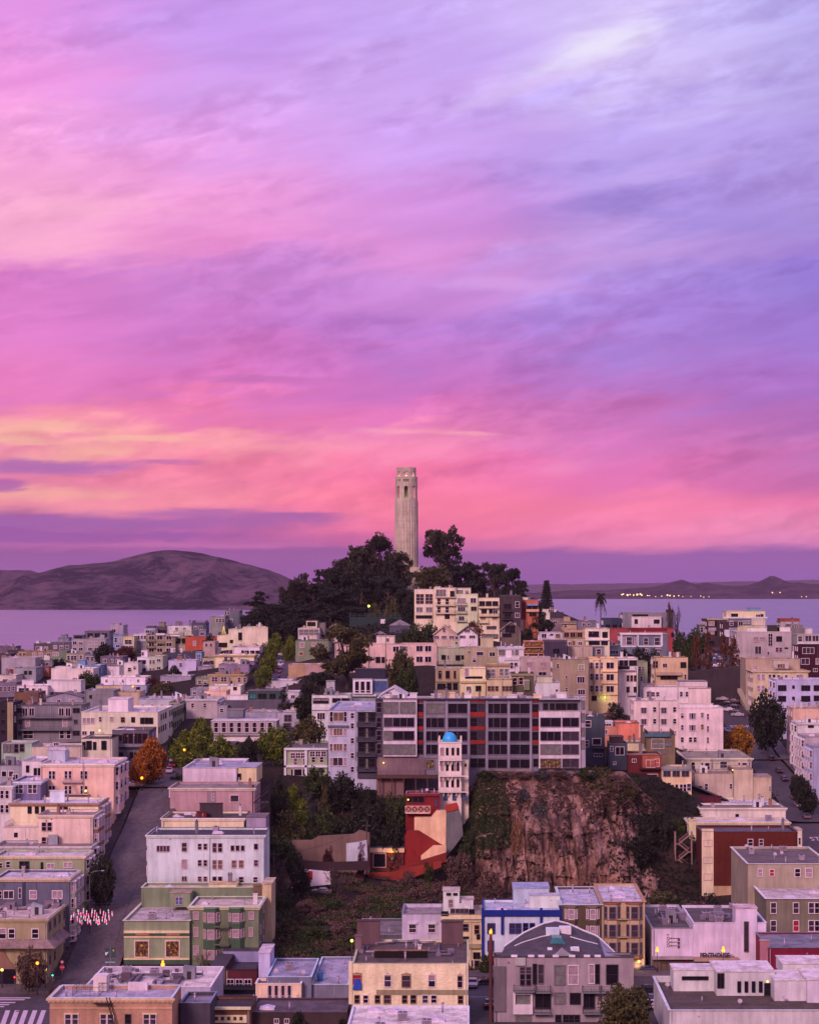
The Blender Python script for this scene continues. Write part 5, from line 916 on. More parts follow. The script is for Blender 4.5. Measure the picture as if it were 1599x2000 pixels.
B('white and royal blue fronted building', 415.6, 943, 1095, 1779, 1880, 1758, 'c8b4d4', 'b8b4e0', '959;1814;13,18;Bm12|1000,1012;1814;10,18;Bm|1026,1039;1812;9,15;Bd|958;1848;11,18;Bm', AP, sd='N', cap='2c3c94', slabs=[('blue_band', 943, 1095, 1778, 1790, .35, '20308c'), ('blue_pier', 940, 945, 1774, 1875, .5, '20308c'), ('blue_pier', 978, 983, 1774, 1825, .45, '20308c'), ('blue_pier', 1054, 1059, 1774, 1820, .45, '20308c'), ('blue_pier', 1092, 1096, 1774, 1820, .5, '20308c'), ('red_base', 943, 975, 1868, 1885, .2, '8c2430')], boxes=[('penthouse', 1002, 1072, 1736, 1778, 12, 8, 'b0a0b4', 'a8a8dc'), ('white_stair_room', 1034, 1093, 1750, 1778, 6, 3, 'c8b0b4', 'b8b0d4')], clut=6)
B('brown house with white sashes and a bracketed eave', 415.5, 1096, 1175, 1768, 1880, 1733, '6c5040', 'c0b4dc', '1115;1785;10,19;Wc12|1156;1785;11,19;Wc12|1156;1818;10,16;Wc12|1115;1818;10,16;Wm12', AP, sd='N', eave=.4, cap='c0a8b4', bays=[(1102, 1128, 1770, 1880, (1785, 1818, 1850), 18, 'Wc12'), (1144, 1170, 1770, 1880, (1785, 1818, 1850), 18, 'Wc12')], bt='8c6c58', bd=.8, clut=4)
B('gold bay windowed apartment house with red trim', 415.5, 1175.3, 1259, 1762, 1900, 1727, 'c49450', 'c8b8dc', '', AP, eave=.3, cap='c0806c', bays=[(1179, 1211, 1764, 1870, (1782, 1817, 1852), 22, 'Gm12'), (1222, 1254, 1764, 1870, (1782, 1817, 1852), 22, 'Gm12')], bt='a05c3c', bd=1.1, sd='N', slabs=[('lit_porch_wall', 1240, 1257, 1874, 1912, .1, 'f0b43c'), ('fire_escape_landing', 1203, 1232, 1794, 1796, .9, 'b08c60'), ('fire_escape_landing', 1203, 1232, 1829, 1831, .9, 'b08c60')], clut=8, ck=['skylight', 'skylight', 'vent_pipe'])
B('white theatre building with a key shaped sign', 416.5, 1273, 1353, 1814, 1900, 1768, 'd4a8c4', '746470', '1302;1893;22,22;Kd21', 'shop_building', cap='a88c9c', eave=.15, sd='L', sn=0, clut=7, ck=['duct', 'duct', 'air_unit', 'roof_hatch'], slabs=[('marquee', 1273, 1353, 1868, 1873, 1.2, 'b08890'), ('brown_base', 1273, 1353, 1873, 1912, .12, '805c54'), ('shop_sign_board', 1333, 1347, 1874, 1880, .35, '8c3448')])
B('white theatre building with a tall slot tower', 416, 1353.4, 1496, 1803, 1900, 22, 'd4a8c4', '6c5c68', '', 'shop_building', cap='d4b0c8', sd='N', clut=5, ck=['duct', 'duct', 'air_unit'], slabs=[('marquee', 1353.5, 1440, 1869, 1876, 1.6, 'b8847c'), ('dark_base', 1353.5, 1470, 1876, 1912, .12, '3c2c34')], boxes=[('slot_tower', 1436, 1478, 1775, 1882, -.4, 5, 'd4aac8', 'd4b0c8', '1457;1830;8,58;Gm11')])
B('dark red building under a snow mottled roof', 398, 1500, 1640, 1852, 1890, 1822, '94203c', '8c84a4', '', 'shop_building', sd='L', sn=0, cap='7c7490', par=.3, clut=2, boxes=[('poster_wall', 1484, 1502, 1838, 1885, .5, .5, 'c07080', 'c0a0b0')])
B('grey modernist apartment house with a curved metal roof and balconies', 366, 965, 1237, 1871, 2010, 1862, 'a8848e', '584c58', '1020,1032;1896;9,12;Gm|1020,1032;1914;9,22;Gd|1056;1903;10,36;Gm12|1093;1905;20,36;Gg12|1119;1905;19,36;Wc12|1155;1903;10,36;Wc12|1166;1903;8,36;Kd12|1195;1904;21,36;Kd12|1044;1903;7,38;Kd12|1021;1953;28,20;Pg11|1093;1950;20,20;Gg11|1123;1951;19,20;Kd11|1060;1955;28,30;Kd21|1150;1955;20,30;Kd21|1090,1105;1992;10,16;Kd|1116,1126;1992;10,16;Kd|1022;1993;28,16;Gg21|969,968;1907,1948;4,20;Gg', AP, sd='N', par=.25, clut=0, bal=[(1002, 1044, 1934, 1.5), (1046, 1075, 1936, 1.5), (1136, 1171, 1936, 1.5), (1173, 1212, 1936, 1.5), (1041, 1075, 1977, 1.5), (1137, 1172, 1977, 1.5)], balc='8c7880', slabs=[('pink_frame', 1002, 1040, 1938, 1943, .5, 'd8b0bc'), ('pink_frame', 1002, 1040, 1962, 1981, .5, 'd8b0bc'), ('pink_frame', 1002, 1006, 1943, 1962, .5, 'd8b0bc'), ('pink_frame', 1036, 1040, 1943, 1962, .5, 'd8b0bc'), ('grey_side_panel', 964, 987, 1888, 1976, .35, '80666e'), ('pale_pier', 1006, 1026, 1871, 1886, .4, 'b49a9c')])
B('white stucco block with a long dark strip window on its roof hut', 345, 1307, 1660, 1974, 2010, 1908, 'c8a8b0', '6c585c', '', AP, sd='L', cap='d0b4c0', par=1.0, sn=0, eave=.25, clut=4, ck=['satellite_dish', 'satellite_dish', 'vent_pipe'], boxes=[('roof_hut', 1315, 1399, 1896, 1936, 21, 6, 'd4b4bc', 'ecd8e8', '1357;1911;50,6;Kd11'), ('long_roof_wing', 1399, 1512, 1899, 1946, 17, 10, 'c8aab4', 'e8d4e8', '1407;1916;11,26;Kd21|1443,1457,1471,1485;1928;5,20;Kd11|1498;1933;10,22;Kd'), ('arched_wing', 1512, 1576, 1916, 1955, 12.5, 9, 'd0aebc', 'ecd8e8'), ('arched_wing', 1576, 1640, 1915, 1958, 11, 10, 'd4aec4', 'ecd8e8'), ('upper_wing', 1528, 1640, 1884, 1906, 24, 8, 'd4b4bc', 'ecd8e8', '1571;1900;50,6;Kd41')])
# ------------------------------------------------------------------ landmarks
rngE = random.Random(5)
def big_apartment():
    boxes = [
     ('window_bay', 748, 814, 1367, 1478, -1.3, 1.35, 'cca6b8', 'a890a8', '763;1383;29,21;Gg21|796;1383;29,21;Gg21|758;1411;16,17;Gm|788;1411;40,17;Gd31|758;1437;16,17;Gg21|788;1437;40,17;Gd21|760;1464;21,18;Gg21|792;1464;37,18;Gg31'),
     ('window_bay', 1052, 1133, 1389, 1501, -1.3, 1.35, 'd4aebc', 'b89cac', '1075;1411;39,17;Gd21|1114;1411;31,17;Gd21|1075;1438;39,17;Gd31|1114;1438;31,17;Gm21|1075;1464;39,18;Gg31|1114;1464;31,18;Gm21|1075;1491;39,17;Gl31|1114;1491;31,17;Gm21'),
     ('stair_recess_frame', 733, 747, 1366, 1480, -.5, .5, '5a4a5a', '6a5a6a', '740;1382,1411,1437,1463;9,19;Gd'),
     ('end_wing', 1133, 1143, 1362, 1500, -.6, 3, 'b090a4', 'c8b0c8', '1138;1377,1402,1430,1455;6,16;Gg11'),
    ]
    for i, x in enumerate((752, 800, 842, 878, 905, 990, 1010, 1042, 1085)):
        boxes.append(('roof_unit', x, x + 9 + (i * 5) % 14, 1358 - (i * 3) % 5, 1366, 3 + (i * 2) % 5, 2.2, ['d8b8c4', 'c8a8b4', 'b890a0', 'd8a890'][i % 4], 'd0bcd0'))
    w = []
    for y in (1384, 1412, 1438, 1464):
        w += [f'848;{y};39,18;G{"dgdd"[(y // 9) % 4]}31', f'893;{y};39,18;Gd21', f'970;{y};40,19;Gd31', f'1015;{y};40,19;Gd21']
        w += [f'820;{y};11,17;Kd', f'925;{y};12,18;Kd', f'940;{y};12,18;Km', f'1045;{y};11,15;Kd']
    w += ['970,1015;1492;40,17;Gd21', '925,940;1490;12,15;Kd', '1065,1078;1381;8,13;Kd|1095,1117;1381;19,13;Kd21', '838;1493;18,17;Gl', '1046;1490;8,14;Kd']
    sl = []
    for a, b in ((815, 827), (918, 948), (1039, 1052)):
        for y0, y1 in ((1367, 1371), (1391, 1400), (1419, 1426), (1446, 1453)):
            sl.append(('red_panel', a, b, y0, y1, .35, 'a8302c'))
    for y in (1371, 1398, 1425, 1451, 1477): sl.append(('spandrel_band', 827.5, 917.5, y, y + 3.5, .25, '947a8e')); sl.append(('spandrel_band', 948.5, 1038.5, y, y + 3.5, .25, '8c7488'))
    for x in (827.5, 870, 913, 948.5, 991, 1034): sl.append(('pier', x, x + 4.5, 1369, 1504, .32, '9a8094'))
    sl.append(('roof_edge', 735, 1052, 1364, 1367, .7, '4c3c4c')); sl.append(('roof_edge', 1052, 1133, 1364, 1366.5, 1.3, 'b0909c'))
    root, P, (w_, D, H) = bld('long five storey apartment house with red panels over the cliff', 528, 735, 1133, 1367, 1505, 15, '8c7488', 'd8bcd0', '|'.join(w), AP, sd='N', boxes=boxes, slabs=sl, clut=26, cap='c8acbc', par=.3,
        ck=['air_unit', 'vent_pipe', 'roof_hatch', 'vent_pipe', 'skylight', 'chimney'])
    # podium, deck and retaining walls below the left half
    a, b = P(736, 1480), P(830, 1512)
    MB().box(a.x, b.x, -.6, .3, P(0, 1520).z, P(0, 1479).z).build('podium_wall', wall_mat('8c6470', 'brick'), root)
    d0, d1 = P(736, 1513), P(862, 1513)
    dk = MB().box(d0.x, d1.x, -7, -.7, d0.z - .35, d0.z).build('deck', wall_mat('704038'), root)
    railing(dk, [((d0.x, -7, d0.z), (d1.x, -7, d0.z))], 1.5, plain('glass_rail', (.09, .08, .10), .2)); 
    for i in range(6): MB().box(d0.x + 1 + i * 3, d0.x + 1.3 + i * 3, -6.8, -6.5, d0.z - 7, d0.z - .35).build('deck_post', M_WOOD, root)
    a, b = P(736, 1514, -3), P(790, 1540, -3); MB().box(a.x, b.x, -5, -.6, a.z - 6, a.z - .4).build('brick_base', wall_mat('8c5c60', 'brick'), root)
    a = P(1040, 1503); b = P(948, 1503); MB().box(b.x, a.x, -.5, .2, P(0, 1525).z, P(0, 1502).z).build('concrete_base', wall_mat('94747c'), root)
    return root, P
bigapt, PA = big_apartment()

def dome_tower():
    Y = 511; balc = []
    root, P, (w, D, H) = bld('slim white tower house with a bright blue dome and wrap around balconies', Y, 856, 901, 1450, 1562, 7, 'ecc4b8', 'd0b0ac', '873,884,894;1468;4,13;Kd11|873,883.5,894;1498,1530;4,14;Kd11|863;1468;6,14;Pc11|863,889;1498;5,13;Pc11|863;1530;5,13;Pc11|909;1495;3,5;Kd|870,887,906;1556;6,13;Kb', 'tower_house', 'tower house',
        bal=[(857, 902, 1484, 1.2), (857, 915, 1515, 1.2), (857, 915, 1546, 1.2)], balc='ecc8be', rail=plain('pale_rail', (.42, .33, .33), .6), sd='N', clut=0, par=.9, slabs=[('white_band', 856, 901, 1450, 1452, .15, 'f0d0c8')])
    m = Y / F
    p = P(878, 1450, 3.4); r = 14.2 * m
    db = MB().lathe([(r, 0), (r, .5)], 28).lathe([(r * math.cos(a), .5 + r * 1.15 * math.sin(a)) for a in [i * math.pi / 2 / 10 for i in range(11)]], 28)
    mm, n, bs = new_mat('blue_dome_paint'); c = lin(40, 178, 244)
    v = n.noise(coords(n), 1.2, 4); n.set(bs.inputs['Base Color'], n.mix(n.ss(v, .3, .7), (*mul(c, .85), 1), (*mul(c, 1.1), 1))); set_bsdf(bs, Roughness=.45)
    db.build('dome', mm, root, (p.x, 3.4, H - .3))
    post = MB()
    for x in (.15, w - .15):
        for y in (.15, 6.8): post.box(x - .2, x + .2, y - .2, y + .2, H, H + 1.1)
    post.build('corner_post', wall_mat('ecc4b8'), root)
    a, b = P(901.3, 1485), P(915, 1570)
    MB().box(a.x, b.x, 2.0, 7.0, 0, P(0, 1487).z).build('rear_wing', wall_mat('d0a8a0'), root)
    br = MB()
    for py in (1487, 1518, 1549):
        for i in range(6): xx = .3 + i * (w - .6) / 5; br.xprism([(xx - .08, P(0, py).z - .8), (xx + .08, P(0, py).z - .8), (xx + .08, P(0, py).z), (xx - .08, P(0, py).z)], -.8, -.003)
    br.build('balcony_bracket', wall_mat('ecc8be'), root)
dome_tower()

def red_house():
    root, P, (w, D, H) = bld('stepped red house with a cross braced cream balcony below the white tower', 505, 792, 858, 1552, 1640, 8, '942428', 'b89cb4', '811;1562;34,11;Rd31|851;1568;3,16;Kb', 'stepped_house', 'house', sd='N', clut=4, ck=['satellite_dish', 'vent_pipe'], cap='a87c88',
        slabs=[('fascia', 791, 860, 1550, 1555, .5, '8c3440')])
    a, b = P(792, 1586), P(840, 1586); z = a.z
    bo = MB().box(a.x, b.x, -1.8, .05, z - .25, z).build('balcony', M_CREAM, root)
    rb = MB(); n = 4; dx_ = (b.x - a.x) / n; h = 1.6
    rb.bar((a.x, -1.75, z + h), (b.x, -1.75, z + h), .14)
    for i in range(n + 1): rb.bar((a.x + dx_ * i, -1.75, z), (a.x + dx_ * i, -1.75, z + h), .12)
    for i in range(n): rb.bar((a.x + dx_ * i, -1.75, z), (a.x + dx_ * (i + 1), -1.75, z + h), .09); rb.bar((a.x + dx_ * i, -1.75, z + h), (a.x + dx_ * (i + 1), -1.75, z), .09)
    rb.build('railing', M_CREAM, bo)
    def slab(name, pts, y0, y1, col):
        q = [P(x, y, y0) for x, y in pts]; MB().xprism([(v.x, v.z) for v in q], y0, y1).build(name, wall_mat(col), root)
    slab('stepped_peach_wall', [(809, 1640), (871, 1652), (871, 1585), (852, 1585), (841, 1598), (809, 1598)][::1], -3.0, .4, 'f0a478')
    slab('red_stair_wall', [(790, 1700), (800, 1702), (862, 1652), (817, 1624), (795, 1624), (790, 1634)], -5.4, -3.2, '9c2a2a')
    slab('lower_peach_wall', [(822, 1680), (871, 1668), (871, 1652), (846, 1652), (822, 1672)], -6.4, -5.6, 'e8a080')
    slab('red_ramp_wall', [(775, 1708), (871, 1684), (871, 1666), (780, 1694)], -8.2, -7.4, '94302c')
    slab('red_ramp_wall', [(720, 1722), (775, 1726), (862, 1694), (862, 1682), (768, 1704), (720, 1706)], -11.0, -10.2, 'a83830')
    slab('red_coping', [(870, 1587), (896, 1581), (892, 1570), (870, 1574)], -2.6, .2, 'c84434')
    # lower block with grey roof, cornice and lit doorway
    q = P(720, 1658, -6); e = P(788, 1700, -6); t = P(720, 1655, -6)
    lb = MB().box(q.x, e.x, -6, 2.5, e.z - 2, q.z).build('lower_block', wall_mat('8c3430'), root)
    MB().box(q.x - .3, e.x + .2, -6.35, -6.02, q.z - .9, q.z + .1).build('cornice', wall_mat('e0a478'), lb)
    MB().box(q.x - .2, e.x + .2, -6.2, 2.7, q.z + .105, q.z + .3).build('roof', roof_mat('8c7c94'), lb)
    a = P(741, 1681, -6); add_win(lb, 2.9, 3.2, (a.x, -6, a.z), 0, 'Cd11', rngE, name='door_opening')
    a = P(766, 1676, -6); add_win(lb, .7, .9, (a.x, -6, a.z), 0, 'Kc11', rngE)
    return root, P
redh, PR = red_house()

def coit_tower():
    X, Y = (793.5 - HX) * 1000 / F, 1000.0; z0 = tz(X, Y) - 1
    root = empty('observation_tower', (X, Y, z0)); tag(root, 'tall fluted pale concrete tower with arched openings on the wooded hilltop', 'tower')
    zz = lambda py: zat(py, Y) - z0
    m, n, bs = new_mat('tower_concrete'); c = mul(alb('e0b4a8'), .66); sp = n.n('ShaderNodeSeparateXYZ'); n.nt.links.new(coords(n), sp.inputs[0])
    seam = n.m('LESS_THAN', n.m('FRACT', n.m('MULTIPLY', sp.outputs[2], .30)), .07)
    run = n.noise(coords(n, (1.2, 1.2, .06)), 1, 5, .65); big = n.noise(coords(n, (.3, .3, .2)), 1, 3)
    cc = n.mix(n.ss(n.m('ADD', run, big), .75, 1.25), (*mul(c, .72), 1), (*mul(c, 1.1), 1)); cc = n.mix(n.m('MULTIPLY', seam, .35), cc, (*mul(c, .45), 1))
    n.set(bs.inputs['Base Color'], cc); set_bsdf(bs, Roughness=.85)
    # fluted shaft
    NF, SEG = 24, 144; prof = [(6.15, -1), (6.05, 6), (5.9, 20), (5.78, zz(1000)), (5.74, zz(979))]
    sb = MB(); b = 0
    for r, z in prof:
        for k in range(SEG):
            t = 2 * math.pi * (k + .5) / SEG; f = abs(math.sin(NF * t / 2 + .0)); sb.v.append(((r - .30 * f ** .7) * math.cos(t), (r - .30 * f ** .7) * math.sin(t), z))
    for i in range(len(prof) - 1):
        for k in range(SEG): k2 = (k + 1) % SEG; sb.face((i*SEG+k, i*SEG+k2, (i+1)*SEG+k2, (i+1)*SEG+k))
    sb.face(tuple(range((len(prof)-1)*SEG, len(prof)*SEG)))
    sb.build('shaft', m, root)
    def drum(name, r, rin, za, zb_, openings, SEGA=176):
        """a round wall pierced by arched openings: (half width m, sill z, spring z, crown z) eight times round"""
        mb = MB(); rowsz = sorted(set([za, zb_] + [za + (zb_ - za) * i / 34 for i in range(35)]))
        def solid(k, i):
            t = 2 * math.pi * (k + .5) / SEGA; zc = (rowsz[i] + rowsz[i + 1]) / 2; off = ((t + math.pi / 2 + math.pi / 8) % (math.pi / 4) - math.pi / 8) * r
            for offc, hw, s0, s1, s2 in openings:
                d = abs(off - offc)
                if s0 < zc < s2:
                    hwz = hw if zc < s1 else hw * math.sqrt(max(0, 1 - ((zc - s1) / (s2 - s1)) ** 2))
                    if d < hwz: return False
            return True
        S = [[solid(k, i) for i in range(len(rowsz) - 1)] for k in range(SEGA)]
        def pt(k, rr, z): t = 2 * math.pi * k / SEGA; return (rr * math.cos(t), rr * math.sin(t), z)
        for k in range(SEGA):
            for i in range(len(rowsz) - 1):
                if not S[k][i]: continue
                a, c_ = rowsz[i], rowsz[i + 1]
                mb.poly([pt(k, r, a), pt(k+1, r, a), pt(k+1, r, c_), pt(k, r, c_)]); mb.poly([pt(k+1, rin, a), pt(k, rin, a), pt(k, rin, c_), pt(k+1, rin, c_)])
                if not S[(k+1) % SEGA][i]: mb.poly([pt(k+1, r, a), pt(k+1, rin, a), pt(k+1, rin, c_), pt(k+1, r, c_)])
                if not S[k-1][i]: mb.poly([pt(k, rin, a), pt(k, r, a), pt(k, r, c_), pt(k, rin, c_)])
                if i + 1 < len(rowsz) - 1 and not S[k][i+1] or i + 1 == len(rowsz) - 1: mb.poly([pt(k, r, c_), pt(k+1, r, c_), pt(k+1, rin, c_), pt(k, rin, c_)])
                if i > 0 and not S[k][i-1]: mb.poly([pt(k+1, r, a), pt(k, r, a), pt(k, rin, a), pt(k+1, rin, a)])
        return mb.build(name, m, root)
    a0, a1, a2, a3 = zz(979), zz(974), zz(955), zz(949.5)
    drum('arcade', 5.38, 4.5, a0, zz(932), [(0, 1.05, a1, a2, a3)] + [(o_, .28, zz(941.5), zz(937), zz(935.5)) for o_ in (-.85, 0, .85)])
    drum('crown', 4.75, 4.15, zz(932) + .003, zz(913.5), [(0, 1.0, zz(932) + .4, zz(924), zz(921))])
    MB().lathe([(5.55, zz(979.5)), (5.6, zz(978.5)), (5.2, zz(978)), (.01, zz(977.8))], 48).lathe([(5.5, zz(932.8)), (5.5, zz(931.6)), (4.0, zz(931.5)), (.01, zz(931.4))], 48).lathe([(4.2, zz(915)), (.01, zz(914.6))], 48).build('ledge', m, root)
    core = MB().cyl(0, 0, zz(978), zz(932), 2.2, 20); core.build('lift_core', wall_mat('b09488'), root)
    MB().box(-9.5, 9.5, -9.5, 9.5, -2, zz(1118)).box(-8, 8, -8, 8, zz(1118), zz(1114)).box(-7, 7, -7, 7, zz(1114), zz(1108)).build('base', m, root)
    for z, e, col in ((zz(976), 55, (1, .85, .4)), (zz(929), 80, (.95, 1, .5))):
        for k in range(4):
            t = math.pi / 4 * (2 * k + 1) + math.pi / 4; l = bpy.data.lights.new('tower_floodlight', 'POINT'); l.energy = e; l.color = col; l.shadow_soft_size = .3
            lo = bpy.data.objects.new('floodlight', l); lo.location = (3.3 * math.cos(t), 3.3 * math.sin(t), z); lo.parent = root; link(lo)
            MB().lathe([(.25, 0), (.25, .35), (.01, .4)], 10).build('lamp_head', emit('flood_glow', (1, .9, .45), 2.5), root, (3.6 * math.cos(t), 3.6 * math.sin(t), z - .3))
coit_tower()

# ------------------------------------------------------------------ the quarried cliff
def rockmat():
    m, n, bs = new_mat('cliff_rock')
    a = n.noise(coords(n, (.10, .10, .045)), 1, 6, .68, .8); b = n.noise(coords(n, (.55, .55, .22)), 1, 6, .7, .6); f = n.noise(coords(n), 2.4, 5, .7)
    v = n.m('ADD', n.m('MULTIPLY', a, .45), n.m('ADD', n.m('MULTIPLY', b, .38), n.m('MULTIPLY', f, .17)))
    cc = n.ramp(v, [(.40, lin(60, 50, 48)), (.46, lin(112, 92, 82)), (.52, lin(154, 128, 112)), (.58, lin(196, 168, 148)), (.66, lin(230, 210, 190))], 'LINEAR')
    sp = n.n('ShaderNodeSeparateXYZ'); n.nt.links.new(coords(n), sp.inputs[0])
    veg = n.m('MULTIPLY', n.ss(n.noise(coords(n, (.16, .16, .12)), 1, 5, .7), .54, .62), .75)
    cc = n.mix(veg, cc, (.040, .032, .022, 1))
    warm = n.ss(n.noise(coords(n, (.05, .05, .05)), 1, 3, .5), .48, .62); cc = n.mix(n.m('MULTIPLY', warm, .6), cc, (.86, .72, .56, 1), 'MULTIPLY')
    n.set(bs.inputs['Base Color'], cc); set_bsdf(bs, Roughness=.95); bs.inputs['Specular IOR Level'].default_value = .15
    bump(n, bs, n.m('ADD', b, n.m('MULTIPLY', f, .6)), 1.0, 1.2); return m
def cliff_pt(x, t, disp=True):
    k = max(0.0, (x - 38) / 20) if x > 38 else 0.0; kl = max(0.0, (3 - x) / 10)
    top = 44.6 + 1.1 * mnoise.noise(Vector((x * .21, 7, 0))) - .6 - 20 * min(1, k) ** 1.3 - 19 * min(1, kl); bot = 15.5
    s = min(t / .86, 1); z = bot + (top - bot) * (s ** .92) - (0 if t <= .86 else -.4 * (t - .86))
    y = 497.5 + 21 * s ** 1.25 + 14 * k + 5 * kl * s + max(0, t - .86) * 60 - 3.2 * math.sin((x + 5) * .09) * math.sin(math.pi * min(1, s))
    if disp and t <= .95:
        p = Vector((x * .085, t * 1.6, 3.1)); e = math.sin(math.pi * min(1, .1 + s * .9)) + .25
        rid = 1 - abs(mnoise.noise(p * 2.2)); fr = abs(mnoise.noise(Vector((x * .33 + t * 1.1, t * 1.7, 4)))); d = 2.8 * mnoise.noise(p) + 1.8 * (rid - .5) + 1.3 * mnoise.fractal(Vector((x * .5, t * 5, 1)), .85, 2.1, 6) + .9 * mnoise.cell(Vector((x * .42 + t * 3, t * 7, 0))) - 1.5 * max(0, .16 - fr) / .16
        gully = -1.6 * max(0, mnoise.noise(Vector((x * .22, t * .9, 8)))) 
        y -= (d + gully) * e; z += .5 * mnoise.noise(Vector((x * .4, t * 8, 5))) * e
    return (x, y, z)
xs = frange(-22, 62, .34); ts = frange(0, 1.0, 1 / 96)
cb = MB(); nx = len(xs); cb.v = [cliff_pt(x, t) for t in ts for x in xs]
for j in range(len(ts) - 1):
    for i in range(nx - 1): cb.face((j*nx+i, j*nx+i+1, (j+1)*nx+i+1, (j+1)*nx+i), False)
tag(cb.build('cliff', rockmat()), kind='structure')

# retaining walls round the red house
def wall_thing(name, label, cat, pts, Y, th, mat, lift=0.0):
    """upright wall drawn as a photo outline standing at distance Y"""
    q = [px2w(x, y, Y) for x, y in pts]; c = q[0].copy(); zmin = min(v.z for v in q)
    MBx = MB().xprism([(v.x - c.x, v.z - zmin) for v in q], 0, th)
    return tag(MBx.build(name, mat, None, (c.x, Y, zmin)), label, cat)
wall_thing('retaining_wall', 'tall stained pinkish retaining wall below the garden hedges', 'wall', [(570, 1708), (722, 1708), (722, 1628), (702, 1622), (690, 1630), (622, 1634), (608, 1642), (570, 1642)], 494, 1.2, wall_mat('8c625e'))
wall_thing('painted_wall', 'white wall painted with a grey dancing shadow beside the red house', 'wall', [(676, 1684), (718, 1684), (716, 1641), (700, 1645), (676, 1648)], 491.5, .4, wall_mat('bca4b4'))
fg = MB()
fr = [px2w(x, y, 491.3) for x, y in [(700, 1672), (703, 1672), (706, 1662), (710, 1672), (713, 1671), (709, 1658), (713, 1650), (711, 1648), (707, 1652), (706, 1645), (702, 1645), (702, 1652), (698, 1657), (699, 1660), (703, 1656), (702, 1662)]]
tag(fg.xprism([(v.x, v.z) for v in fr], 491.36, 491.45).build('painted_figure', plain('grey_paint', (.16, .13, .2), .8)), 'grey painted silhouette of a dancing figure on the white wall', 'mural')
wall_thing('wooden_fence', 'dark plank fence below the pinkish retaining wall', 'fence', [(580, 1702), (720, 1700), (720, 1682), (640, 1684), (580, 1680)], 486, .15, plain('dark_planks', (.030, .017, .02), .9))
wall_thing('garage_wall', 'low white garage wall with a red door on the slope', 'wall', [(569, 1735), (604, 1732), (646, 1728), (644, 1703), (578, 1697), (574, 1706)], 474, .5, wall_mat('e0c0d8'))
wall_thing('red_door', 'bright red door in the low white garage wall', 'door', [(601, 1719), (610, 1719), (610, 1702), (601, 1702)], 473.8, .12, plain('red_door_paint', (.42, .012, .03), .5))
wall_thing('concrete_wall', 'battered grey concrete wall at the right of the red house', 'wall', [(870, 1676), (886, 1656), (904, 1632), (902, 1604), (896, 1583), (871, 1588)], 502, 2.5, wall_mat('7c6a70'))
wall_thing('stair_side_wall', 'dark stepped retaining wall under the autumn poplars on the right street', 'wall', [(1345, 1420), (1378, 1420), (1400, 1386), (1448, 1386), (1448, 1300), (1400, 1306), (1345, 1312)], 752, 2, wall_mat('503a42'))
wall_thing('stair_wall', 'pale sloping stair wall climbing beside the cream cornice apartment house', 'wall', [(1462, 1392), (1468, 1392), (1448, 1345), (1440, 1345), (1440, 1352)], 715, .5, wall_mat('b08c84'))
# ------------------------------------------------------------------ streets
def asphalt(name, c):
    m, n, bs = new_mat(name); a = n.noise(coords(n, (.12, .05, .1)), 1, 5, .65); b = n.noise(coords(n), .9, 5, .7)
    v = n.m('MULTIPLY_ADD', b, .5, n.m('MULTIPLY', a, .5)); cc = n.mix(n.ss(v, .36, .64), (*mul(c, .62), 1), (*mul(c, 1.35), 1))
    crack = n.noise(coords(n, (.5, .22, .3)), 1, 8, .75, 1.5); cc = n.mix(n.m('MULTIPLY', n.m('LESS_THAN', n.m('ABSOLUTE', n.m('SUBTRACT', crack, .5)), .012), .5), cc, (*mul(c, .35), 1))
    n.set(bs.inputs['Base Color'], cc); set_bsdf(bs, Roughness=.85); return m
M_ASPH = asphalt('asphalt', (.052, .047, .052)); M_PAVE = asphalt('pavement', (.085, .074, .074)); M_PAINT = plain('road_paint', (.52, .46, .5), .8)
M_STEEPC = asphalt('grooved_concrete', (.085, .075, .078))
def strip(name, line, w0, w1, lift, mat, side=None, step=2.5):
    """a ribbon of street that follows the ground: line of (x, y), from w0 to w1 across"""
    pts = []
    for (xa, ya), (xb, yb) in zip(line, line[1:]):
        L = math.hypot(xb - xa, yb - ya); n = max(1, int(L / step))
        pts += [(xa + (xb - xa) * i / n, ya + (yb - ya) * i / n) for i in range(n)]
    pts.append(line[-1]); mb = MB(); N_ = 5
    for i, (x, y) in enumerate(pts):
        a = pts[max(0, i - 1)]; b = pts[min(len(pts) - 1, i + 1)]; d = Vector((b[0] - a[0], b[1] - a[1])).normalized()
        zc = tz(x, y)
        for k in range(N_):
            s = w0 + (w1 - w0) * k / (N_ - 1); mb.v.append((x + d.y * s, y - d.x * s, zc + lift))
    for i in range(len(pts) - 1):
        for k in range(N_ - 1): mb.face((i*N_+k, i*N_+k+1, (i+1)*N_+k+1, (i+1)*N_+k))
    o = mb.build(name, mat); tag(o, kind='structure'); return o
tag(MB().box(-300, 300, 260, 411.5, 12, 14.12).build('street', M_ASPH), kind='structure')
strip('steep_street', [(-76.5, 403), (-76.5, 440), (-76.2, 470), (-76, 499)], -4.0, 4.2, .28, M_STEEPC)
strip('street_upper', [(-76, 499), (-75, 520), (-73, 560), (-70, 640), (-67, 720), (-67, 770), (-67, 830)], -4.6, 4.6, .28, M_ASPH)
strip('cross_street', [(-300, 500), (-84, 501.5), (-60, 501.5)], -3.2, 3.2, .36, M_ASPH)
sw = MB(); y = 404.0
while y < 492:
    z = max(tz(-82, y + .35), 14.2) + .38; sw.box(-84.2, -80.6, y, y + .75, z - 1.0, z); y += .7
tag(sw.build('stepped_pavement', M_PAVE), kind='structure')
strip('pavement_right', [(-71.2, 406), (-71.2, 440), (-71, 470), (-71, 496)], -1.0, 1.4, .42, M_PAVE)
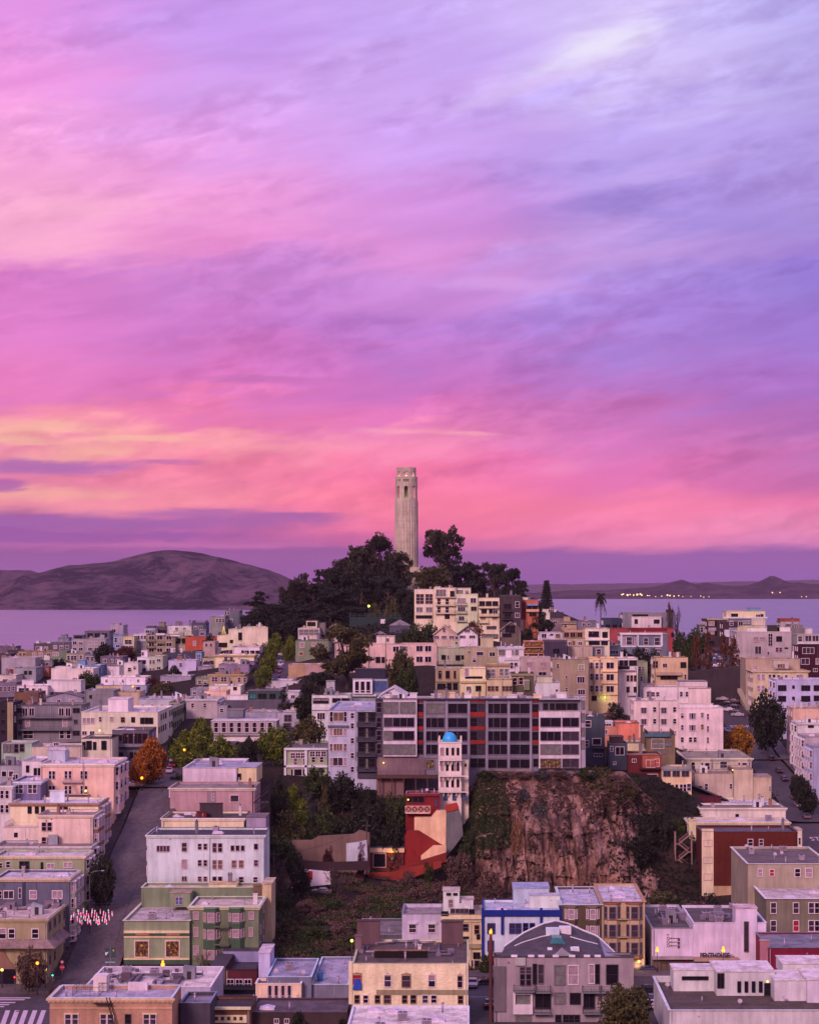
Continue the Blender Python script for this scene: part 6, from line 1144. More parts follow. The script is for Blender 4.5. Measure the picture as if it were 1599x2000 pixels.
strip('street_right', [(87, 520), (90, 545), (94.5, 580), (94.5, 640), (95, 690), (96, 742)], -6.2, 4.6, .28, M_ASPH)
strip('pavement_right_street', [(99.8, 530), (100.5, 580), (100.8, 640), (101, 700)], -.9, 2.8, .42, M_PAVE)
strip('street_right_upper', [(97, 768), (97, 800), (99, 850), (101, 900)], -6, 8, .28, M_ASPH)
strip('cross_street_right', [(60, 560), (87, 559), (160, 556)], -4.5, 4.5, .34, M_ASPH)
strip('cross_street_right_top', [(60, 655), (95, 655), (160, 655)], -4.0, 4.0, .34, M_ASPH)
tag(MB().box(-5.5, 8, 300, 388, 14.0, 14.135).build('lane', asphalt('lane_asphalt', (.05, .045, .052))), kind='structure')
tag(MB().box(-300, -72, 391, 407, 14.0, 14.28).build('pavement', M_PAVE), kind='structure')
tag(MB().box(-69, 300, 407.5, 414, 14.0, 14.28).build('pavement', M_PAVE), kind='structure')
def solid_text(name, cu):
    t = bpy.data.objects.new(name, cu); link(t); bpy.context.view_layer.update(); dg = bpy.context.evaluated_depsgraph_get()
    o = bpy.data.objects.new(name, bpy.data.meshes.new_from_object(t.evaluated_get(dg))); bpy.data.objects.remove(t); return link(o)
mk = MB()
def quad_px(mb, pts, z=14.132):
    q = []
    for x, y in pts:
        Y = (CZ - z) * F / (y - HY); q.append(((x - HX) * Y / F, Y, z))
    mb.poly(q)
for x in (8, 26, 43, 61, 78): quad_px(mk, [(x - 8, 2003), (x + 2, 2003), (x + 12, 1974), (x + 3, 1974)])
for x1, y in ((58, 1949.5), (47, 1953), (29, 1958.5), (17, 1962.5), (7, 1966.5)): quad_px(mk, [(-40, y + 1.3), (x1, y + 1.3), (x1 + 2, y - .6), (-40, y - .6)])
for x0, x1, y in ((915, 960, 1948), (1236, 1290, 1942)): quad_px(mk, [(x0, y + .8), (x1, y + .8), (x1, y - .4), (x0, y - .4)])
tag(mk.build('road_marking', M_PAINT), kind='structure')
for txt, px, py, s in (('STOP', 1446, 1424, 3.0), ('STOP', 1606, 1646, 2.6)):
    p = hit(px, py, 480); cu = bpy.data.curves.new('road_lettering', 'FONT'); cu.body = txt; cu.size = s; cu.align_x = 'CENTER'; cu.extrude = .002
    e = 1.5; g = math.atan2(tz(p.x, p.y + e) - tz(p.x, p.y - e), 2 * e)
    cu.materials.append(M_PAINT); o = solid_text('road_lettering', cu); o.location = p + Vector((0, 0, .42)); o.rotation_euler = (g, 0, 0); o.scale = (1, 1.7, 1); tag(o, kind='structure')
for px, py, Y in ((36, 1976, 0),):
    z = 14.133; Y = (CZ - z) * F / (py - HY); tag(MB().cyl((px - HX) * Y / F, Y, z - .05, z + .002, .55, 16).build('manhole_cover', plain('red_iron', (.18, .03, .03), .7)), 'round reddish manhole cover in the crossing', 'manhole cover')

# ------------------------------------------------------------------ plants
def leaf_quads(mb, c, rad, n, s, rng, flat=1.0):
    for _ in range(n):
        while True:
            p = Vector((rng.uniform(-1, 1), rng.uniform(-1, 1), rng.uniform(-1, 1)))
            if p.length < 1: break
        p = Vector((p.x * rad, p.y * rad, p.z * rad * flat)) + c
        a = Vector((rng.gauss(0, 1), rng.gauss(0, 1), rng.gauss(0, 1))).normalized(); b = a.orthogonal().normalized(); b.rotate(Matrix.Rotation(rng.random() * 6.28, 3, a)); d = a.cross(b)
        q = s * rng.uniform(.6, 1.3); mb.poly([p - b * q - d * q * .7, p + b * q * .8 - d * q * .5, p + b * q + d * q * .7, p - b * q * .7 + d * q * .6])
PROTO = {}
def proto(kind, v):
    """crown and trunk of one kind of tree, unit height, unit spread"""
    k = (kind, v)
    if k in PROTO: return PROTO[k]
    rng = random.Random(hash(kind) % 1 + v * 17 + len(kind) * 5); cr = MB(); tr = MB()
    def limb(a, b, r0, r1):
        a, b = Vector(a), Vector(b); m_ = (a + b) / 2 + Vector((rng.uniform(-.04, .04), rng.uniform(-.04, .04), .02)); tr.tube([a, m_, b], [r0, (r0 + r1) / 2, r1], 5, False)
    def shell(n, cz, rx, rz, lo=.72):
        out = []
        while len(out) < n:
            d = Vector((rng.gauss(0, 1), rng.gauss(0, 1), rng.gauss(0, 1))).normalized(); r = rng.uniform(lo, 1.0)
            bumpy = 1 + .16 * mnoise.noise(d * 2.1 + Vector((v * 3.3, 0, 0))); out.append(Vector((d.x * rx * r * bumpy, d.y * rx * r * bumpy, cz + d.z * rz * r * bumpy)))
        return out
    if kind == 'round':
        for p in shell(115, .60, .45, .40, .5): leaf_quads(cr, p, rng.uniform(.07, .13), 46, .024, rng)
        limb((0, 0, 0), (0, 0, .4), .035, .025)
        for i in range(6): t = i * 1.05; limb((0, 0, .28), (.25 * math.cos(t), .25 * math.sin(t), .6), .02, .008)
    elif kind == 'shrub':
        for p in shell(70, .36, .44, .52, .5):
            if p.z > .0: leaf_quads(cr, p, rng.uniform(.08, .15), 42, .026, rng)
        for i in range(5): t = i * 1.26; limb((0, 0, -.05), (.2 * math.cos(t), .2 * math.sin(t), .45), .02, .008)
    elif kind in ('euc', 'umb'):
        um = kind == 'umb'; limb((0, 0, -.02), (.02, 0, .45 if um else .3), .04, .03)
        for i in range(30 if um else 40):
            t = rng.random() * 6.28; h = rng.uniform(.50 if um else .26, .96); hc, hs = (.74, .32) if um else (.55, .5); rr = .46 * math.sqrt(max(.05, 1 - ((h - hc) / hs) ** 2)) * rng.uniform(.3, 1)
            c = Vector((rr * math.cos(t), rr * math.sin(t), h)); limb((0, 0, rng.uniform(.2, .32)), c * .6 + Vector((0, 0, .12)), .018, .010); limb(c * .6 + Vector((0, 0, .12)), c, .010, .004)
            for q in range(6):
                o = Vector((rng.gauss(0, .06), rng.gauss(0, .06), rng.gauss(0, .035))); leaf_quads(cr, c + o, rng.uniform(.055, .095), 44, .018, rng, .7)
    elif kind == 'cypress':
        limb((0, 0, -.02), (0, 0, .8), .04, .015)
        for i in range(44):
            t = rng.random() * 6.28; h = rng.uniform(.08, .97); rr = .48 * (1.05 - h) ** .55 * rng.uniform(.25, 1) + .04
            c = Vector((rr * math.cos(t), rr * math.sin(t), h)); limb((0, 0, h - .08), c, .014, .005)
            for q in range(6): leaf_quads(cr, c + Vector((rng.gauss(0, .075), rng.gauss(0, .075), rng.gauss(0, .014))), rng.uniform(.05, .10), 34, .017, rng, .32)
    elif kind == 'flat':
        limb((0, 0, -.02), (.05, 0, .62), .05, .03)
        for i in range(26):
            t = rng.random() * 6.28; rr = .44 * math.sqrt(rng.random()); c = Vector((rr * math.cos(t), rr * math.sin(t), .80 + rng.uniform(-.1, .1) - rr * .2)); limb((.04, 0, .5), c, .02, .006)
            for q in range(4): leaf_quads(cr, c + Vector((rng.gauss(0, .05), rng.gauss(0, .05), 0)), .09, 40, .02, rng, .7)
    elif kind == 'pine':
        limb((0, 0, -.02), (0, 0, 1), .03, .004)
        for i in range(17):
            h = .10 + .88 * i / 17; rr = .47 * (1 - (h - .1) / .95) ** .85 + .02
            for j in range(9):
                t = j * .698 + i * .5 + rng.uniform(-.15, .15); c = Vector((math.cos(t), math.sin(t), 0)); limb((0, 0, h), c * rr + Vector((0, 0, h + .03)), .007, .003)
                for q in (.35, .6, .82, 1): leaf_quads(cr, c * rr * q + Vector((0, 0, h + .02 * q)), .045 + .02 * q, 14, .016, rng, .4)
    elif kind == 'poplar':
        limb((0, 0, -.02), (0, 0, .9), .05, .01)
        for i in range(52):
            h = rng.uniform(.14, 1.0); rr = .42 * math.sin(math.pi * min(1, .12 + h * .86)) ** .6 * rng.uniform(.2, 1); t = rng.random() * 6.28
            c = Vector((rr * math.cos(t), rr * math.sin(t), h)); limb((0, 0, h - .1), c, .012, .004); leaf_quads(cr, c, .12, 30, .026, rng, .55)
    elif kind == 'bare':
        limb((0, 0, -.02), (0, 0, .35), .03, .02)
        for i in range(34):
            t = rng.random() * 6.28; h = rng.uniform(.45, 1); rr = rng.uniform(.1, .5) * math.sin(math.pi * min(1, h * .8)); b = Vector((rr * math.cos(t) * .5, rr * math.sin(t) * .5, h * .7)); c = Vector((rr * math.cos(t), rr * math.sin(t), h))
            limb((0, 0, rng.uniform(.2, .35)), b, .012, .008); limb(b, c, .008, .003)
            for q in range(3): limb(c * .9, c + Vector((rng.gauss(0, .06), rng.gauss(0, .06), rng.uniform(0, .07))), .004, .0015)
            leaf_quads(cr, c, .07, 9, .014, rng)
    elif kind == 'agave':
        for i in range(26):
            t = i * 2.4; l = rng.uniform(.35, .5); u = Vector((math.cos(t), math.sin(t), 0)); e = rng.uniform(.2, .9); sd_ = Vector((-u.y, u.x, 0)) * .045
            cr.poly([u * .05 - sd_, u * .05 + sd_, u * l * .6 + sd_ * .8 + Vector((0, 0, e * .55)), u * l * .6 - sd_ * .8 + Vector((0, 0, e * .55))]); cr.poly([u * l * .6 - sd_ * .8 + Vector((0, 0, e * .55)), u * l * .6 + sd_ * .8 + Vector((0, 0, e * .55)), u * l + Vector((0, 0, e * .8))])
        limb((0, 0, -.05), (0, 0, .15), .06, .05)
    elif kind == 'palm':
        tr.tube([(0, 0, -.02), (.01, 0, .35), (0, 0, .8)], [.05, .04, .045], 8, False)
        for i in range(44):
            t = i * 2.4; e = rng.uniform(-.9, 1.2); L = .5; u = Vector((math.cos(t), math.sin(t), 0)); prev = Vector((0, 0, .8)); sd_ = Vector((-u.y, u.x, 0))
            for q in range(1, 6):
                s = q / 5; p = Vector((0, 0, .8)) + u * L * s * math.cos(e * .6) + Vector((0, 0, .18 * math.sin(e) * s * 1.3 - .16 * s * s)); w_ = .055 * (1.1 - s)
                cr.poly([prev - sd_ * w_, prev + Vector((0, 0, .012)), p + Vector((0, 0, .01)), p - sd_ * w_ * .8 - Vector((0, 0, .025))]); cr.poly([prev + Vector((0, 0, .012)), prev + sd_ * w_, p + sd_ * w_ * .8 - Vector((0, 0, .025)), p + Vector((0, 0, .01))]); prev = p
    PROTO[k] = (cr.mesh('crown', None) if False else cr, tr); return PROTO[k]
PMESH = {}
LEAF = {
 'darkgreen': leaf_mat('leaf_dark_green', (.016, .022, .012), (.035, .045, .02)), 'cypress': leaf_mat('leaf_cypress', (.015, .021, .013), (.036, .046, .022)),
 'euc': leaf_mat('leaf_eucalyptus', (.028, .034, .018), (.072, .078, .036)), 'street': leaf_mat('leaf_street', (.075, .115, .010), (.21, .26, .024)),
 'olive': leaf_mat('leaf_olive', (.055, .058, .018), (.115, .115, .032)), 'autumn': leaf_mat('leaf_autumn', (.24, .080, .012), (.46, .18, .02)),
 'yellow': leaf_mat('leaf_yellow', (.26, .12, .010), (.46, .24, .02)), 'rust': leaf_mat('leaf_rust', (.085, .035, .016), (.17, .075, .025)),
 'red': leaf_mat('leaf_dark_red', (.06, .015, .014), (.10, .03, .02)), 'mid': leaf_mat('leaf_mid_green', (.026, .046, .012), (.062, .100, .022)),
 'sage': leaf_mat('leaf_sage', (.05, .06, .055), (.11, .12, .10)), 'straw': leaf_mat('leaf_straw', (.20, .12, .06), (.34, .22, .12)), 'brush': leaf_mat('leaf_brush', (.085, .058, .043), (.18, .12, .085))}
ntree = 0
def tree(name, label, cat, px, ytop, ybase, wpx, Y, kind, leaf, group=None, sink=.5, z=None):
    """crown top and spread as seen in the photograph, rooted in the ground at distance Y"""
    global ntree; ntree += 1
    X = (px - HX) * Y / F; zt = zat(ytop, Y); g = tz(X, Y) if z is None else z
    if ybase is not None: g = max(g - 20, min(g, zat(ybase, Y)))
    h = max(1.2, zt - g + sink); w = wpx * Y / F; v = ntree % 4
    key = (kind, v, leaf)
    if key not in PMESH:
        cr, tr = proto(kind, v); PMESH[key] = (cr.mesh('crown', LEAF[leaf]), tr.mesh('trunk', M_TRUNK))
    cm, tm = PMESH[key]
    root = empty(name, (X, Y, g - sink), random.Random(px * 7 + ytop).uniform(0, 6.28)); root.scale = (w, w, h); tag(root, label, cat, group)
    put('trunk', tm, root); put('crown', cm, root)
    return root
T = tree
HT = 'trees on the wooded hill'
T('eucalyptus', 'broad eucalyptus crown rising highest just left of the tall tower', 'tree', 728, 1049, 1175, 112, 955, 'euc', 'euc', HT)
T('eucalyptus', 'eucalyptus branch crown overlapping the foot of the tall tower', 'tree', 778, 1073, 1165, 62, 950, 'euc', 'euc', HT)
T('eucalyptus', 'rounded eucalyptus on the left shoulder of the highest crown', 'tree', 676, 1088, 1185, 92, 958, 'euc', 'euc', HT)
T('eucalyptus', 'airy eucalyptus with sky gaps standing left of the dark hill mass', 'tree', 573, 1121, 1220, 70, 905, 'umb', 'euc', HT)
T('eucalyptus', 'leaning eucalyptus with a tufted top right of the tall tower', 'tree', 870, 1035, 1140, 84, 985, 'umb', 'euc', HT)
T('eucalyptus', 'thin eucalyptus with pink sky showing through, above the orange hilltop house', 'tree', 966, 1099, 1175, 64, 930, 'umb', 'euc', HT)
for px, yt, w, Y, lb in ((497, 1157, 78, 895, 'flat topped dark cypress at the left end of the wooded hill'), (612, 1140, 78, 925, 'dark cypress between the airy eucalyptus and the hill mass'), (640, 1110, 88, 950, 'tall dark cypress on the left skyline of the hill mass'),
    (655, 1150, 105, 900, 'wide layered cypress low in the middle of the hill mass'), (708, 1118, 110, 915, 'brownish layered cypress under the highest eucalyptus'), (758, 1128, 92, 905, 'dark cypress below the foot of the tall tower'),
    (540, 1180, 84, 880, 'low dark cypress above the cream box house'), (590, 1180, 86, 870, 'low dark cypress above the upper street end'), (645, 1186, 96, 868, 'low spreading cypress above the cream gable house'), (705, 1186, 92, 868, 'low cypress above the tennis court fence'),
    (790, 1150, 66, 880, 'dark cypress just left of the peach hilltop house'), (898, 1096, 84, 945, 'dark cypress right under the leaning eucalyptus'), (938, 1106, 74, 935, 'dark cypress behind the decked peach hilltop house'), (1000, 1110, 60, 920, 'pointed dark cypress above the chocolate brown house'), (1018, 1134, 42, 905, 'smallest dark cypress at the right end of the wooded hill')):
    T('cypress', lb, 'tree', px, yt, 1250, w, Y, 'cypress', 'cypress', HT)
T('broadleaf_tree', 'rounded olive tree right of the foot of the tall tower', 'tree', 846, 1104, 1180, 78, 925, 'round', 'olive', HT)
for px, yt, w, Y, lf, lb in ((730, 1178, 30, 860, 'olive', 'small yellowish tree lit by a lamp above the tennis court'), (768, 1172, 40, 862, 'olive', 'dim olive tree at the right end of the tennis court'), (800, 1165, 40, 830, 'darkgreen', 'dark round tree at the left wall of the peach hilltop house'), (620, 1195, 50, 850, 'darkgreen', 'dark green tree behind the cream cupola house'), (545, 1200, 60, 862, 'cypress', 'dark round tree at the top end of the upper street'), (580, 1205, 60, 850, 'cypress', 'dark round tree right of the upper street top')):
    T('broadleaf_tree', lb, 'tree', px, yt, 1260, w, Y, 'round', lf, HT)
for px, yt, w, Y, lb in ((700, 1082, 84, 962, 'full dark crown behind the left shoulder of the highest eucalyptus'), (742, 1082, 80, 962, 'full dark crown just under the highest eucalyptus top'), (668, 1120, 84, 948, 'rounded dark crown in the left middle of the hill mass'), (625, 1148, 74, 935, 'rounded dark crown low on the left slope of the hill mass'), (765, 1108, 66, 945, 'rounded dark crown left of the foot of the tall tower'), (570, 1168, 74, 892, 'rounded dark crown below the airy eucalyptus'), (920, 1112, 70, 950, 'rounded dark crown behind the pale green hilltop house'), (505, 1186, 74, 888, 'rounded dark crown under the flat topped left cypress')):
    T('broadleaf_tree', lb, 'tree', px, yt, 1250, w, Y, 'round', 'euc' if Y > 960 else 'cypress', HT)
T('norfolk_pine', 'tall symmetrical pine standing against the bay', 'tree', 1067, 1131, 1196, 36, 850, 'pine', 'darkgreen')
T('palm_tree', 'single tall palm against the bay water', 'palm tree', 1173, 1146, 1212, 24, 862, 'palm', 'darkgreen')
T('broadleaf_tree', 'dark round tree below the tall pine', 'tree', 1052, 1194, 1250, 62, 788, 'round', 'darkgreen')
T('shrub', 'dark hedge shrub right of the gable cottages under the pine', 'shrub', 1030, 1216, 1252, 40, 770, 'shrub', 'darkgreen')
for px, yt, w, lb in ((812, 1212, 48, 'dark shrub at the foot of the peach hilltop house'), (836, 1208, 44, 'dark shrub under the iron balconies'), (792, 1232, 36, 'small yellowish shrub near the glass roofs'), (925, 1198, 36, 'rusty bare shrub below the pale green hilltop house')):
    T('shrub', lb, 'shrub', px, yt, 1256, w, 750, 'shrub', 'rust' if 'rusty' in lb else 'mid')
T('bare_poplar', 'thin bare poplar left of its wider twin by the bay', 'tree', 1306, 1179, 1240, 16, 872, 'poplar', 'brush'); T('bare_poplar', 'wider bare poplar behind the brick red house tower', 'tree', 1321, 1179, 1245, 28, 868, 'bare', 'brush')
for px, yt, w, Y, lb in ((1328, 1235, 34, 842, 'round green tree against the bay beside the brick red house'), (1358, 1231, 48, 836, 'wide round green tree at the top of the right street'), (1345, 1260, 44, 800, 'olive round tree behind the left autumn poplar')):
    T('broadleaf_tree', lb, 'tree', px, yt, 1300, w, Y, 'round', 'mid')
for px, yt, w, Y, lb in ((1360, 1243, 30, 766, 'autumn poplar, leftmost of the group on the right street'), (1383, 1236, 30, 764, 'autumn poplar left of the parked cars on the upper right street'), (1412, 1244, 34, 762, 'autumn poplar just right of the parked cars on the upper right street'), (1432, 1246, 38, 764, 'autumn poplar beside the fan window house')):
    T('autumn_poplar', lb, 'tree', px, yt, 1345, w, Y, 'poplar', 'rust', 'autumn poplars')
for px, yt, w, lb in ((1218, 1268, 34, 'dark hedge tree below the classical bay house'), (1248, 1266, 40, 'dark hedge tree under the white bay trim'), (1276, 1271, 34, 'dark hedge tree beside the beige sash house')): T('hedge_tree', lb, 'tree', px, yt, 1300, w, 745, 'round', 'darkgreen')
T('eucalyptus', 'huge bushy eucalyptus in front of the pink stucco house', 'tree', 677, 1222, 1345, 118, 675, 'euc', 'olive')
T('flat_topped_tree', 'flat topped dark tree by the upper street', 'tree', 626, 1306, 1350, 62, 655, 'flat', 'cypress')
T('broadleaf_tree', 'dark round tree below the flat topped tree', 'tree', 606, 1332, 1390, 68, 600, 'round', 'darkgreen'); T('conifer', 'slim dark conifer beside the teal penthouse', 'tree', 556, 1348, 1400, 30, 635, 'poplar', 'darkgreen')
T('broadleaf_tree', 'dark orange tinged tree beside the modern blue bay house', 'tree', 784, 1273, 1350, 58, 635, 'round', 'olive'); T('broadleaf_tree', 'green tree at the foot of the orange tinged tree', 'tree', 796, 1303, 1352, 46, 622, 'round', 'mid')
SG = 'clipped round street trees'
for px, yt, w, Y, lb in ((538, 1236, 28, 800, 'clipped street tree at the far left end of the upper street'), (530, 1251, 30, 775, 'clipped street tree second from the top of the upper street'), (525, 1277, 36, 735, 'clipped street tree beside the pale yellow house'), (514, 1300, 38, 705, 'clipped street tree nearest on the upper street'), (569, 1242, 26, 795, 'clipped street tree on the right side of the upper street'), (562, 1258, 26, 770, 'clipped street tree against the olive grey block')):
    T('street_tree', lb, 'tree', px, yt, yt + 46, w, Y, 'round', 'street', SG)
for px, yt, w, Y, lf, lb in ((205, 1260, 46, 842, 'darkgreen', 'dark tree between the tan house and the yellow house'), (242, 1263, 50, 838, 'red', 'dark reddish tree below the yellow house'), (118, 1288, 46, 850, 'darkgreen', 'dark green tree below the ochre house with lit windows'), (171, 1313, 52, 752, 'mid', 'green tree beside the wide stepped white house'), (341, 1302, 28, 768, 'darkgreen', 'small dark tree on the lilac house terrace'), (316, 1333, 52, 720, 'olive', 'olive round tree above the crowded lilac roofs'), (298, 1324, 32, 730, 'red', 'dark red tree beside the grey mauve house'), (410, 1240, 30, 872, 'darkgreen', 'dark palm like tree beside the orange red house')):
    T('broadleaf_tree', lb, 'tree', px, yt, yt + 45, w, Y, 'round', lf)
for px, yt, w, Y, lf, lb in ((394, 1406, 48, 575, 'street', 'far bright green tree in the row by the bay windowed corner house'), (376, 1424, 66, 555, 'street', 'second bright green tree in the row by the cross street'), (362, 1440, 70, 535, 'street', 'big bright green tree holding a street lamp in its crown'), (341, 1431, 32, 545, 'darkgreen', 'small dark street tree beside the cream apartment house'),
    (430, 1441, 68, 540, 'street', 'bright green tree below the white pavilion house'), (484, 1441, 44, 538, 'darkgreen', 'dark green tree between two bright green ones'), (534, 1422, 74, 545, 'street', 'spreading bright green tree right of the white pavilion house'), (602, 1402, 68, 562, 'olive', 'olive tree behind the house with sun porches')):
    T('street_tree', lb, 'tree', px, yt, yt + 80, w, Y, 'round', lf, SG)
T('autumn_tree', 'tall orange autumn tree at the top of the steep street', 'tree', 294, 1446, 1548, 66, 506, 'round', 'autumn'); T('shrub', 'low round shrub beside the cars above the steep street', 'shrub', 348, 1508, 1535, 38, 512, 'shrub', 'mid')
T('autumn_tree', 'smaller orange autumn tree leaning over the pink corner house', 'tree', 272, 1478, 1548, 42, 500, 'round', 'autumn')
T('street_tree', 'dark street tree halfway up the steep street', 'tree', 199, 1672, 1765, 56, 431, 'round', 'darkgreen')
for px, yt, yb, w, Y, kd, lf, lb in (
    (560, 1573, 1645, 78, 500, 'shrub', 'olive', 'big olive bush right of the rose house wall'), (551, 1618, 1692, 82, 488, 'shrub', 'mid', 'big green bush beside the mint house'), (625, 1568, 1636, 84, 503, 'shrub', 'mid', 'dense dark bush over the retaining wall'), (676, 1572, 1630, 82, 503, 'shrub', 'darkgreen', 'dense dark bush left of the stepped red house'),
    (730, 1560, 1640, 90, 504, 'shrub', 'darkgreen', 'dark bush mass beside the cross braced balcony'), (766, 1580, 1650, 56, 501, 'shrub', 'darkgreen', 'dark bush hanging down beside the stepped red house'), (618, 1500, 1575, 62, 518, 'round', 'mid', 'garden tree left of the lilac grey apartment house'), (668, 1512, 1570, 74, 516, 'round', 'darkgreen', 'dark garden tree below the lilac grey apartment house'), (722, 1530, 1570, 70, 512, 'shrub', 'darkgreen', 'dark garden bush under the brick deck'), (775, 1540, 1580, 60, 509, 'shrub', 'mid', 'garden bush below the deck lamp'),
    (566, 1526, 1580, 44, 520, 'shrub', 'street', 'bright green garden bush below the sun porches'), (585, 1546, 1590, 44, 512, 'shrub', 'street', 'yellow green palm like bush in the garden'), (602, 1540, 1580, 42, 514, 'shrub', 'sage', 'grey green bush below the sun porch house'), (633, 1535, 1590, 24, 511, 'poplar', 'olive', 'narrow yellowish cypress in the garden'), (545, 1520, 1600, 40, 508, 'round', 'darkgreen', 'dark garden tree beside the outside stair'),
    (548, 1682, 1745, 66, 462, 'bare', 'brush', 'half bare tree on the slope beside the mint house'), (587, 1690, 1740, 44, 465, 'round', 'darkgreen', 'small dark tree in front of the white garage wall'), (660, 1694, 1745, 70, 468, 'bare', 'brush', 'bare spreading tree on the slope above the street'),
    (704, 1655, 1690, 18, 489, 'shrub', 'red', 'reddish bush at the painted wall'), (836, 1672, 1700, 22, 494, 'shrub', 'mid', 'potted bush between the red ramps'), (800, 1698, 1740, 50, 487, 'shrub', 'brush', 'brown bush below the red ramp walls'), (1012, 1560, 1600, 34, 503, 'shrub', 'straw', 'straw coloured grass clump on the cliff'), (1022, 1524, 1570, 42, 511, 'shrub', 'sage', 'pale cactus clump near the cliff top'), (1055, 1540, 1590, 46, 508, 'shrub', 'sage', 'grey green scrub clump on the cliff'),
    (1180, 1490, 1545, 86, 519, 'shrub', 'olive', 'olive shrub on the right end of the cliff top'), (1126, 1496, 1530, 56, 520, 'shrub', 'brush', 'reddish brown shrub under the lit windows of the long apartment house'), (1232, 1506, 1570, 64, 528, 'shrub', 'mid', 'green shrub below the redwood house balconies'), (1262, 1545, 1610, 66, 528, 'shrub', 'red', 'purple red shrub below the yellow house'), (1286, 1592, 1690, 72, 515, 'round', 'darkgreen', 'dark tree between the cliff and the zigzag stairs'), (1250, 1630, 1710, 72, 508, 'round', 'darkgreen', 'dark tree at the right foot of the cliff'), (1320, 1600, 1680, 44, 520, 'round', 'mid', 'green tree behind the upper zigzag stair'),
    (1296, 1728, 1790, 90, 480, 'shrub', 'olive', 'olive bush behind the theatre roof'), (1258, 1716, 1755, 44, 484, 'agave', 'sage', 'big blue grey agave at the cliff foot'), (1360, 1750, 1795, 70, 470, 'shrub', 'brush', 'brown bush at the foot of the brick house'), (1320, 1760, 1800, 60, 466, 'shrub', 'mid', 'green bush between agave and brick house'),
    (1499, 1356, 1470, 74, 655, 'round', 'darkgreen', 'big dark green street tree on the right street'), (1442, 1421, 1480, 62, 626, 'round', 'yellow', 'bright yellow tree beside the pink stucco block'), (1562, 1513, 1580, 42, 580, 'round', 'darkgreen', 'dark street tree near the curved bay town house'), (1576, 1538, 1600, 46, 566, 'round', 'darkgreen', 'dark street tree closest to the right crossing'), (1201, 1363, 1395, 34, 640, 'shrub', 'darkgreen', 'dark shrub beside the yellow bay windowed apartment house'), (1185, 1385, 1425, 70, 610, 'shrub', 'brush', 'brown garden shrubs left of the big pink block'),
    (1222, 1928, 2040, 112, 352, 'round', 'olive', 'leafy street tree in front of the grey modernist apartment house'), (948, 1866, 1920, 28, 412, 'round', 'mid', 'small street tree beside the blue fronted building'), (62, 1856, 1945, 60, 392, 'round', 'brush', 'reddish street tree in front of the corner restaurant'), (398, 1862, 1900, 44, 408, 'bare', 'rust', 'small bare street tree before the green bay house'), (1250, 1885, 1912, 16, 418, 'shrub', 'mid', 'potted shrub in the lit porch of the gold apartment house'), (98, 1905, 1965, 40, 388, 'bare', 'brush', 'dark bare street tree left of the salmon building'), (672, 1975, 2010, 30, 352, 'shrub', 'darkgreen', 'dark ivy bush beside the low white roof'), (580, 1970, 2005, 40, 354, 'shrub', 'darkgreen', 'dark roof garden bush below the peach dormer')):
    T('street_tree' if 'street tree' in lb else 'shrub' if kd in ('shrub',) else 'agave' if kd == 'agave' else 'broadleaf_tree', lb, 'plant' if kd == 'agave' else 'shrub' if kd == 'shrub' else 'tree', px, yt, yb, w, Y, kd, lf)
for i, (px, yt, w, lf) in enumerate(((950, 1500, 44, 'mid'), (985, 1506, 40, 'brush'), (1020, 1503, 46, 'brush'), (1060, 1500, 44, 'sage'), (1092, 1500, 40, 'brush'), (1150, 1494, 50, 'mid'), (1205, 1500, 46, 'brush'), (1222, 1522, 44, 'olive'))):
    T('shrub', 'cliff top shrub below the ' + ['white tower rear wing', 'red panel column nearest the white tower', 'first plain bay right of the red panels', 'second plain bay right of the red panels', 'narrow red panel column of the right half', 'right end wing of the long apartment house', 'slate blue house with the stepped deck', 'slate blue house with one big white window'][i], 'shrub', px, yt, None, w, 517.5, 'shrub', lf, z=43.2 if px < 1200 else 38)
for px, yt, yb, w, Y, lf, lb in ((548, 1748, 1775, 46, 458, 'mid', 'green bush at the top of the slope beside the mint house'), (600, 1752, 1785, 60, 455, 'brush', 'brown bush below the grey parked car on the slope'), (655, 1748, 1785, 56, 458, 'mid', 'green bush under the bare spreading tree on the slope'), (705, 1745, 1785, 52, 460, 'brush', 'brown bush below the red ramp foot on the slope'), (752, 1742, 1790, 60, 464, 'olive', 'olive bush below the red ramp walls'), (820, 1722, 1775, 64, 470, 'brush', 'brown bush mass left of the cliff foot'), (870, 1706, 1760, 60, 476, 'brush', 'brown bush at the lower left edge of the cliff'),
    (560, 1790, 1830, 60, 436, 'olive', 'olive bush low on the slope beside the yellow flanked building'), (615, 1800, 1845, 70, 432, 'mid', 'leafy green bush low in the middle of the slope'), (662, 1796, 1840, 54, 434, 'brush', 'brown bush low on the slope left of the weathered plank roof'), (580, 1835, 1870, 66, 425, 'mid', 'green bush at the slope foot above the lilac sheet roof'), (645, 1838, 1870, 54, 424, 'brush', 'brown bush at the slope foot left of the greenish lamp'), (640, 1648, 1668, 22, 493.6, 'red', 'small dark red shrub on top of the dark plank fence'), (960, 1690, 1760, 56, 484, 'brush', 'brown scrub bush at the middle of the cliff foot'), (898, 1648, 1720, 62, 494, 'brush', 'brown bush wedged between the red ramps and the cliff'), (912, 1612, 1660, 40, 500, 'mid', 'green bush at the foot of the battered grey concrete wall'), (905, 1745, 1775, 46, 466, 'olive', 'olive bush behind the ornate cream building')):
    T('shrub', lb, 'shrub', px, yt, yb, w, Y, 'shrub', lf)
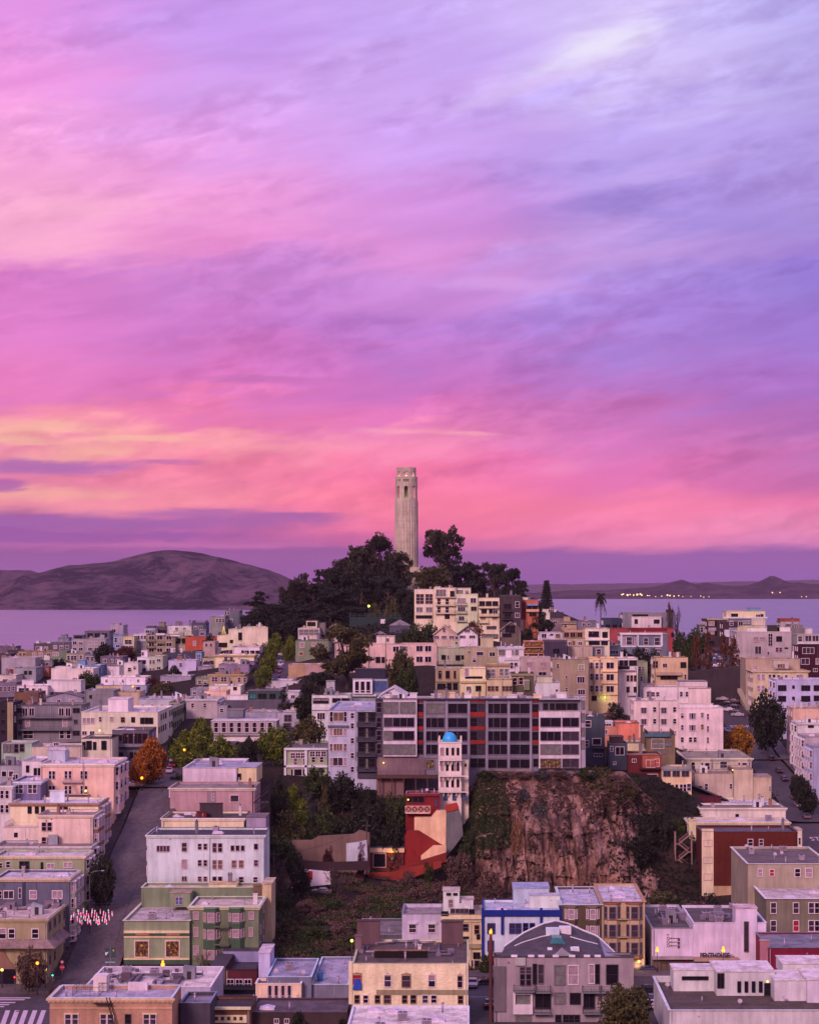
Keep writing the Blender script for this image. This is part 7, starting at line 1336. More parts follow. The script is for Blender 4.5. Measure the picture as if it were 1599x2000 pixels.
# ground cover that nobody could count
def cover(name, polyf, n, s, leaf, seed, clump=.7):
    rng = random.Random(seed); mb = MB(); done = 0
    while done < n:
        p = polyf(rng)
        if p is None: continue
        leaf_quads(mb, Vector(p), rng.uniform(.35, .7) * clump * 1.4, 12, s, rng, .7); done += 1
    tag(mb.build(name, LEAF[leaf]), kind='stuff')
def on_ground(x0, x1, y0, y1, thr=-.2, sd=0.0, zo=.2):
    def f(r):
        x, y = r.uniform(x0, x1), r.uniform(y0, y1)
        if mnoise.noise(Vector((x * .16, y * .16, sd))) < thr: return None
        return (x, y, tz(x, y) + zo)
    return f
cover('undergrowth', on_ground(-48, 4, 415, 498, .05, 1), 2800, .17, 'brush', 1)
cover('undergrowth', on_ground(-48, 2, 415, 496, .1, 11), 1800, .17, 'olive', 21)
cover('undergrowth', on_ground(-48, -8, 418, 484, .05, 5, .3), 2400, .17, 'mid', 2)
cover('undergrowth', on_ground(-50, -10, 495, 526, -.5, 3, .4), 1700, .18, 'mid', 3)
cover('undergrowth', on_ground(0, 42, 452, 499, -.3, 9, .3), 2200, .17, 'brush', 8)
cover('undergrowth', on_ground(36, 60, 455, 545, -.4, 4, .3), 2300, .18, 'darkgreen', 4)
cover('undergrowth', on_ground(-90, 40, 790, 1010, -.6, 6, .8), 2600, .35, 'cypress', 5, 1.6)
cover('undergrowth', on_ground(45, 90, 590, 720, -.1, 7, .2), 900, .2, 'brush', 6)
def on_cliff(px0, px1, py0, py1, sd, thr=0.0):
    def f(r):
        x = r.uniform(-20, 58); t = r.random() ** .8; p = cliff_pt(x, t * .86); px = HX + p[0] * F / p[1]; py = HY + (CZ - p[2]) * F / p[1]
        e = .25 * mnoise.noise(Vector((x * .3, t * 5, sd)))
        u = (px - px0) / (px1 - px0); w_ = (py - py0) / (py1 - py0)
        if not (-.1 < u + e < 1.1 and -.1 < w_ + e < 1.1) or mnoise.noise(Vector((x * .35, t * 7, sd))) < thr: return None
        return (p[0], p[1] - .2, p[2])
    return f
cover('ivy', on_cliff(900, 985, 1515, 1645, 1, -.9), 2600, .16, 'mid', 11, .5)
cover('ivy', on_cliff(900, 960, 1600, 1665, 2, -.2), 500, .16, 'mid', 12, .5)
cover('scrub', on_cliff(960, 1250, 1498, 1575, 3, -.15), 1300, .17, 'brush', 13, .5)
cover('scrub', on_cliff(880, 1300, 1540, 1750, 4, .22), 800, .16, 'darkgreen', 14, .5)
cover('scrub', on_cliff(960, 1160, 1580, 1680, 5, .1), 500, .16, 'brush', 15, .5)
cover('scrub', on_cliff(1210, 1330, 1540, 1720, 6, -.4), 1100, .17, 'darkgreen', 16, .6)
# ------------------------------------------------------------------ small things
def ball(mb, c, r, n=10):
    mb.lathe([(max(.001, r * math.sin(t)), c[2] - r * math.cos(t)) for t in [math.pi * i / 6 for i in range(7)]], n, c[0], c[1]); return mb
AMBER, WARM, GREENY = (1, .40, .03), (1, .62, .16), (.80, 1, .16)
def glow(root, loc, e, col, r=.25):
    l = bpy.data.lights.new('lamp_light', 'POINT'); l.energy = e; l.color = col; l.shadow_soft_size = r
    o = bpy.data.objects.new('lamp_light', l); o.location = loc; o.parent = root; link(o)
def street_lamp(label, px, py, Y, col=AMBER, s=9, e=90, r=.32, group=None, double=False):
    p = px2w(px, py, Y); g = max(tz(p.x, Y), -50) if Y > 414 else 14.1; h = p.z - g
    root = empty('street_lamp', (p.x, Y, g)); tag(root, label, 'street lamp', group)
    MB().tube([(0, 0, -.3), (0, 0, .8), (0, 0, h - .3)], [.16, .10, .06], 8).build('pole', M_DARKMETAL, root)
    hd = ball(MB(), (0, 0, h), r)
    if double: ball(hd, (0, 0, h + r * 1.5), r * .62)
    hd.build('lamp_head', emit('amber_glow' if col == AMBER else 'warm_glow' if col == WARM else 'greenish_glow', col, 1.7), root)
    glow(root, (0, -.6, h + .1), e, col); return root
street_lamp('amber globe street lamp at the top of the steep street', 277, 1520, 497, double=False, r=.38)
street_lamp('amber street lamp glowing inside the big bright green tree', 360, 1465, 530, r=.34)
street_lamp('amber globe lamp before the keys sign of the white theatre', 1283, 1857, 412, r=.36, double=True)
street_lamp('amber globe lamp over the theatre lettering', 1412, 1857, 412, r=.40, double=True, e=160)
street_lamp('amber globe lamp in front of the green club building', 318, 1885, 404, r=.42, double=True)
street_lamp('greenish white lamp at the corner of the yellow hotel', 687, 1838, 389, GREENY, 12, 60, .30)
street_lamp('yellow lamp at the left edge before the corner restaurant', 4, 1895, 396, WARM, 9, 60, .30)
street_lamp('amber lamp shining through the reddish restaurant tree', 73, 1882, 390, AMBER, 9, 60, .32)
street_lamp('yellow lamp at the right corner of the restaurant', 89, 1894, 396, WARM, 8, 50, .26)
street_lamp('yellow lamp beside the tree above the tennis court', 720, 1184, 850, GREENY, 10, 200, .5)
street_lamp('small white lamp beside the autumn poplar of the upper right street', 1451, 1301, 752, (1, .9, .6), 6, 60, .35)
def wall_lamp(label, px, py, Y, col=WARM, s=9, e=30, r=.22):
    p = px2w(px, py, Y); root = empty('wall_lamp', p); tag(root, label, 'wall lamp')
    ball(MB(), (0, -.3, 0), r).build('lamp_head', emit('amber_glow' if col == AMBER else 'warm_glow' if col == WARM else 'greenish_glow', col, 1.7), root)
    MB().bar((0, -.3, 0), (0, .35, .1), .06).build('bracket', M_DARKMETAL, root); glow(root, (0, -.75, -.1), e, col)
wall_lamp('amber lamp on the brick wall above the deck', 749, 1490, 527.2); wall_lamp('amber lamp over the doorway of the stepped red house', 766, 1664, 498.7, AMBER, 9, 60)
wall_lamp('yellow lamp on the cross braced balcony', 797, 1562, 504.6); wall_lamp('white lamp over the dark door of the white stucco block', 1498, 1917, 352.5, WARM, 9, 25)
wall_lamp('greenish lamp on the front of the yellow bay windowed apartment house', 1181, 1362, 644.6, GREENY, 10, 60); wall_lamp('yellow lamps on the fire escape of the pink corner house', 168, 1545, 477.5, WARM, 6, 20, .3)
wall_lamp('amber lamp on the low lilac roofed house', 260, 1341, 721.6, AMBER, 9, 40, .35); wall_lamp('amber lamp on the roof stair of the cream apartment house', 195, 1427, 588.5, WARM, 9, 40, .3)
wall_lamp('tiny amber lamp on the rose tan roof deck', 1430, 1504, 561, WARM, 8, 15, .2); wall_lamp('amber glow on the concrete base of the brick house', 1446, 1742, 501, AMBER, 6, 60, .3)
wall_lamp('yellow lamp in the porch of the gold apartment house', 1247, 1878, 414.5, WARM, 8, 60, .3)
# lit trees on a roof and in a window
def lit_tree(label, px, yt, yb, Y):
    p = px2w(px, yb, Y); h = (yb - yt) * Y / F; root = empty('lit_tree', p); tag(root, label, 'lit tree'); r = random.Random(3); w = MB(); f = MB()
    MB().cyl(0, 0, 0, h * .9, .07, 6).build('trunk', M_TRUNK, root)
    for i in range(60):
        t = i * 2.4; z = h * (.1 + .88 * i / 60); rr = .24 * h * (1.05 - z / h); ball(w, (rr * math.cos(t), rr * math.sin(t), z), .10, 6); leaf_quads(f, Vector((rr * .8 * math.cos(t), rr * .8 * math.sin(t), z)), .2, 6, .10, r)
    w.build('light_string', emit('warm_glow', WARM, 1.8), root); f.build('crown', LEAF['darkgreen'], root)
lit_tree('golden lit tree on the roof terrace of the pink cream house', 437, 1223, 1240, 868)
# hanging light art over the foot of the steep street
art = [emit('pink_glow', (1, .10, .34), 1.25), emit('white_pink_glow', (1, .55, .68), 1.1), emit('mint_glow', (.35, 1, .65), .9), M_DARKMETAL]
ra = random.Random(12); strips = []
xs_ = [139, 144, 146, 151, 153, 156, 158, 160, 163, 164, 167, 169, 171, 173, 174, 177, 179, 180, 184, 185, 188, 189, 191, 193, 194, 196, 200, 202, 205, 206, 208, 212, 213, 219]
ys_ = [1793, 1787, 1802, 1795, 1782, 1799, 1787, 1802, 1780, 1791, 1794, 1784, 1800, 1790, 1797, 1802, 1787, 1780, 1794, 1783, 1799, 1788, 1802, 1795, 1801, 1781, 1795, 1785, 1798, 1788, 1801, 1782, 1793, 1785]
hv = {}
for i, (x, y) in enumerate(zip(xs_, ys_)):
    v = i % 4
    if v not in hv:
        mb = MB(); mb.m(3).box(-.05, .05, -.04, .04, -.62, .62)
        for j in range(6): mb.m([0, 1, 0, 1, 2, 1, 0][(j + v * 2) % 7]).box(-.085, .085, -.07, .07, -.56 + j * .19, -.42 + j * .19)
        hv[v] = mb.mesh('light_strip', art)
    p = px2w(x, y, 411 + (i * 5 % 12)); o = put('light_strip', hv[v], None, p); o.rotation_euler = (0, .12, i * .7)
    tag(o, 'slim pink and white glowing strip hung over the foot of the steep street', 'hanging light', 'hanging light strips over the street'); strips.append(p)
for yy in (413, 417, 421):
    a, b = Vector((-84, yy, 27.6)), Vector((-69, yy, 27.4)); pts = [a.lerp(b, i / 8) - Vector((0, 0, .9 * math.sin(math.pi * i / 8))) for i in range(9)]
    cw = MB().tube(pts, .03, 4)
    for p in strips:
        if abs(p.y - yy) < 2.01: cw.tube([(p.x, p.y, p.z + .6), (p.x, yy, 27.0)], .012, 3)
    tag(cw.build('suspension_cable', M_DARKMETAL), 'thin cable carrying the hanging light strips across the steep street', 'cable', 'suspension cables')

# cars
def car_mesh():
    b = MB(); prof = [(-2.2, .35), (2.2, .35), (2.25, .75), (1.9, .92), (.95, 1.0), (.45, 1.38), (-1.0, 1.42), (-1.75, 1.02), (-2.2, .95), (-2.28, .6)]
    def hull(pr, w0, w1, zc):
        n = len(pr); base = len(b.v)
        for s in (-1, 1):
            for y, z in pr: w = w0 if z < zc else w1; b.v.append((s * w, y, z))
        for i in range(n): j = (i + 1) % n; b.face((base+i, base+j, base+n+j, base+n+i), False)
        b.face(tuple(range(base + n - 1, base - 1, -1))); b.face(tuple(range(base + n, base + 2 * n)))
    hull(prof, .88, .66, 1.2)
    g = MB()
    for s in (-1, 1):
        q = [(s * .865, .78, 1.0), (s * .69, .38, 1.34), (s * .69, -.95, 1.37), (s * .865, -1.5, 1.0)]; q = [(x * 1.012, y, z) for x, y, z in q]; g.poly(q if s > 0 else q[::-1])
    g.poly([(-.78, .99, 1.02), (.78, .99, 1.02), (.62, .50, 1.37), (-.62, .50, 1.37)]); g.poly([(.76, -1.79, 1.03), (-.76, -1.79, 1.03), (-.62, -1.08, 1.42), (.62, -1.08, 1.42)])
    w = MB()
    w.tube([(-.11, 0, 0), (.11, 0, 0)], .32, 12); w.m(1).tube([(-.13, 0, 0), (.13, 0, 0)], .17, 8)
    l = MB()
    for s in (-1, 1): l.m(0).box(s * .62 - .16, s * .62 + .16, 2.2, 2.275, .62, .78); l.m(1).box(s * .66 - .14, s * .66 + .14, -2.3, -2.2, .68, .86)
    return b.mesh('body', [None]), g.mesh('glazing', PANE['d']), w.mesh('wheel', [plain('tyre', (.015, .014, .016), .8), M_METAL]), l.mesh('light_unit', [plain('headlight_glass', (.6, .58, .6), .2), emit('tail_red', (.6, .01, .02), .5)])
CB, CG, CW_, CL = car_mesh()
PAINT = {'silver': (.40, .38, .44), 'white': (.66, .62, .66), 'black': (.012, .011, .016), 'grey': (.12, .11, .14), 'blue': (.05, .09, .22), 'dark blue': (.02, .025, .07), 'pale blue': (.22, .30, .42), 'dark red': (.12, .012, .02), 'dark green': (.02, .04, .03)}
CMAT = {}
for k_, c_ in PAINT.items():
    m, n, bs = new_mat('car_paint_' + k_.replace(' ', '_')); bs.inputs['Base Color'].default_value = (*c_, 1); set_bsdf(bs, Roughness=.28); bs.inputs['Coat Weight'].default_value = .6; CMAT[k_] = m
def car(label, px, py, colr, rz, Y=None, group=None, sc=1.0):
    p = hit(px, py) if Y is None else px2w(px, py, Y); z = (tz(p.x, p.y) + .28) if p.y > 414 else 14.14
    if Y is not None and p.y > 414: z = tz(p.x, Y) + .3
    root = empty('parked_car', (p.x, p.y, z), R(rz)); root.scale = (sc, sc, sc); tag(root, label, 'car', group)
    c, s = math.cos(R(rz)), math.sin(R(rz)); fx, fy = -s, c; rx, ry = c, s
    gf = (tz(p.x + fx, p.y + fy) - tz(p.x - fx, p.y - fy)) / 2; gr = (tz(p.x + rx, p.y + ry) - tz(p.x - rx, p.y - ry)) / 2
    if p.y > 414: root.rotation_euler = (Matrix.Rotation(R(rz), 3, 'Z') @ Matrix.Rotation(math.atan(gf), 3, 'X') @ Matrix.Rotation(-math.atan(gr), 3, 'Y')).to_euler()
    b = put('body', CB, root); b.material_slots[0].link = 'OBJECT'; b.material_slots[0].material = CMAT[colr]
    put('glazing', CG, root); put('light_unit', CL, root)
    for x in (-.78, .78):
        for y in (-1.35, 1.4): put('wheel', CW_, root, (x, y, .32))
G1 = 'cars parked nose in along the upper street'
for i, (x, y, c) in enumerate([(549, 1276, 'black'), (548, 1283, 'silver'), (548, 1290, 'grey'), (546, 1297, 'pale blue'), (543, 1304, 'white'), (540, 1311, 'dark blue'), (538, 1319, 'dark red'), (536, 1327, 'blue'), (534, 1336, 'black')]):
    car(['black car highest in the row on the upper street', 'silver car behind the topmost black car of the upper street', 'grey car third down the row on the upper street', 'pale blue car between grey and white ones on the upper street', 'white car in the middle of the row on the upper street', 'dark blue car below the white one on the upper street', 'dark red car in the row on the upper street', 'blue car second lowest in the row on the upper street', 'black car at the lower end of the row on the upper street'][i], x, y, c, 62, None, G1)
for l, x, y, c, r in (('white car crossing at the top of the steep street', 262, 1540, 'white', 90), ('silver car behind the orange autumn tree', 331, 1512, 'silver', 4), ('dark red car beyond the silver one behind the orange autumn tree', 337, 1500, 'dark red', 4), ('pale blue car farthest up behind the orange autumn tree', 338, 1491, 'pale blue', 4)): car(l, x, y, c, r)
G2 = 'cars parked on the upper right street'
for l, x, y, c, Y in (('black car at the far top of the upper right street', 1398, 1274, 'black', 835), ('silver car under the black one on the upper right street', 1389, 1278, 'silver', 826), ('pale blue car second in the right row of the upper right street', 1402, 1282, 'pale blue', 818), ('white car in the right row of the upper right street', 1402, 1291, 'white', 806), ('silver car lowest in the right row of the upper right street', 1402, 1299, 'silver', 795), ('blue car at the near edge of the upper right street', 1402, 1306, 'blue', 784), ('pale blue car left at the near edge of the upper right street', 1370, 1306, 'pale blue', 785), ('purple blue car at the far left of the upper right street', 1374, 1266, 'dark blue', 842)): car(l, x, y, c, 85, Y, G2)
G3 = 'cars parked slantwise below the dark stepped wall'
for l, x, y, c in (('silver car farthest in the slanted row below the dark stepped wall', 1410, 1370, 'silver'), ('grey car right of the farthest one in the slanted row', 1430, 1374, 'grey'), ('black car in the slanted row below the dark stepped wall', 1418, 1378, 'black'), ('dark blue car in the slanted row below the dark stepped wall', 1431, 1384, 'dark blue'), ('white car in the slanted row below the dark stepped wall', 1422, 1391, 'white'), ('dark green car in the slanted row below the dark stepped wall', 1434, 1395, 'dark green'), ('silver sedan nearest in the slanted row by the crossing', 1440, 1401, 'silver')): car(l, x, y, c, 80, None, G3)
car('pale blue car at the edge of the big pink block', 1418, 1431, 'pale blue', 4)
G4 = 'cars parked down the right street'
for l, x, y, c in (('dark red car farthest down the kerb of the right street', 1483, 1447, 'dark red'), ('silver car under the big dark green street tree', 1492, 1460, 'silver'), ('black car below the big dark green street tree', 1507, 1487, 'black'), ('black car in the middle of the right street kerb', 1521, 1511, 'black'), ('dark blue car below the middle black one on the right street', 1531, 1527, 'dark blue'), ('grey car half hidden by the street tree on the right street', 1549, 1562, 'grey'), ('silver car beside the lower street tree on the right street', 1558, 1577, 'silver'), ('grey pickup like car nearest the right crossing', 1574, 1600, 'grey')): car(l, x, y, c, 2, None, G4)
car('dark blue sedan passing in front of the gold apartment house', 1259, 1906, 'dark blue', 90, None, None, 1.12); car('silver van waiting in the lane beside the yellow hotel', 923, 1930, 'silver', 178, None, None, 1.1); car('black car with red tail lights on the avenue beside the grey modernist house', 955, 1972, 'black', 2, None, None, 1.1); car('dark car on the avenue behind the black one with tail lights', 957, 1926, 'black', 90)
car('white car behind the leafy tree at the grey modernist house', 1268, 1985, 'white', 90, None, None, 1.2); car('black car on the avenue right of the grey modernist house', 1262, 1950, 'black', 90); car('grey car parked before the low white garage wall', 628, 1727, 'grey', 88, 471)

# people at the top of the steep street
def person(label, px, py, colr, rz):
    p = hit(px, py); z = p.z + .3; h = 1.72
    me = bpy.data.meshes.new('person'); J = [(0, 0, .92), (0, 0, 1.15), (0, 0, 1.38), (0, 0, 1.50), (0, .02, 1.62), (0, .02, 1.72), (.19, 0, 1.40), (.25, .06, 1.13), (.24, .20, .92), (-.19, 0, 1.40), (-.25, -.08, 1.13), (-.24, -.02, .90), (.10, .02, .88), (.11, .14, .48), (.11, .10, .06), (.11, .24, .03), (-.10, .0, .88), (-.11, -.08, .48), (-.11, -.24, .09), (-.11, -.12, .03)]
    E = [(0,1),(1,2),(2,3),(3,4),(4,5),(2,6),(6,7),(7,8),(2,9),(9,10),(10,11),(0,12),(12,13),(13,14),(14,15),(0,16),(16,17),(17,18),(18,19)]
    me.from_pydata(J, E, []); o = bpy.data.objects.new('person', me); link(o); o.location = (p.x, p.y, z); o.rotation_euler = (0, 0, R(rz))
    md = o.modifiers.new('skin', 'SKIN'); rad = [.15, .14, .16, .06, .10, .09, .07, .05, .04, .07, .05, .04, .10, .07, .05, .05, .10, .07, .05, .05]
    for v, r in zip(me.skin_vertices[0].data, rad): v.radius = (r, r)
    me.skin_vertices[0].data[0].use_root = True
    sb = o.modifiers.new('sub', 'SUBSURF'); sb.levels = 1; sb.render_levels = 2
    m, n, bs = new_mat('walking_clothes_' + colr); t = n.n('ShaderNodeTexCoord'); sp = n.n('ShaderNodeSeparateXYZ'); n.nt.links.new(t.outputs['Object'], sp.inputs[0])
    n.set(bs.inputs['Base Color'], n.mix(n.m('GREATER_THAN', sp.outputs[2], 1.52), n.mix(n.m('GREATER_THAN', sp.outputs[2], .92), (.015, .015, .03, 1), (.03, .022, .035, 1) if colr == 'dark' else (.06, .03, .035, 1)), (.35, .2, .15, 1)))
    me.materials.append(m); tag(o, label, 'person')
    hm = MB(); ball(hm, (0, .01, 1.70), .115, 10); hm.build('hair', plain('dark_hair', (.02, .013, .01), .7), o)
person('person in dark clothes walking past the lamp at the top of the steep street', 267, 1560, 'dark', 150); person('person in brown standing near the orange autumn tree trunk', 316, 1548, 'brown', 20)

# signs, poles and wires
def sign_post(name, label, cat, px, py, Y, w, h, col, txt=None, tcol=None, shape='box', g=14.1):
    p = px2w(px, py, Y); root = empty(name, (p.x, Y, g)); tag(root, label, cat); H = p.z - g
    MB().cyl(0, 0, -.2, H + h / 2, .05, 6).build('pole', M_METAL, root)
    if shape == 'oct': mb = MB().xprism([(w / 2 * math.cos(math.pi / 8 + i * math.pi / 4) / math.cos(math.pi / 8), H + w / 2 * math.sin(math.pi / 8 + i * math.pi / 4) / math.cos(math.pi / 8)) for i in range(8)], -.12, -.07)
    else: mb = MB().box(-w / 2, w / 2, -.12, -.07, H - h / 2, H + h / 2)
    pl = mb.build('sign_panel', col, root)
    if txt:
        cu = bpy.data.curves.new('sign_lettering', 'FONT'); cu.body = txt; cu.size = tcol[1]; cu.align_x = 'CENTER'; cu.align_y = 'CENTER'; cu.extrude = .004; cu.materials.append(tcol[0])
        o = solid_text('sign_lettering', cu); o.location = (0, -.13, H); o.rotation_euler = (R(90), 0, 0); o.parent = pl
    return root, H
M_RED = plain('sign_red', (.42, .01, .03), .5); M_GRN = plain('sign_green', (.01, .20, .16), .5); M_TEAL = plain('banner_green', (.008, .06, .05), .6); M_SIGNW = plain('sign_white', (.7, .66, .68), .5)
r_, H_ = sign_post('stop_sign', 'red stop sign at the foot of the stepped pavement', 'stop sign', 121.5, 1890, 399, .95, .95, M_RED, 'STOP', (M_SIGNW, .34), 'oct')
MB().xprism([(.3 * math.cos(i * .5236), H_ + 1.05 + .3 * math.sin(i * .5236)) for i in range(12)], -.12, -.07).build('round_plate', plain('pinkish_plate', (.5, .25, .28), .5), r_)
sign_post('street_name_sign', 'green street name sign above the white flat roofed building', 'street sign', 215.5, 1880, 389, 2.0, .42, M_GRN, 'BROADWAY', (M_SIGNW, .32))
r_, H_ = sign_post('banner_post', 'post with two dark green banners above the street name sign', 'banner', 215.5, 1861, 389.6, .05, 2.2, M_METAL)
for s in (-1, 1):
    b_ = MB().box(s * .6 - .45, s * .6 + .45, -.10, -.07, H_ - .95, H_ + .95).build('banner', M_TEAL, r_)
    if s > 0: MB().xprism([(.6 + .2 * math.cos(i * .785), H_ + .4 + .2 * math.sin(i * .785)) for i in range(8)], -.12, -.10).build('emblem', plain('emblem_gold', (.5, .28, .02), .5), b_)
    else: MB().xprism([(-.95, H_ - .55), (-.7, H_ - .5), (-.55, H_ - .2), (-.3, H_ + .1), (-.5, H_ + .15), (-.8, H_ - .05), (-.95, H_ + .2)], -.12, -.10).build('emblem', M_SIGNW, b_)
for l, px, py, g_, c_ in (('traffic light showing red, left of the reddish restaurant tree', 42, 1895, 'sr', (1, .02, .02)), ('low traffic light showing red by the dark restaurant arch', 29, 1912, 'sr', (1, .02, .02)), ('traffic light showing green at the restaurant corner', 103, 1902, 'sg', (.02, .8, .5))):
    p = px2w(px, py, 393); root = empty('traffic_light', (p.x, 393, 14.1)); tag(root, l, 'traffic light'); H_ = p.z - 14.1
    MB().cyl(0, 0, -.2, H_ + .6, .07, 6).build('pole', M_METAL, root); MB().box(-.18, .18, -.25, .1, H_ - .55, H_ + .55).build('housing', M_DARKMETAL, root); ball(MB(), (0, -.28, H_ + (.3 if c_[0] > .5 else -.3)), .15, 8).build('signal_lamp', emit('signal_red' if c_[0] > .5 else 'signal_green', c_, 6), root)
def cobra(label, px, py, Y, arm, base=None):
    p = px2w(px, py, Y); g = tz(p.x, Y) if Y > 414 else 14.1; H_ = p.z - g; root = empty('arm_lamp_post', (p.x, Y, g)); tag(root, label, 'lamp post')
    MB().tube([(0, 0, -.3), (0, 0, H_ - 1), (arm * .15, 0, H_ - .3), (arm * .5, 0, H_), (arm, 0, H_ + .1)], [.12, .09, .07, .06, .05], 8).build('pole', M_METAL, root)
    MB().box(min(arm, arm * 1.25), max(arm, arm * 1.25), -.18, .18, H_ + .02, H_ + .2).build('lamp_head', M_VENT, root)
cobra('curved arm lamp post beside the dark tree on the steep street', 175, 1702, 424, 2.4); cobra('curved arm lamp post by the curved bay town house', 1418, 1551, 566, -2.0); cobra('curved arm lamp post farther up the right street', 1412, 1492, 585, -1.8)
def pole(label, px, yt, Y, cross=True, dish=False):
    p = px2w(px, yt, Y); g = tz(p.x, Y); root = empty('utility_pole', (p.x, Y, g)); tag(root, label, 'utility pole'); H_ = p.z - g
    MB().tube([(0, 0, -.5), (0, 0, H_)], [.16, .11], 8).build('pole', M_WOOD, root)
    if cross: MB().box(-1.1, 1.1, -.1, .1, H_ - .7, H_ - .5).build('crossarm', M_WOOD, root)
    return Vector((p.x, Y, p.z - .5))
u1 = pole('utility pole at the right corner of the pinkish retaining wall', 716, 1608, 492.5); u2 = pole('utility pole between the mint house and the slope', 535, 1664, 458); u3 = pole('tall thin pole in front of the long pink stucco house', 720, 1246, 668, False); u4 = pole('utility pole beside the bushy eucalyptus by the cottage', 753, 1242, 680, False)
def wire(label, a, b, sag=1.5):
    pts = [a.lerp(b, i / 12) - Vector((0, 0, sag * math.sin(math.pi * i / 12))) for i in range(13)]; tag(MB().tube(pts, .035, 4).build('overhead_wire', M_DARKMETAL), label, 'wire')
wire('overhead wire from the slope pole to the retaining wall pole', u2, u1); wire('overhead wire sagging along the mint house wall', u2, px2w(395, 1695, 438.5), 2.0)
# cable and stake on the cliff
pts = []
for px, py in ((1175, 1562), (1155, 1575), (1136, 1588), (1138, 1620), (1142, 1660), (1146, 1695), (1145, 1722)):
    best = min(((HX + q[0] * F / q[1] - px) ** 2 + (HY + (CZ - q[2]) * F / q[1] - py) ** 2, q) for q in [cliff_pt(28 + .5 * (px - 1136) * .128 + dxx * .25, tt / 90) for dxx in range(-16, 17) for tt in range(1, 80)]); q = best[1]; pts.append(Vector((q[0], q[1] - .35, q[2] + .1)))
tag(MB().tube(pts, .09, 5).build('hanging_cable', M_DARKMETAL), 'black cable hanging down the cliff from a white stake', 'cable')
tag(MB().cyl(pts[2].x, pts[2].y, pts[2].z - .5, pts[2].z + .7, .14, 8).build('stake', M_SIGNW), 'white stake in the cliff at the bend of the black cable', 'stake')
# tennis court fence with its white sign
a, b = px2w(683, 1222, 850), px2w(800, 1219, 850); fr = empty('court_fence', (a.x, 850, tz((a.x + b.x) / 2, 850) - 1)); tag(fr, 'dark green tennis court fence with a white sign under the hill trees', 'fence')
ft = zat(1199, 850) - fr.location.z; L = b.x - a.x
MB().box(0, L, 0, .08, 0, ft - 1.4).build('screen', plain('green_screen', (.008, .035, .03), .8), fr); pm = MB()
for i in range(13): pm.bar((L * i / 12, -.1, 0), (L * i / 12, -.1, ft + (.6 if i % 3 == 0 else 0)), .14)
for z in (ft - 1.4, ft - .7, ft): pm.bar((0, -.1, z), (L, -.1, z), .08)
pm.build('frame', plain('green_rail', (.04, .10, .10), .6), fr); s0 = px2w(743, 1219, 850); MB().box(s0.x - a.x, s0.x - a.x + 2.0, -.25, -.15, zat(1218, 850) - fr.location.z, zat(1209.5, 850) - fr.location.z).build('sign_panel', M_SIGNW, fr)
for i, (px, py, w) in enumerate(((780, 1222, 40), (742, 1240, 26))):
    p = px2w(px, py, 800); g = tz(p.x, 800) - 1; rt = empty('glass_roof_house', (p.x, 800, g)); tag(rt, ['low house with a speckled glass roof right of the tennis court', 'small house with a speckled glass roof below the tennis court'][i], 'house'); hh = p.z - g; ww = w * .2 / 2
    MB().box(-ww, ww, 0, 8, 0, max(.5, hh)).build('wall', wall_mat('6c5c74'), rt); MB().xprism([(-ww - .3, hh + .02), (ww + .3, hh + .02), (0, hh + ww * .55)], -.4, 8.4).build('roof', roof_mat('9c94b4'), rt)

# --------- fittings of the big near buildings
def find(label):
    for r_ in BLDS:
        if r_[0]['label'] == label: return r_
def fit(label):
    r_, X0, X1, Y0, Y1, zt = find(label); z0 = r_.location.z
    return r_, (lambda px, py, dy=0.0: Vector(((px - HX) * (Y0 + dy) / F - X0, dy, zat(py, Y0 + dy) - z0))), zt - z0
rt, P, H = fit('white theatre building with a tall slot tower')
cu = bpy.data.curves.new('sign_lettering', 'FONT'); cu.body = 'PENTHOUSE'; cu.size = 1.12; cu.extrude = .12; cu.offset = .035; cu.materials.append(plain('dark_letters', (.035, .02, .02), .5))
o = solid_text('sign_lettering', cu); p = P(1365.5, 1870); o.location = (p.x, -1.0, p.z + .05); o.rotation_euler = (R(90), 0, 0); o.parent = rt; o.scale = (5.95 / max(.1, o.dimensions.x), 1.25, 1)
cu = bpy.data.curves.new('sign_lettering', 'FONT'); cu.body = 'THE\nCLUB'; cu.size = .42; cu.space_line = .8; cu.extrude = .05; cu.materials.append(plain('dark_letters', (.03, .02, .02)))
o = solid_text('sign_lettering', cu); p = P(1423, 1866); o.location = (p.x, -.85, p.z); o.rotation_euler = (R(90), 0, 0); o.parent = rt
rt, P, H = fit('white theatre building with a key shaped sign')
ks = MB(); c = P(1304.5, 1833)
for i, py in enumerate((1833, 1840.3, 1847.5)):
    a = P(1304.5, py); m = 416.5 / F
    ks.tube([(a.x + .27 * math.cos(t * .628), -.12, a.z + .27 * math.sin(t * .628)) for t in range(11)], .055, 5, False); e = P(1327, py); ks.bar((a.x + .27, -.12, a.z), (e.x, -.12, e.z), .085); q = P(1311, py); ks.bar((q.x, -.12, q.z - .22), (q.x, -.12, q.z + .22), .07)
    ks.box(e.x - .42, e.x, -.16, -.06, e.z - .52, e.z - .05)
ks.build('keys_emblem', plain('dark_bronze', (.09, .06, .07), .6), rt)
rt, P, H = fit('green club building with two tall lamplit windows')
for nm, y0, y1, pr, c_ in (('cream_band', 1818, 1823, .25, 'ecb898'), ('dark_green_band', 1823, 1829, .1, '54603c'), ('cream_band', 1829, 1832, .2, 'e0ac8c'), ('cream_band', 1872, 1875, .2, 'e0b08c'), ('dark_green_base', 1875, 1884, .12, '54603c'), ('maroon_base', 1884, 1894, .14, '4c1c34')):
    a, b = P(242, y1), P(370, y0); MB().box(a.x, b.x, -pr, .05, a.z, b.z).build(nm, wall_mat(c_), rt)
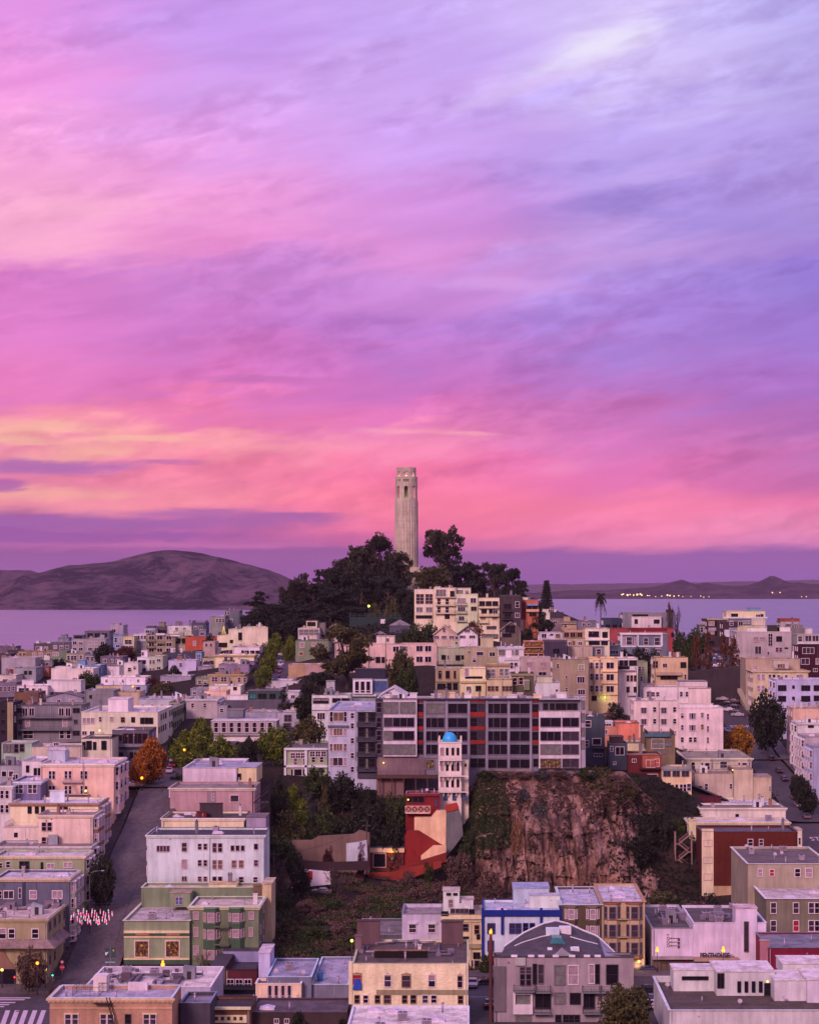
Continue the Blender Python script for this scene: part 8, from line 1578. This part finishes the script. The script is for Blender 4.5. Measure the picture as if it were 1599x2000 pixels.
lm, n, bs = new_mat('lamplit_room'); v = n.noise(coords(n), 1.6, 3); n.set(bs.inputs['Base Color'], (.02, .012, .01, 1)); n.set(bs.inputs['Emission Color'], n.ramp(v, [(.5, (.015, .006, .003)), (.62, (.28, .10, .015)), (.72, (1, .5, .08))], 'LINEAR')); bs.inputs['Emission Strength'].default_value = .8
for cx in (277, 337):
    a, b = P(cx - 12.5, 1869), P(cx + 12.5, 1839); w_, h_ = b.x - a.x, b.z - a.z; cx_, cz_ = (a.x + b.x) / 2, (a.z + b.z) / 2
    fm = MB(); fm.box(a.x - .25, a.x, -.2, .05, a.z - .25, b.z + .25).box(b.x, b.x + .25, -.2, .05, a.z - .25, b.z + .25).box(a.x, b.x, -.2, .05, b.z, b.z + .25).box(a.x, b.x, -.2, .05, a.z - .25, a.z)
    wo = fm.build('window', M_CREAM, rt); MB().poly([(a.x, -.03, a.z), (b.x, -.03, a.z), (b.x, -.03, b.z), (a.x, -.03, b.z)]).build('pane', lm, wo)
    mu = MB()
    for f_ in (.33, .66): mu.bar((a.x + w_ * f_, -.1, a.z), (a.x + w_ * f_, -.1, b.z), .10)
    mu.tube([(cx_ + w_ * .44 * math.cos(math.pi + t * math.pi / 10), -.1, b.z - .15 + h_ * .5 * math.sin(math.pi + t * math.pi / 10)) for t in range(11)], .08, 5, False); mu.build('muntin', plain('amber_wood', (.28, .12, .02), .6), wo)
    q = P(cx - 12, 1828), P(cx + 14, 1824); MB().box(q[0].x, q[1].x, -.2, -.1, q[0].z + .05, q[1].z).build('sign_plate', plain('copper_plate', (.34, .17, .08), .6), rt)
rt, P, H = fit('green bay windowed apartment house with an iron fire escape')
fe = MB(); fe.box(P(420, 1800).x, P(450, 1800).x, -1.9, -1.1, P(0, 1809).z, P(0, 1807).z); fe.box(P(420, 1840).x, P(450, 1840).x, -1.9, -1.1, P(0, 1844).z, P(0, 1842).z)
a, b = P(443, 1808), P(430, 1843); fe.bar((a.x, -1.5, a.z), (b.x, -1.5, b.z), .12).bar((a.x + .5, -1.5, a.z), (b.x + .5, -1.5, b.z), .12); fe.build('fire_escape', plain('green_iron', (.10, .13, .07), .6), rt)
rt, P, H = fit('pink three storey corner house with dentil cornice and fire escape')
fe = MB(); fe.box(P(121, 1520).x, P(162, 1520).x, -1.1, -.15, P(0, 1528).z, P(0, 1526.5).z); fe.box(P(121, 1550).x, P(175, 1550).x, -1.1, -.15, P(0, 1552).z, P(0, 1550.5).z)
a, b = P(140, 1527), P(150, 1551); fe.bar((a.x, -.7, a.z), (b.x, -.7, b.z), .10).bar((a.x + .5, -.7, a.z), (b.x + .5, -.7, b.z), .10); a, b = P(163, 1483), P(164, 1553); fe.bar((a.x, -.5, a.z), (a.x, -.5, b.z), .14)
for x in range(121, 162, 5): fe.bar((P(x, 1527).x, -1.05, P(0, 1527).z), (P(x, 1527).x, -1.05, P(0, 1519).z), .05)
fe.bar((P(121, 0).x, -1.05, P(0, 1519).z), (P(162, 0).x, -1.05, P(0, 1519).z), .07); fe.build('fire_escape', plain('pale_iron', (.42, .34, .36), .6), rt)
rt, P, H = fit('tan corner restaurant with a shingled awning roof and dark arches')
a, b = P(-30, 1850), P(92, 1835); ex = 1.9
aw = MB(); aw.poly([(a.x, -ex, a.z), (b.x + ex, -ex, a.z), (b.x, 0, b.z), (a.x, 0, b.z)]).poly([(b.x + ex, -ex, a.z), (b.x + ex, 14, a.z), (b.x, 14, b.z), (b.x, 0, b.z)]).poly([(a.x, -ex, a.z), (a.x, 14, a.z - .1), (b.x + ex, 14, a.z - .1), (b.x + ex, -ex, a.z)][::-1])
aw.build('awning_roof', roof_mat('a08490'), rt)
for x0, x1, yt in ((0, 31, 1893), (44, 57, 1893), (62, 88, 1895), (-30, -4, 1893)):
    a, b = P(x0, 1935), P(x1, yt); w_ = b.x - a.x; pts = [(a.x, max(.1, a.z)), (b.x, max(.1, a.z))] + [(a.x + w_ / 2 + w_ / 2 * math.cos(t * math.pi / 8), b.z - .5 + min(1.0, w_ / 3) * math.sin(t * math.pi / 8)) for t in range(9)]
    MB().xprism(pts, -.14, .05).build('arch_opening', PANE['d'], rt)
cpt = [(-2, 1893), (31, 1893), (26, 1884), (18, 1876), (12, 1866), (8, 1856), (6, 1852), (3, 1856), (0, 1866)]
MB().xprism([(P(x, y).x, P(x, y).z) for x, y in cpt], -.3, .05).build('copper_arch', wall_mat('a06860'), rt)
sl_ = MB(); rr = random.Random(2); x = 34.0
while x < 98:
    a = P(x, 1858); hh = rr.uniform(.32, .55); sl_.tube([(a.x, -2.05, a.z), (a.x + .15, -2.05, a.z + hh), (a.x + .32, -2.05, a.z + .1), (a.x + .4, -2.05, a.z + hh * .7)], .06, 5); x += rr.choice([5, 6, 8])
sl_.build('sign_lettering', plain('copper_letters', (.55, .28, .20), .35, .3), rt)
rt, P, H = fit('yellow painted brick hotel with arched windows and a brown flat roof')
tp = MB(); q = [P(x, y) for x, y in ((689, 1933), (706, 1933), (706, 1922), (702, 1914), (697, 1911), (692, 1916))]; tp.xprism([(v.x, v.z) for v in q], -.45, -.13); tp.build('blue_tarpaulin', plain('blue_tarp', (.01, .06, .42), .6), rt)
hd = MB()
for x, y, w_ in ((697, 1903, 16), (757, 1905, 13), (793, 1904, 17), (843, 1905, 13), (898, 1905, 10)):
    a, b = P(x - w_ / 2, y), P(x + w_ / 2, y); n_ = 6; pts = [(a.x + (b.x - a.x) * i / n_, a.z + .35 * math.sin(math.pi * i / n_)) for i in range(n_ + 1)]; hd.xprism([(a.x, a.z - .2)] + [(b.x, b.z - .2)] + pts[::-1], -.13, .02)
hd.build('arched_lintel', wall_mat('b8906c'), rt)
rt, P, H = fit('grey modernist apartment house with a curved metal roof and balconies')
rb = MB(); nx_ = 28; rows_ = 9
AR = [(960, 1860), (985, 1850), (1022, 1824), (1060, 1806), (1085, 1800), (1110, 1806), (1140, 1820), (1166, 1830), (1200, 1862), (1230, 1868)]
def arch(px):
    for (xa, ya), (xb, yb_) in zip(AR, AR[1:]):
        if px <= xb: return ya + (yb_ - ya) * (px - xa) / (xb - xa)
    return 1868
for j in range(rows_ + 1):
    t = j / rows_
    for i in range(nx_ + 1):
        u = i / nx_; px = 985 + 215 * u + (12 * (1 - t) if u > .5 else -8 * (1 - t)); yb = arch(px); py = 1869 + (yb - 1869) * t ** .8
        v = P(px, py, .6 + 15 * t); rb.v.append(tuple(v))
for j in range(rows_):
    for i in range(nx_): rb.m(1 if i > nx_ * .84 else 0).face((j*(nx_+1)+i, j*(nx_+1)+i+1, (j+1)*(nx_+1)+i+1, (j+1)*(nx_+1)+i), True)
cr_ = rb.build('curved_roof', [roof_mat('62566a'), roof_mat('a89cc4')], rt)
eb = MB(); eb.tube([Vector(rb.v[rows_ * (nx_ + 1) + i]) + Vector((0, .1, .1)) for i in range(nx_ + 1)], .2, 6, True, False)
for j in (5,): eb.tube([Vector(rb.v[j * (nx_ + 1) + i]) + Vector((0, 0, .05)) for i in range(3, 13)], .12, 4, True, False); eb.tube([Vector(rb.v[j * (nx_ + 1) + i]) + Vector((0, 0, .05)) for i in range(16, 24)], .12, 4, True, False)
eb.build('roof_trim', wall_mat('d8c4d4'), cr_)
for x0, x1, y0, y1, dy, c_ in ((1066, 1092, 1815, 1832, 9, 'c8b8d8'), (1092, 1115, 1812, 1826, 10, 'dcc4d4'), (1069, 1078, 1853, 1870, 2.5, 'd8b8c4'), (1114, 1131, 1853, 1870, 2.5, 'd8b8c4')):
    a, b = P(x0, y1, dy), P(x1, y0, dy); MB().box(a.x, b.x, dy, dy + 2, a.z, b.z).build('roof_light' if y0 < 1840 else 'roof_stack', wall_mat(c_), cr_)
a, b, c = P(1071, 1848, 5), P(1106, 1848, 5), P(1088, 1832, 5); MB().xprism([(a.x, a.z), (b.x, b.z), (c.x + .8, c.z), (c.x - .8, c.z)], 5, 8).build('dark_skylight', PANE['t'], cr_)
a, b, c = P(1076, 1869, 1), P(1122, 1869, 1), P(1098, 1856, 1); MB().xprism([(a.x, a.z), (b.x, b.z), (c.x, c.z)], .8, 5).build('gable_dormer', wall_mat('a48894'), cr_)
for x in (1004, 1037, 1057, 1085, 1117, 1146, 1167): a = P(x - 6, 1871); b = P(x + 6, 1867); MB().box(a.x, b.x, -.1, .8, a.z, b.z).build('coping_block', wall_mat('e4d0e0'), rt)
p0 = px2w(958, 1820, 366.4); tw = empty('lamp_pier', (p0.x, 366.4, 14.1)); tag(tw, 'rust red pier with a flame like lamp left of the grey modernist apartment house', 'lamp post'); hh = p0.z - 14.1
MB().tube([(0, 0, -.2), (0, 0, hh * .62), (0, 0, hh * .8), (0, 0, hh - .4)], [.32, .28, .5, .2], 8, True, False).build('pier', plain('rust_red', (.085, .026, .022), .7), tw); MB().tube([(0, 0, hh - .4), (0, 0, hh), (.1, 0, hh + .5)], [.25, .3, .05], 8).build('lamp_head', emit('amber_glow', AMBER, 9), tw); glow(tw, (0, -.7, hh), 60, AMBER)
for lb, px, py, Y in (('blue bin on the flat lilac roof', 625, 1901, 393),):
    p = px2w(px, py, Y); z = zat(1924, 387) - .45 + .0; bn = empty('bin', (p.x, Y, z)); tag(bn, lb, 'bin'); MB().xprism([(-.5, 0), (.5, 0), (.6, 1.5), (-.6, 1.5)], -.5, .5).build('body', plain('bin_blue', (.015, .10, .30), .5), bn); MB().box(-.66, .66, -.56, .56, 1.51, 1.62).build('lid', plain('bin_lid', (.01, .07, .22), .5), bn)
def roof_pt(r_, px, py, zr):
    z = r_[0].location.z + zr; Y = (CZ - z) * F / (py - HY); return Vector(((px - HX) * Y / F - r_[1], Y - r_[3], zr))
R_ = find('salmon brick building with arched windows and a railed roof'); zr = R_[5] - R_[0].location.z - .6
q = [roof_pt(R_, x, y, zr) for x, y in ((142, 1947), (193, 1947), (193, 1938), (219, 1938))]
bk = roof_pt(R_, 150, 1934, zr).y
railing(R_[0], [(q[0], q[1]), (q[1], Vector((q[1].x, bk, zr))), (Vector((q[0].x, bk, zr)), Vector((q[1].x, bk, zr))), (q[0], Vector((q[0].x, bk, zr))), (q[2], q[3]), (q[3], Vector((q[3].x, bk, zr)))], 1.5, M_DARKMETAL, .7)
h0, h1 = roof_pt(R_, 180, 1940, zr), roof_pt(R_, 206, 1940, zr); MB().box(h0.x, h1.x, h0.y + 1, h0.y + 4, zr - .1, zr + 2.6).build('stair_bulkhead', wall_mat('e0b4b8'), R_[0])
MB().box(roof_pt(R_, 250, 1935, zr).x, roof_pt(R_, 288, 1935, zr).x, h0.y + 2, h0.y + 3, zr - .1, zr + 1.3).build('parapet_step', wall_mat('d4a8b4'), R_[0])
a, b = roof_pt(R_, 218, 1946, zr), roof_pt(R_, 232, 1990, zr); MB().bar((a.x, -.5, zr + .8), (a.x + 1.6, -.5, zr - 5), .12).bar((a.x + .5, -.5, zr + .8), (a.x + 2.1, -.5, zr - 5), .12).box(a.x - 2, a.x + .8, -1.2, -.05, zr - .2, zr - .05).build('fire_escape', M_DARKMETAL, R_[0])
R_ = find('white flat roofed building crowded with ducts behind the salmon building'); zr = R_[5] - R_[0].location.z - .7; db = MB(); dk = MB()
for line, rr_ in ((((205, 1912), (238, 1905), (300, 1904), (395, 1903)), .28), (((205, 1912), (212, 1898)), .25), (((262, 1921), (276, 1905)), .42), (((250, 1921), (268, 1904)), .35), (((300, 1920), (318, 1905)), .32), (((305, 1918), (352, 1917)), .38), (((345, 1921), (356, 1906)), .35), (((208, 1919), (222, 1917)), .2), (((228, 1908), (236, 1920)), .22)):
    pp = [roof_pt(R_, x, y, zr + .55) for x, y in line]
    for u, v in zip(pp, pp[1:]): db.tube([u, v], rr_, 4, True, False); n_ = int((v - u).length / 1.3); [db.tube([u.lerp(v, (i + .5) / (n_ + 1)) - (v - u).normalized() * .05, u.lerp(v, (i + .5) / (n_ + 1)) + (v - u).normalized() * .05], rr_ * 1.18, 4, True, False) for i in range(n_ + 1)]
for x, y, s_ in ((247, 1918, 1.1), (215, 1900, .5), (268, 1899, .4), (297, 1899, .4), (345, 1899, .4), (372, 1898, .4), (345, 1918, .8), (210, 1916, .45), (325, 1908, .8), (222, 1910, .4)):
    p = roof_pt(R_, x, y, zr); dk.box(p.x - s_ * .8, p.x + s_ * .8, p.y - s_ * .6, p.y + s_ * .6, zr - .05, zr + s_ * 1.5)
db.build('duct_run', plain('dull_duct', (.13, .12, .15), .5, .3), R_[0]); dk.build('air_unit', plain('dark_unit', (.08, .06, .075), .7), R_[0])
for lb, kinds, pts_ in (('tan corner restaurant with a shingled awning roof and dark arches', .5, ((5, 1776), (13, 1777), (21, 1775), (29, 1778), (60, 1776), (98, 1770), (104, 1768), (110, 1774))), ('white theatre building with a key shaped sign', .6, ((1290, 1800), (1310, 1790), (1330, 1797), (1345, 1786), (1300, 1806))), ('white theatre building with a tall slot tower', .6, ((1372, 1796), (1386, 1793), (1402, 1796), (1420, 1792), (1392, 1799))), ('yellow painted brick hotel with arched windows and a brown flat roof', .3, ((735, 1845), (770, 1842), (812, 1844), (850, 1846), (856, 1868), (880, 1862), (718, 1852), (705, 1862)))):
    R_ = find(lb); zr = R_[5] - R_[0].location.z - .45; ub = MB()
    for i, (x, y) in enumerate(pts_):
        p = roof_pt(R_, x, y, zr); s_ = kinds * (1 + .5 * (i % 3)); ub.box(p.x - s_, p.x + s_, p.y - s_ * .8, p.y + s_ * .8, zr - .05, zr + s_ * 1.3)
        if i: o_ = roof_pt(R_, *pts_[i - 1], zr); ub.tube([Vector((o_.x, o_.y, zr + .3)), Vector((p.x, o_.y, zr + .3)), Vector((p.x, p.y, zr + .3))], .16 + .2 * kinds, 6)
    ub.build('air_unit', plain('roof_plant', (.20, .18, .22), .55, .3), R_[0])
# zigzag timber stairs at the back of the houses on the right of the cliff
def zigzag(label, px, py0, py1, Y, w_, n, mat):
    a, b = px2w(px, py0, Y), px2w(px, py1, Y); g = b.z; root = empty('zigzag_stair', (a.x, Y, g)); tag(root, label, 'outside stair'); H_ = a.z - g; st = H_ / n
    fm = MB(); fl_ = MB()
    for i in range(n):
        x0, x1 = (0, w_) if i % 2 == 0 else (w_, 0); z0, z1 = st * i, st * (i + 1)
        fl_.bar((x0, -.5, z0), (x1, -.5, z1), .2).bar((x0, -1.4, z0), (x1, -1.4, z1), .2).bar((x0, -1.4, z0 + 1), (x1, -1.4, z1 + 1), .10)
        for k in range(9): t = k / 8; x = x0 + (x1 - x0) * t; z = z0 + (z1 - z0) * t; fl_.box(x - .16, x + .16, -1.4, -.5, z, z + .06); fl_.bar((x, -1.42, z), (x, -1.42, z + 1), .04)
        fm.box(min(x1, x1 + (.9 if x1 else -.9)), max(x1, x1 + (.9 if x1 else -.9)), -1.5, .3, z1 - .12, z1)
    for x in (-.8, w_ + .8):
        for y in (-1.4, .2): fm.bar((x, y, -3), (x, y, H_ + 1), .22)
    fl_.build('flight', mat, root); fm.build('landing', mat, root)
M_TIM = plain('pale_timber', (.30, .20, .16), .85)
zigzag('upper pale timber zigzag stair behind the lilac roofed house', 1308, 1568, 1612, 540, 2.6, 4, M_TIM); zigzag('lower pale timber zigzag stair behind the brick house', 1324, 1632, 1710, 512, 2.5, 5, M_TIM)
def black_stair():
    p = px2w(498, 1566, 487); root = empty('outside_stair', (p.x, 487, p.z - 8)); tag(root, 'black metal back stair beside the dusty rose house', 'outside stair'); mb = MB()
    for i in range(3): mb.bar((0, 0, 2 + i * 3), (3.2, 0, 4.6 + i * 3), .25).bar((0, -1, 2 + i * 3), (3.2, -1, 4.6 + i * 3), .25).bar((0, -1, 3 + i * 3), (3.2, -1, 5.6 + i * 3), .1).box(-.5, 3.6, -1.2, .2, 1.8 + i * 3, 1.95 + i * 3)
    for x in (-.4, 3.5):
        for y in (-1.1, .1): mb.bar((x, y, 0), (x, y, 12), .2)
    mb.build('flight', M_DARKMETAL, root)
black_stair()
# far shore lights
for i, (px, py, s) in enumerate([(1214, 1162, 9), (1217, 1161, 8), (1225, 1163, 12), (1230, 1162, 8), (1237, 1163, 9), (1244, 1162, 12), (1250, 1161, 10), (1253, 1163, 9), (1264, 1164, 7), (1268, 1164, 6), (1280, 1166, 5), (1292, 1165, 6), (1303, 1163, 10), (1308, 1164, 9), (1316, 1165, 8), (1325, 1164, 7), (1333, 1166, 5), (1349, 1166, 5), (1368, 1165, 6), (1374, 1167, 6), (1384, 1166, 5), (1508, 1158, 8), (1523, 1158, 7), (1565, 1166, 5), (1574, 1166, 6)]):
    p = px2w(px, py - .6, 10450); o = ball(MB(), (0, 0, 0), s * .42, 8).build('shore_light', emit('shore_glow', (1, .62, .22), 2.2), None, p)
    tag(o, 'small warm light glittering along the far shore', 'shore light', 'lights along the far shore')
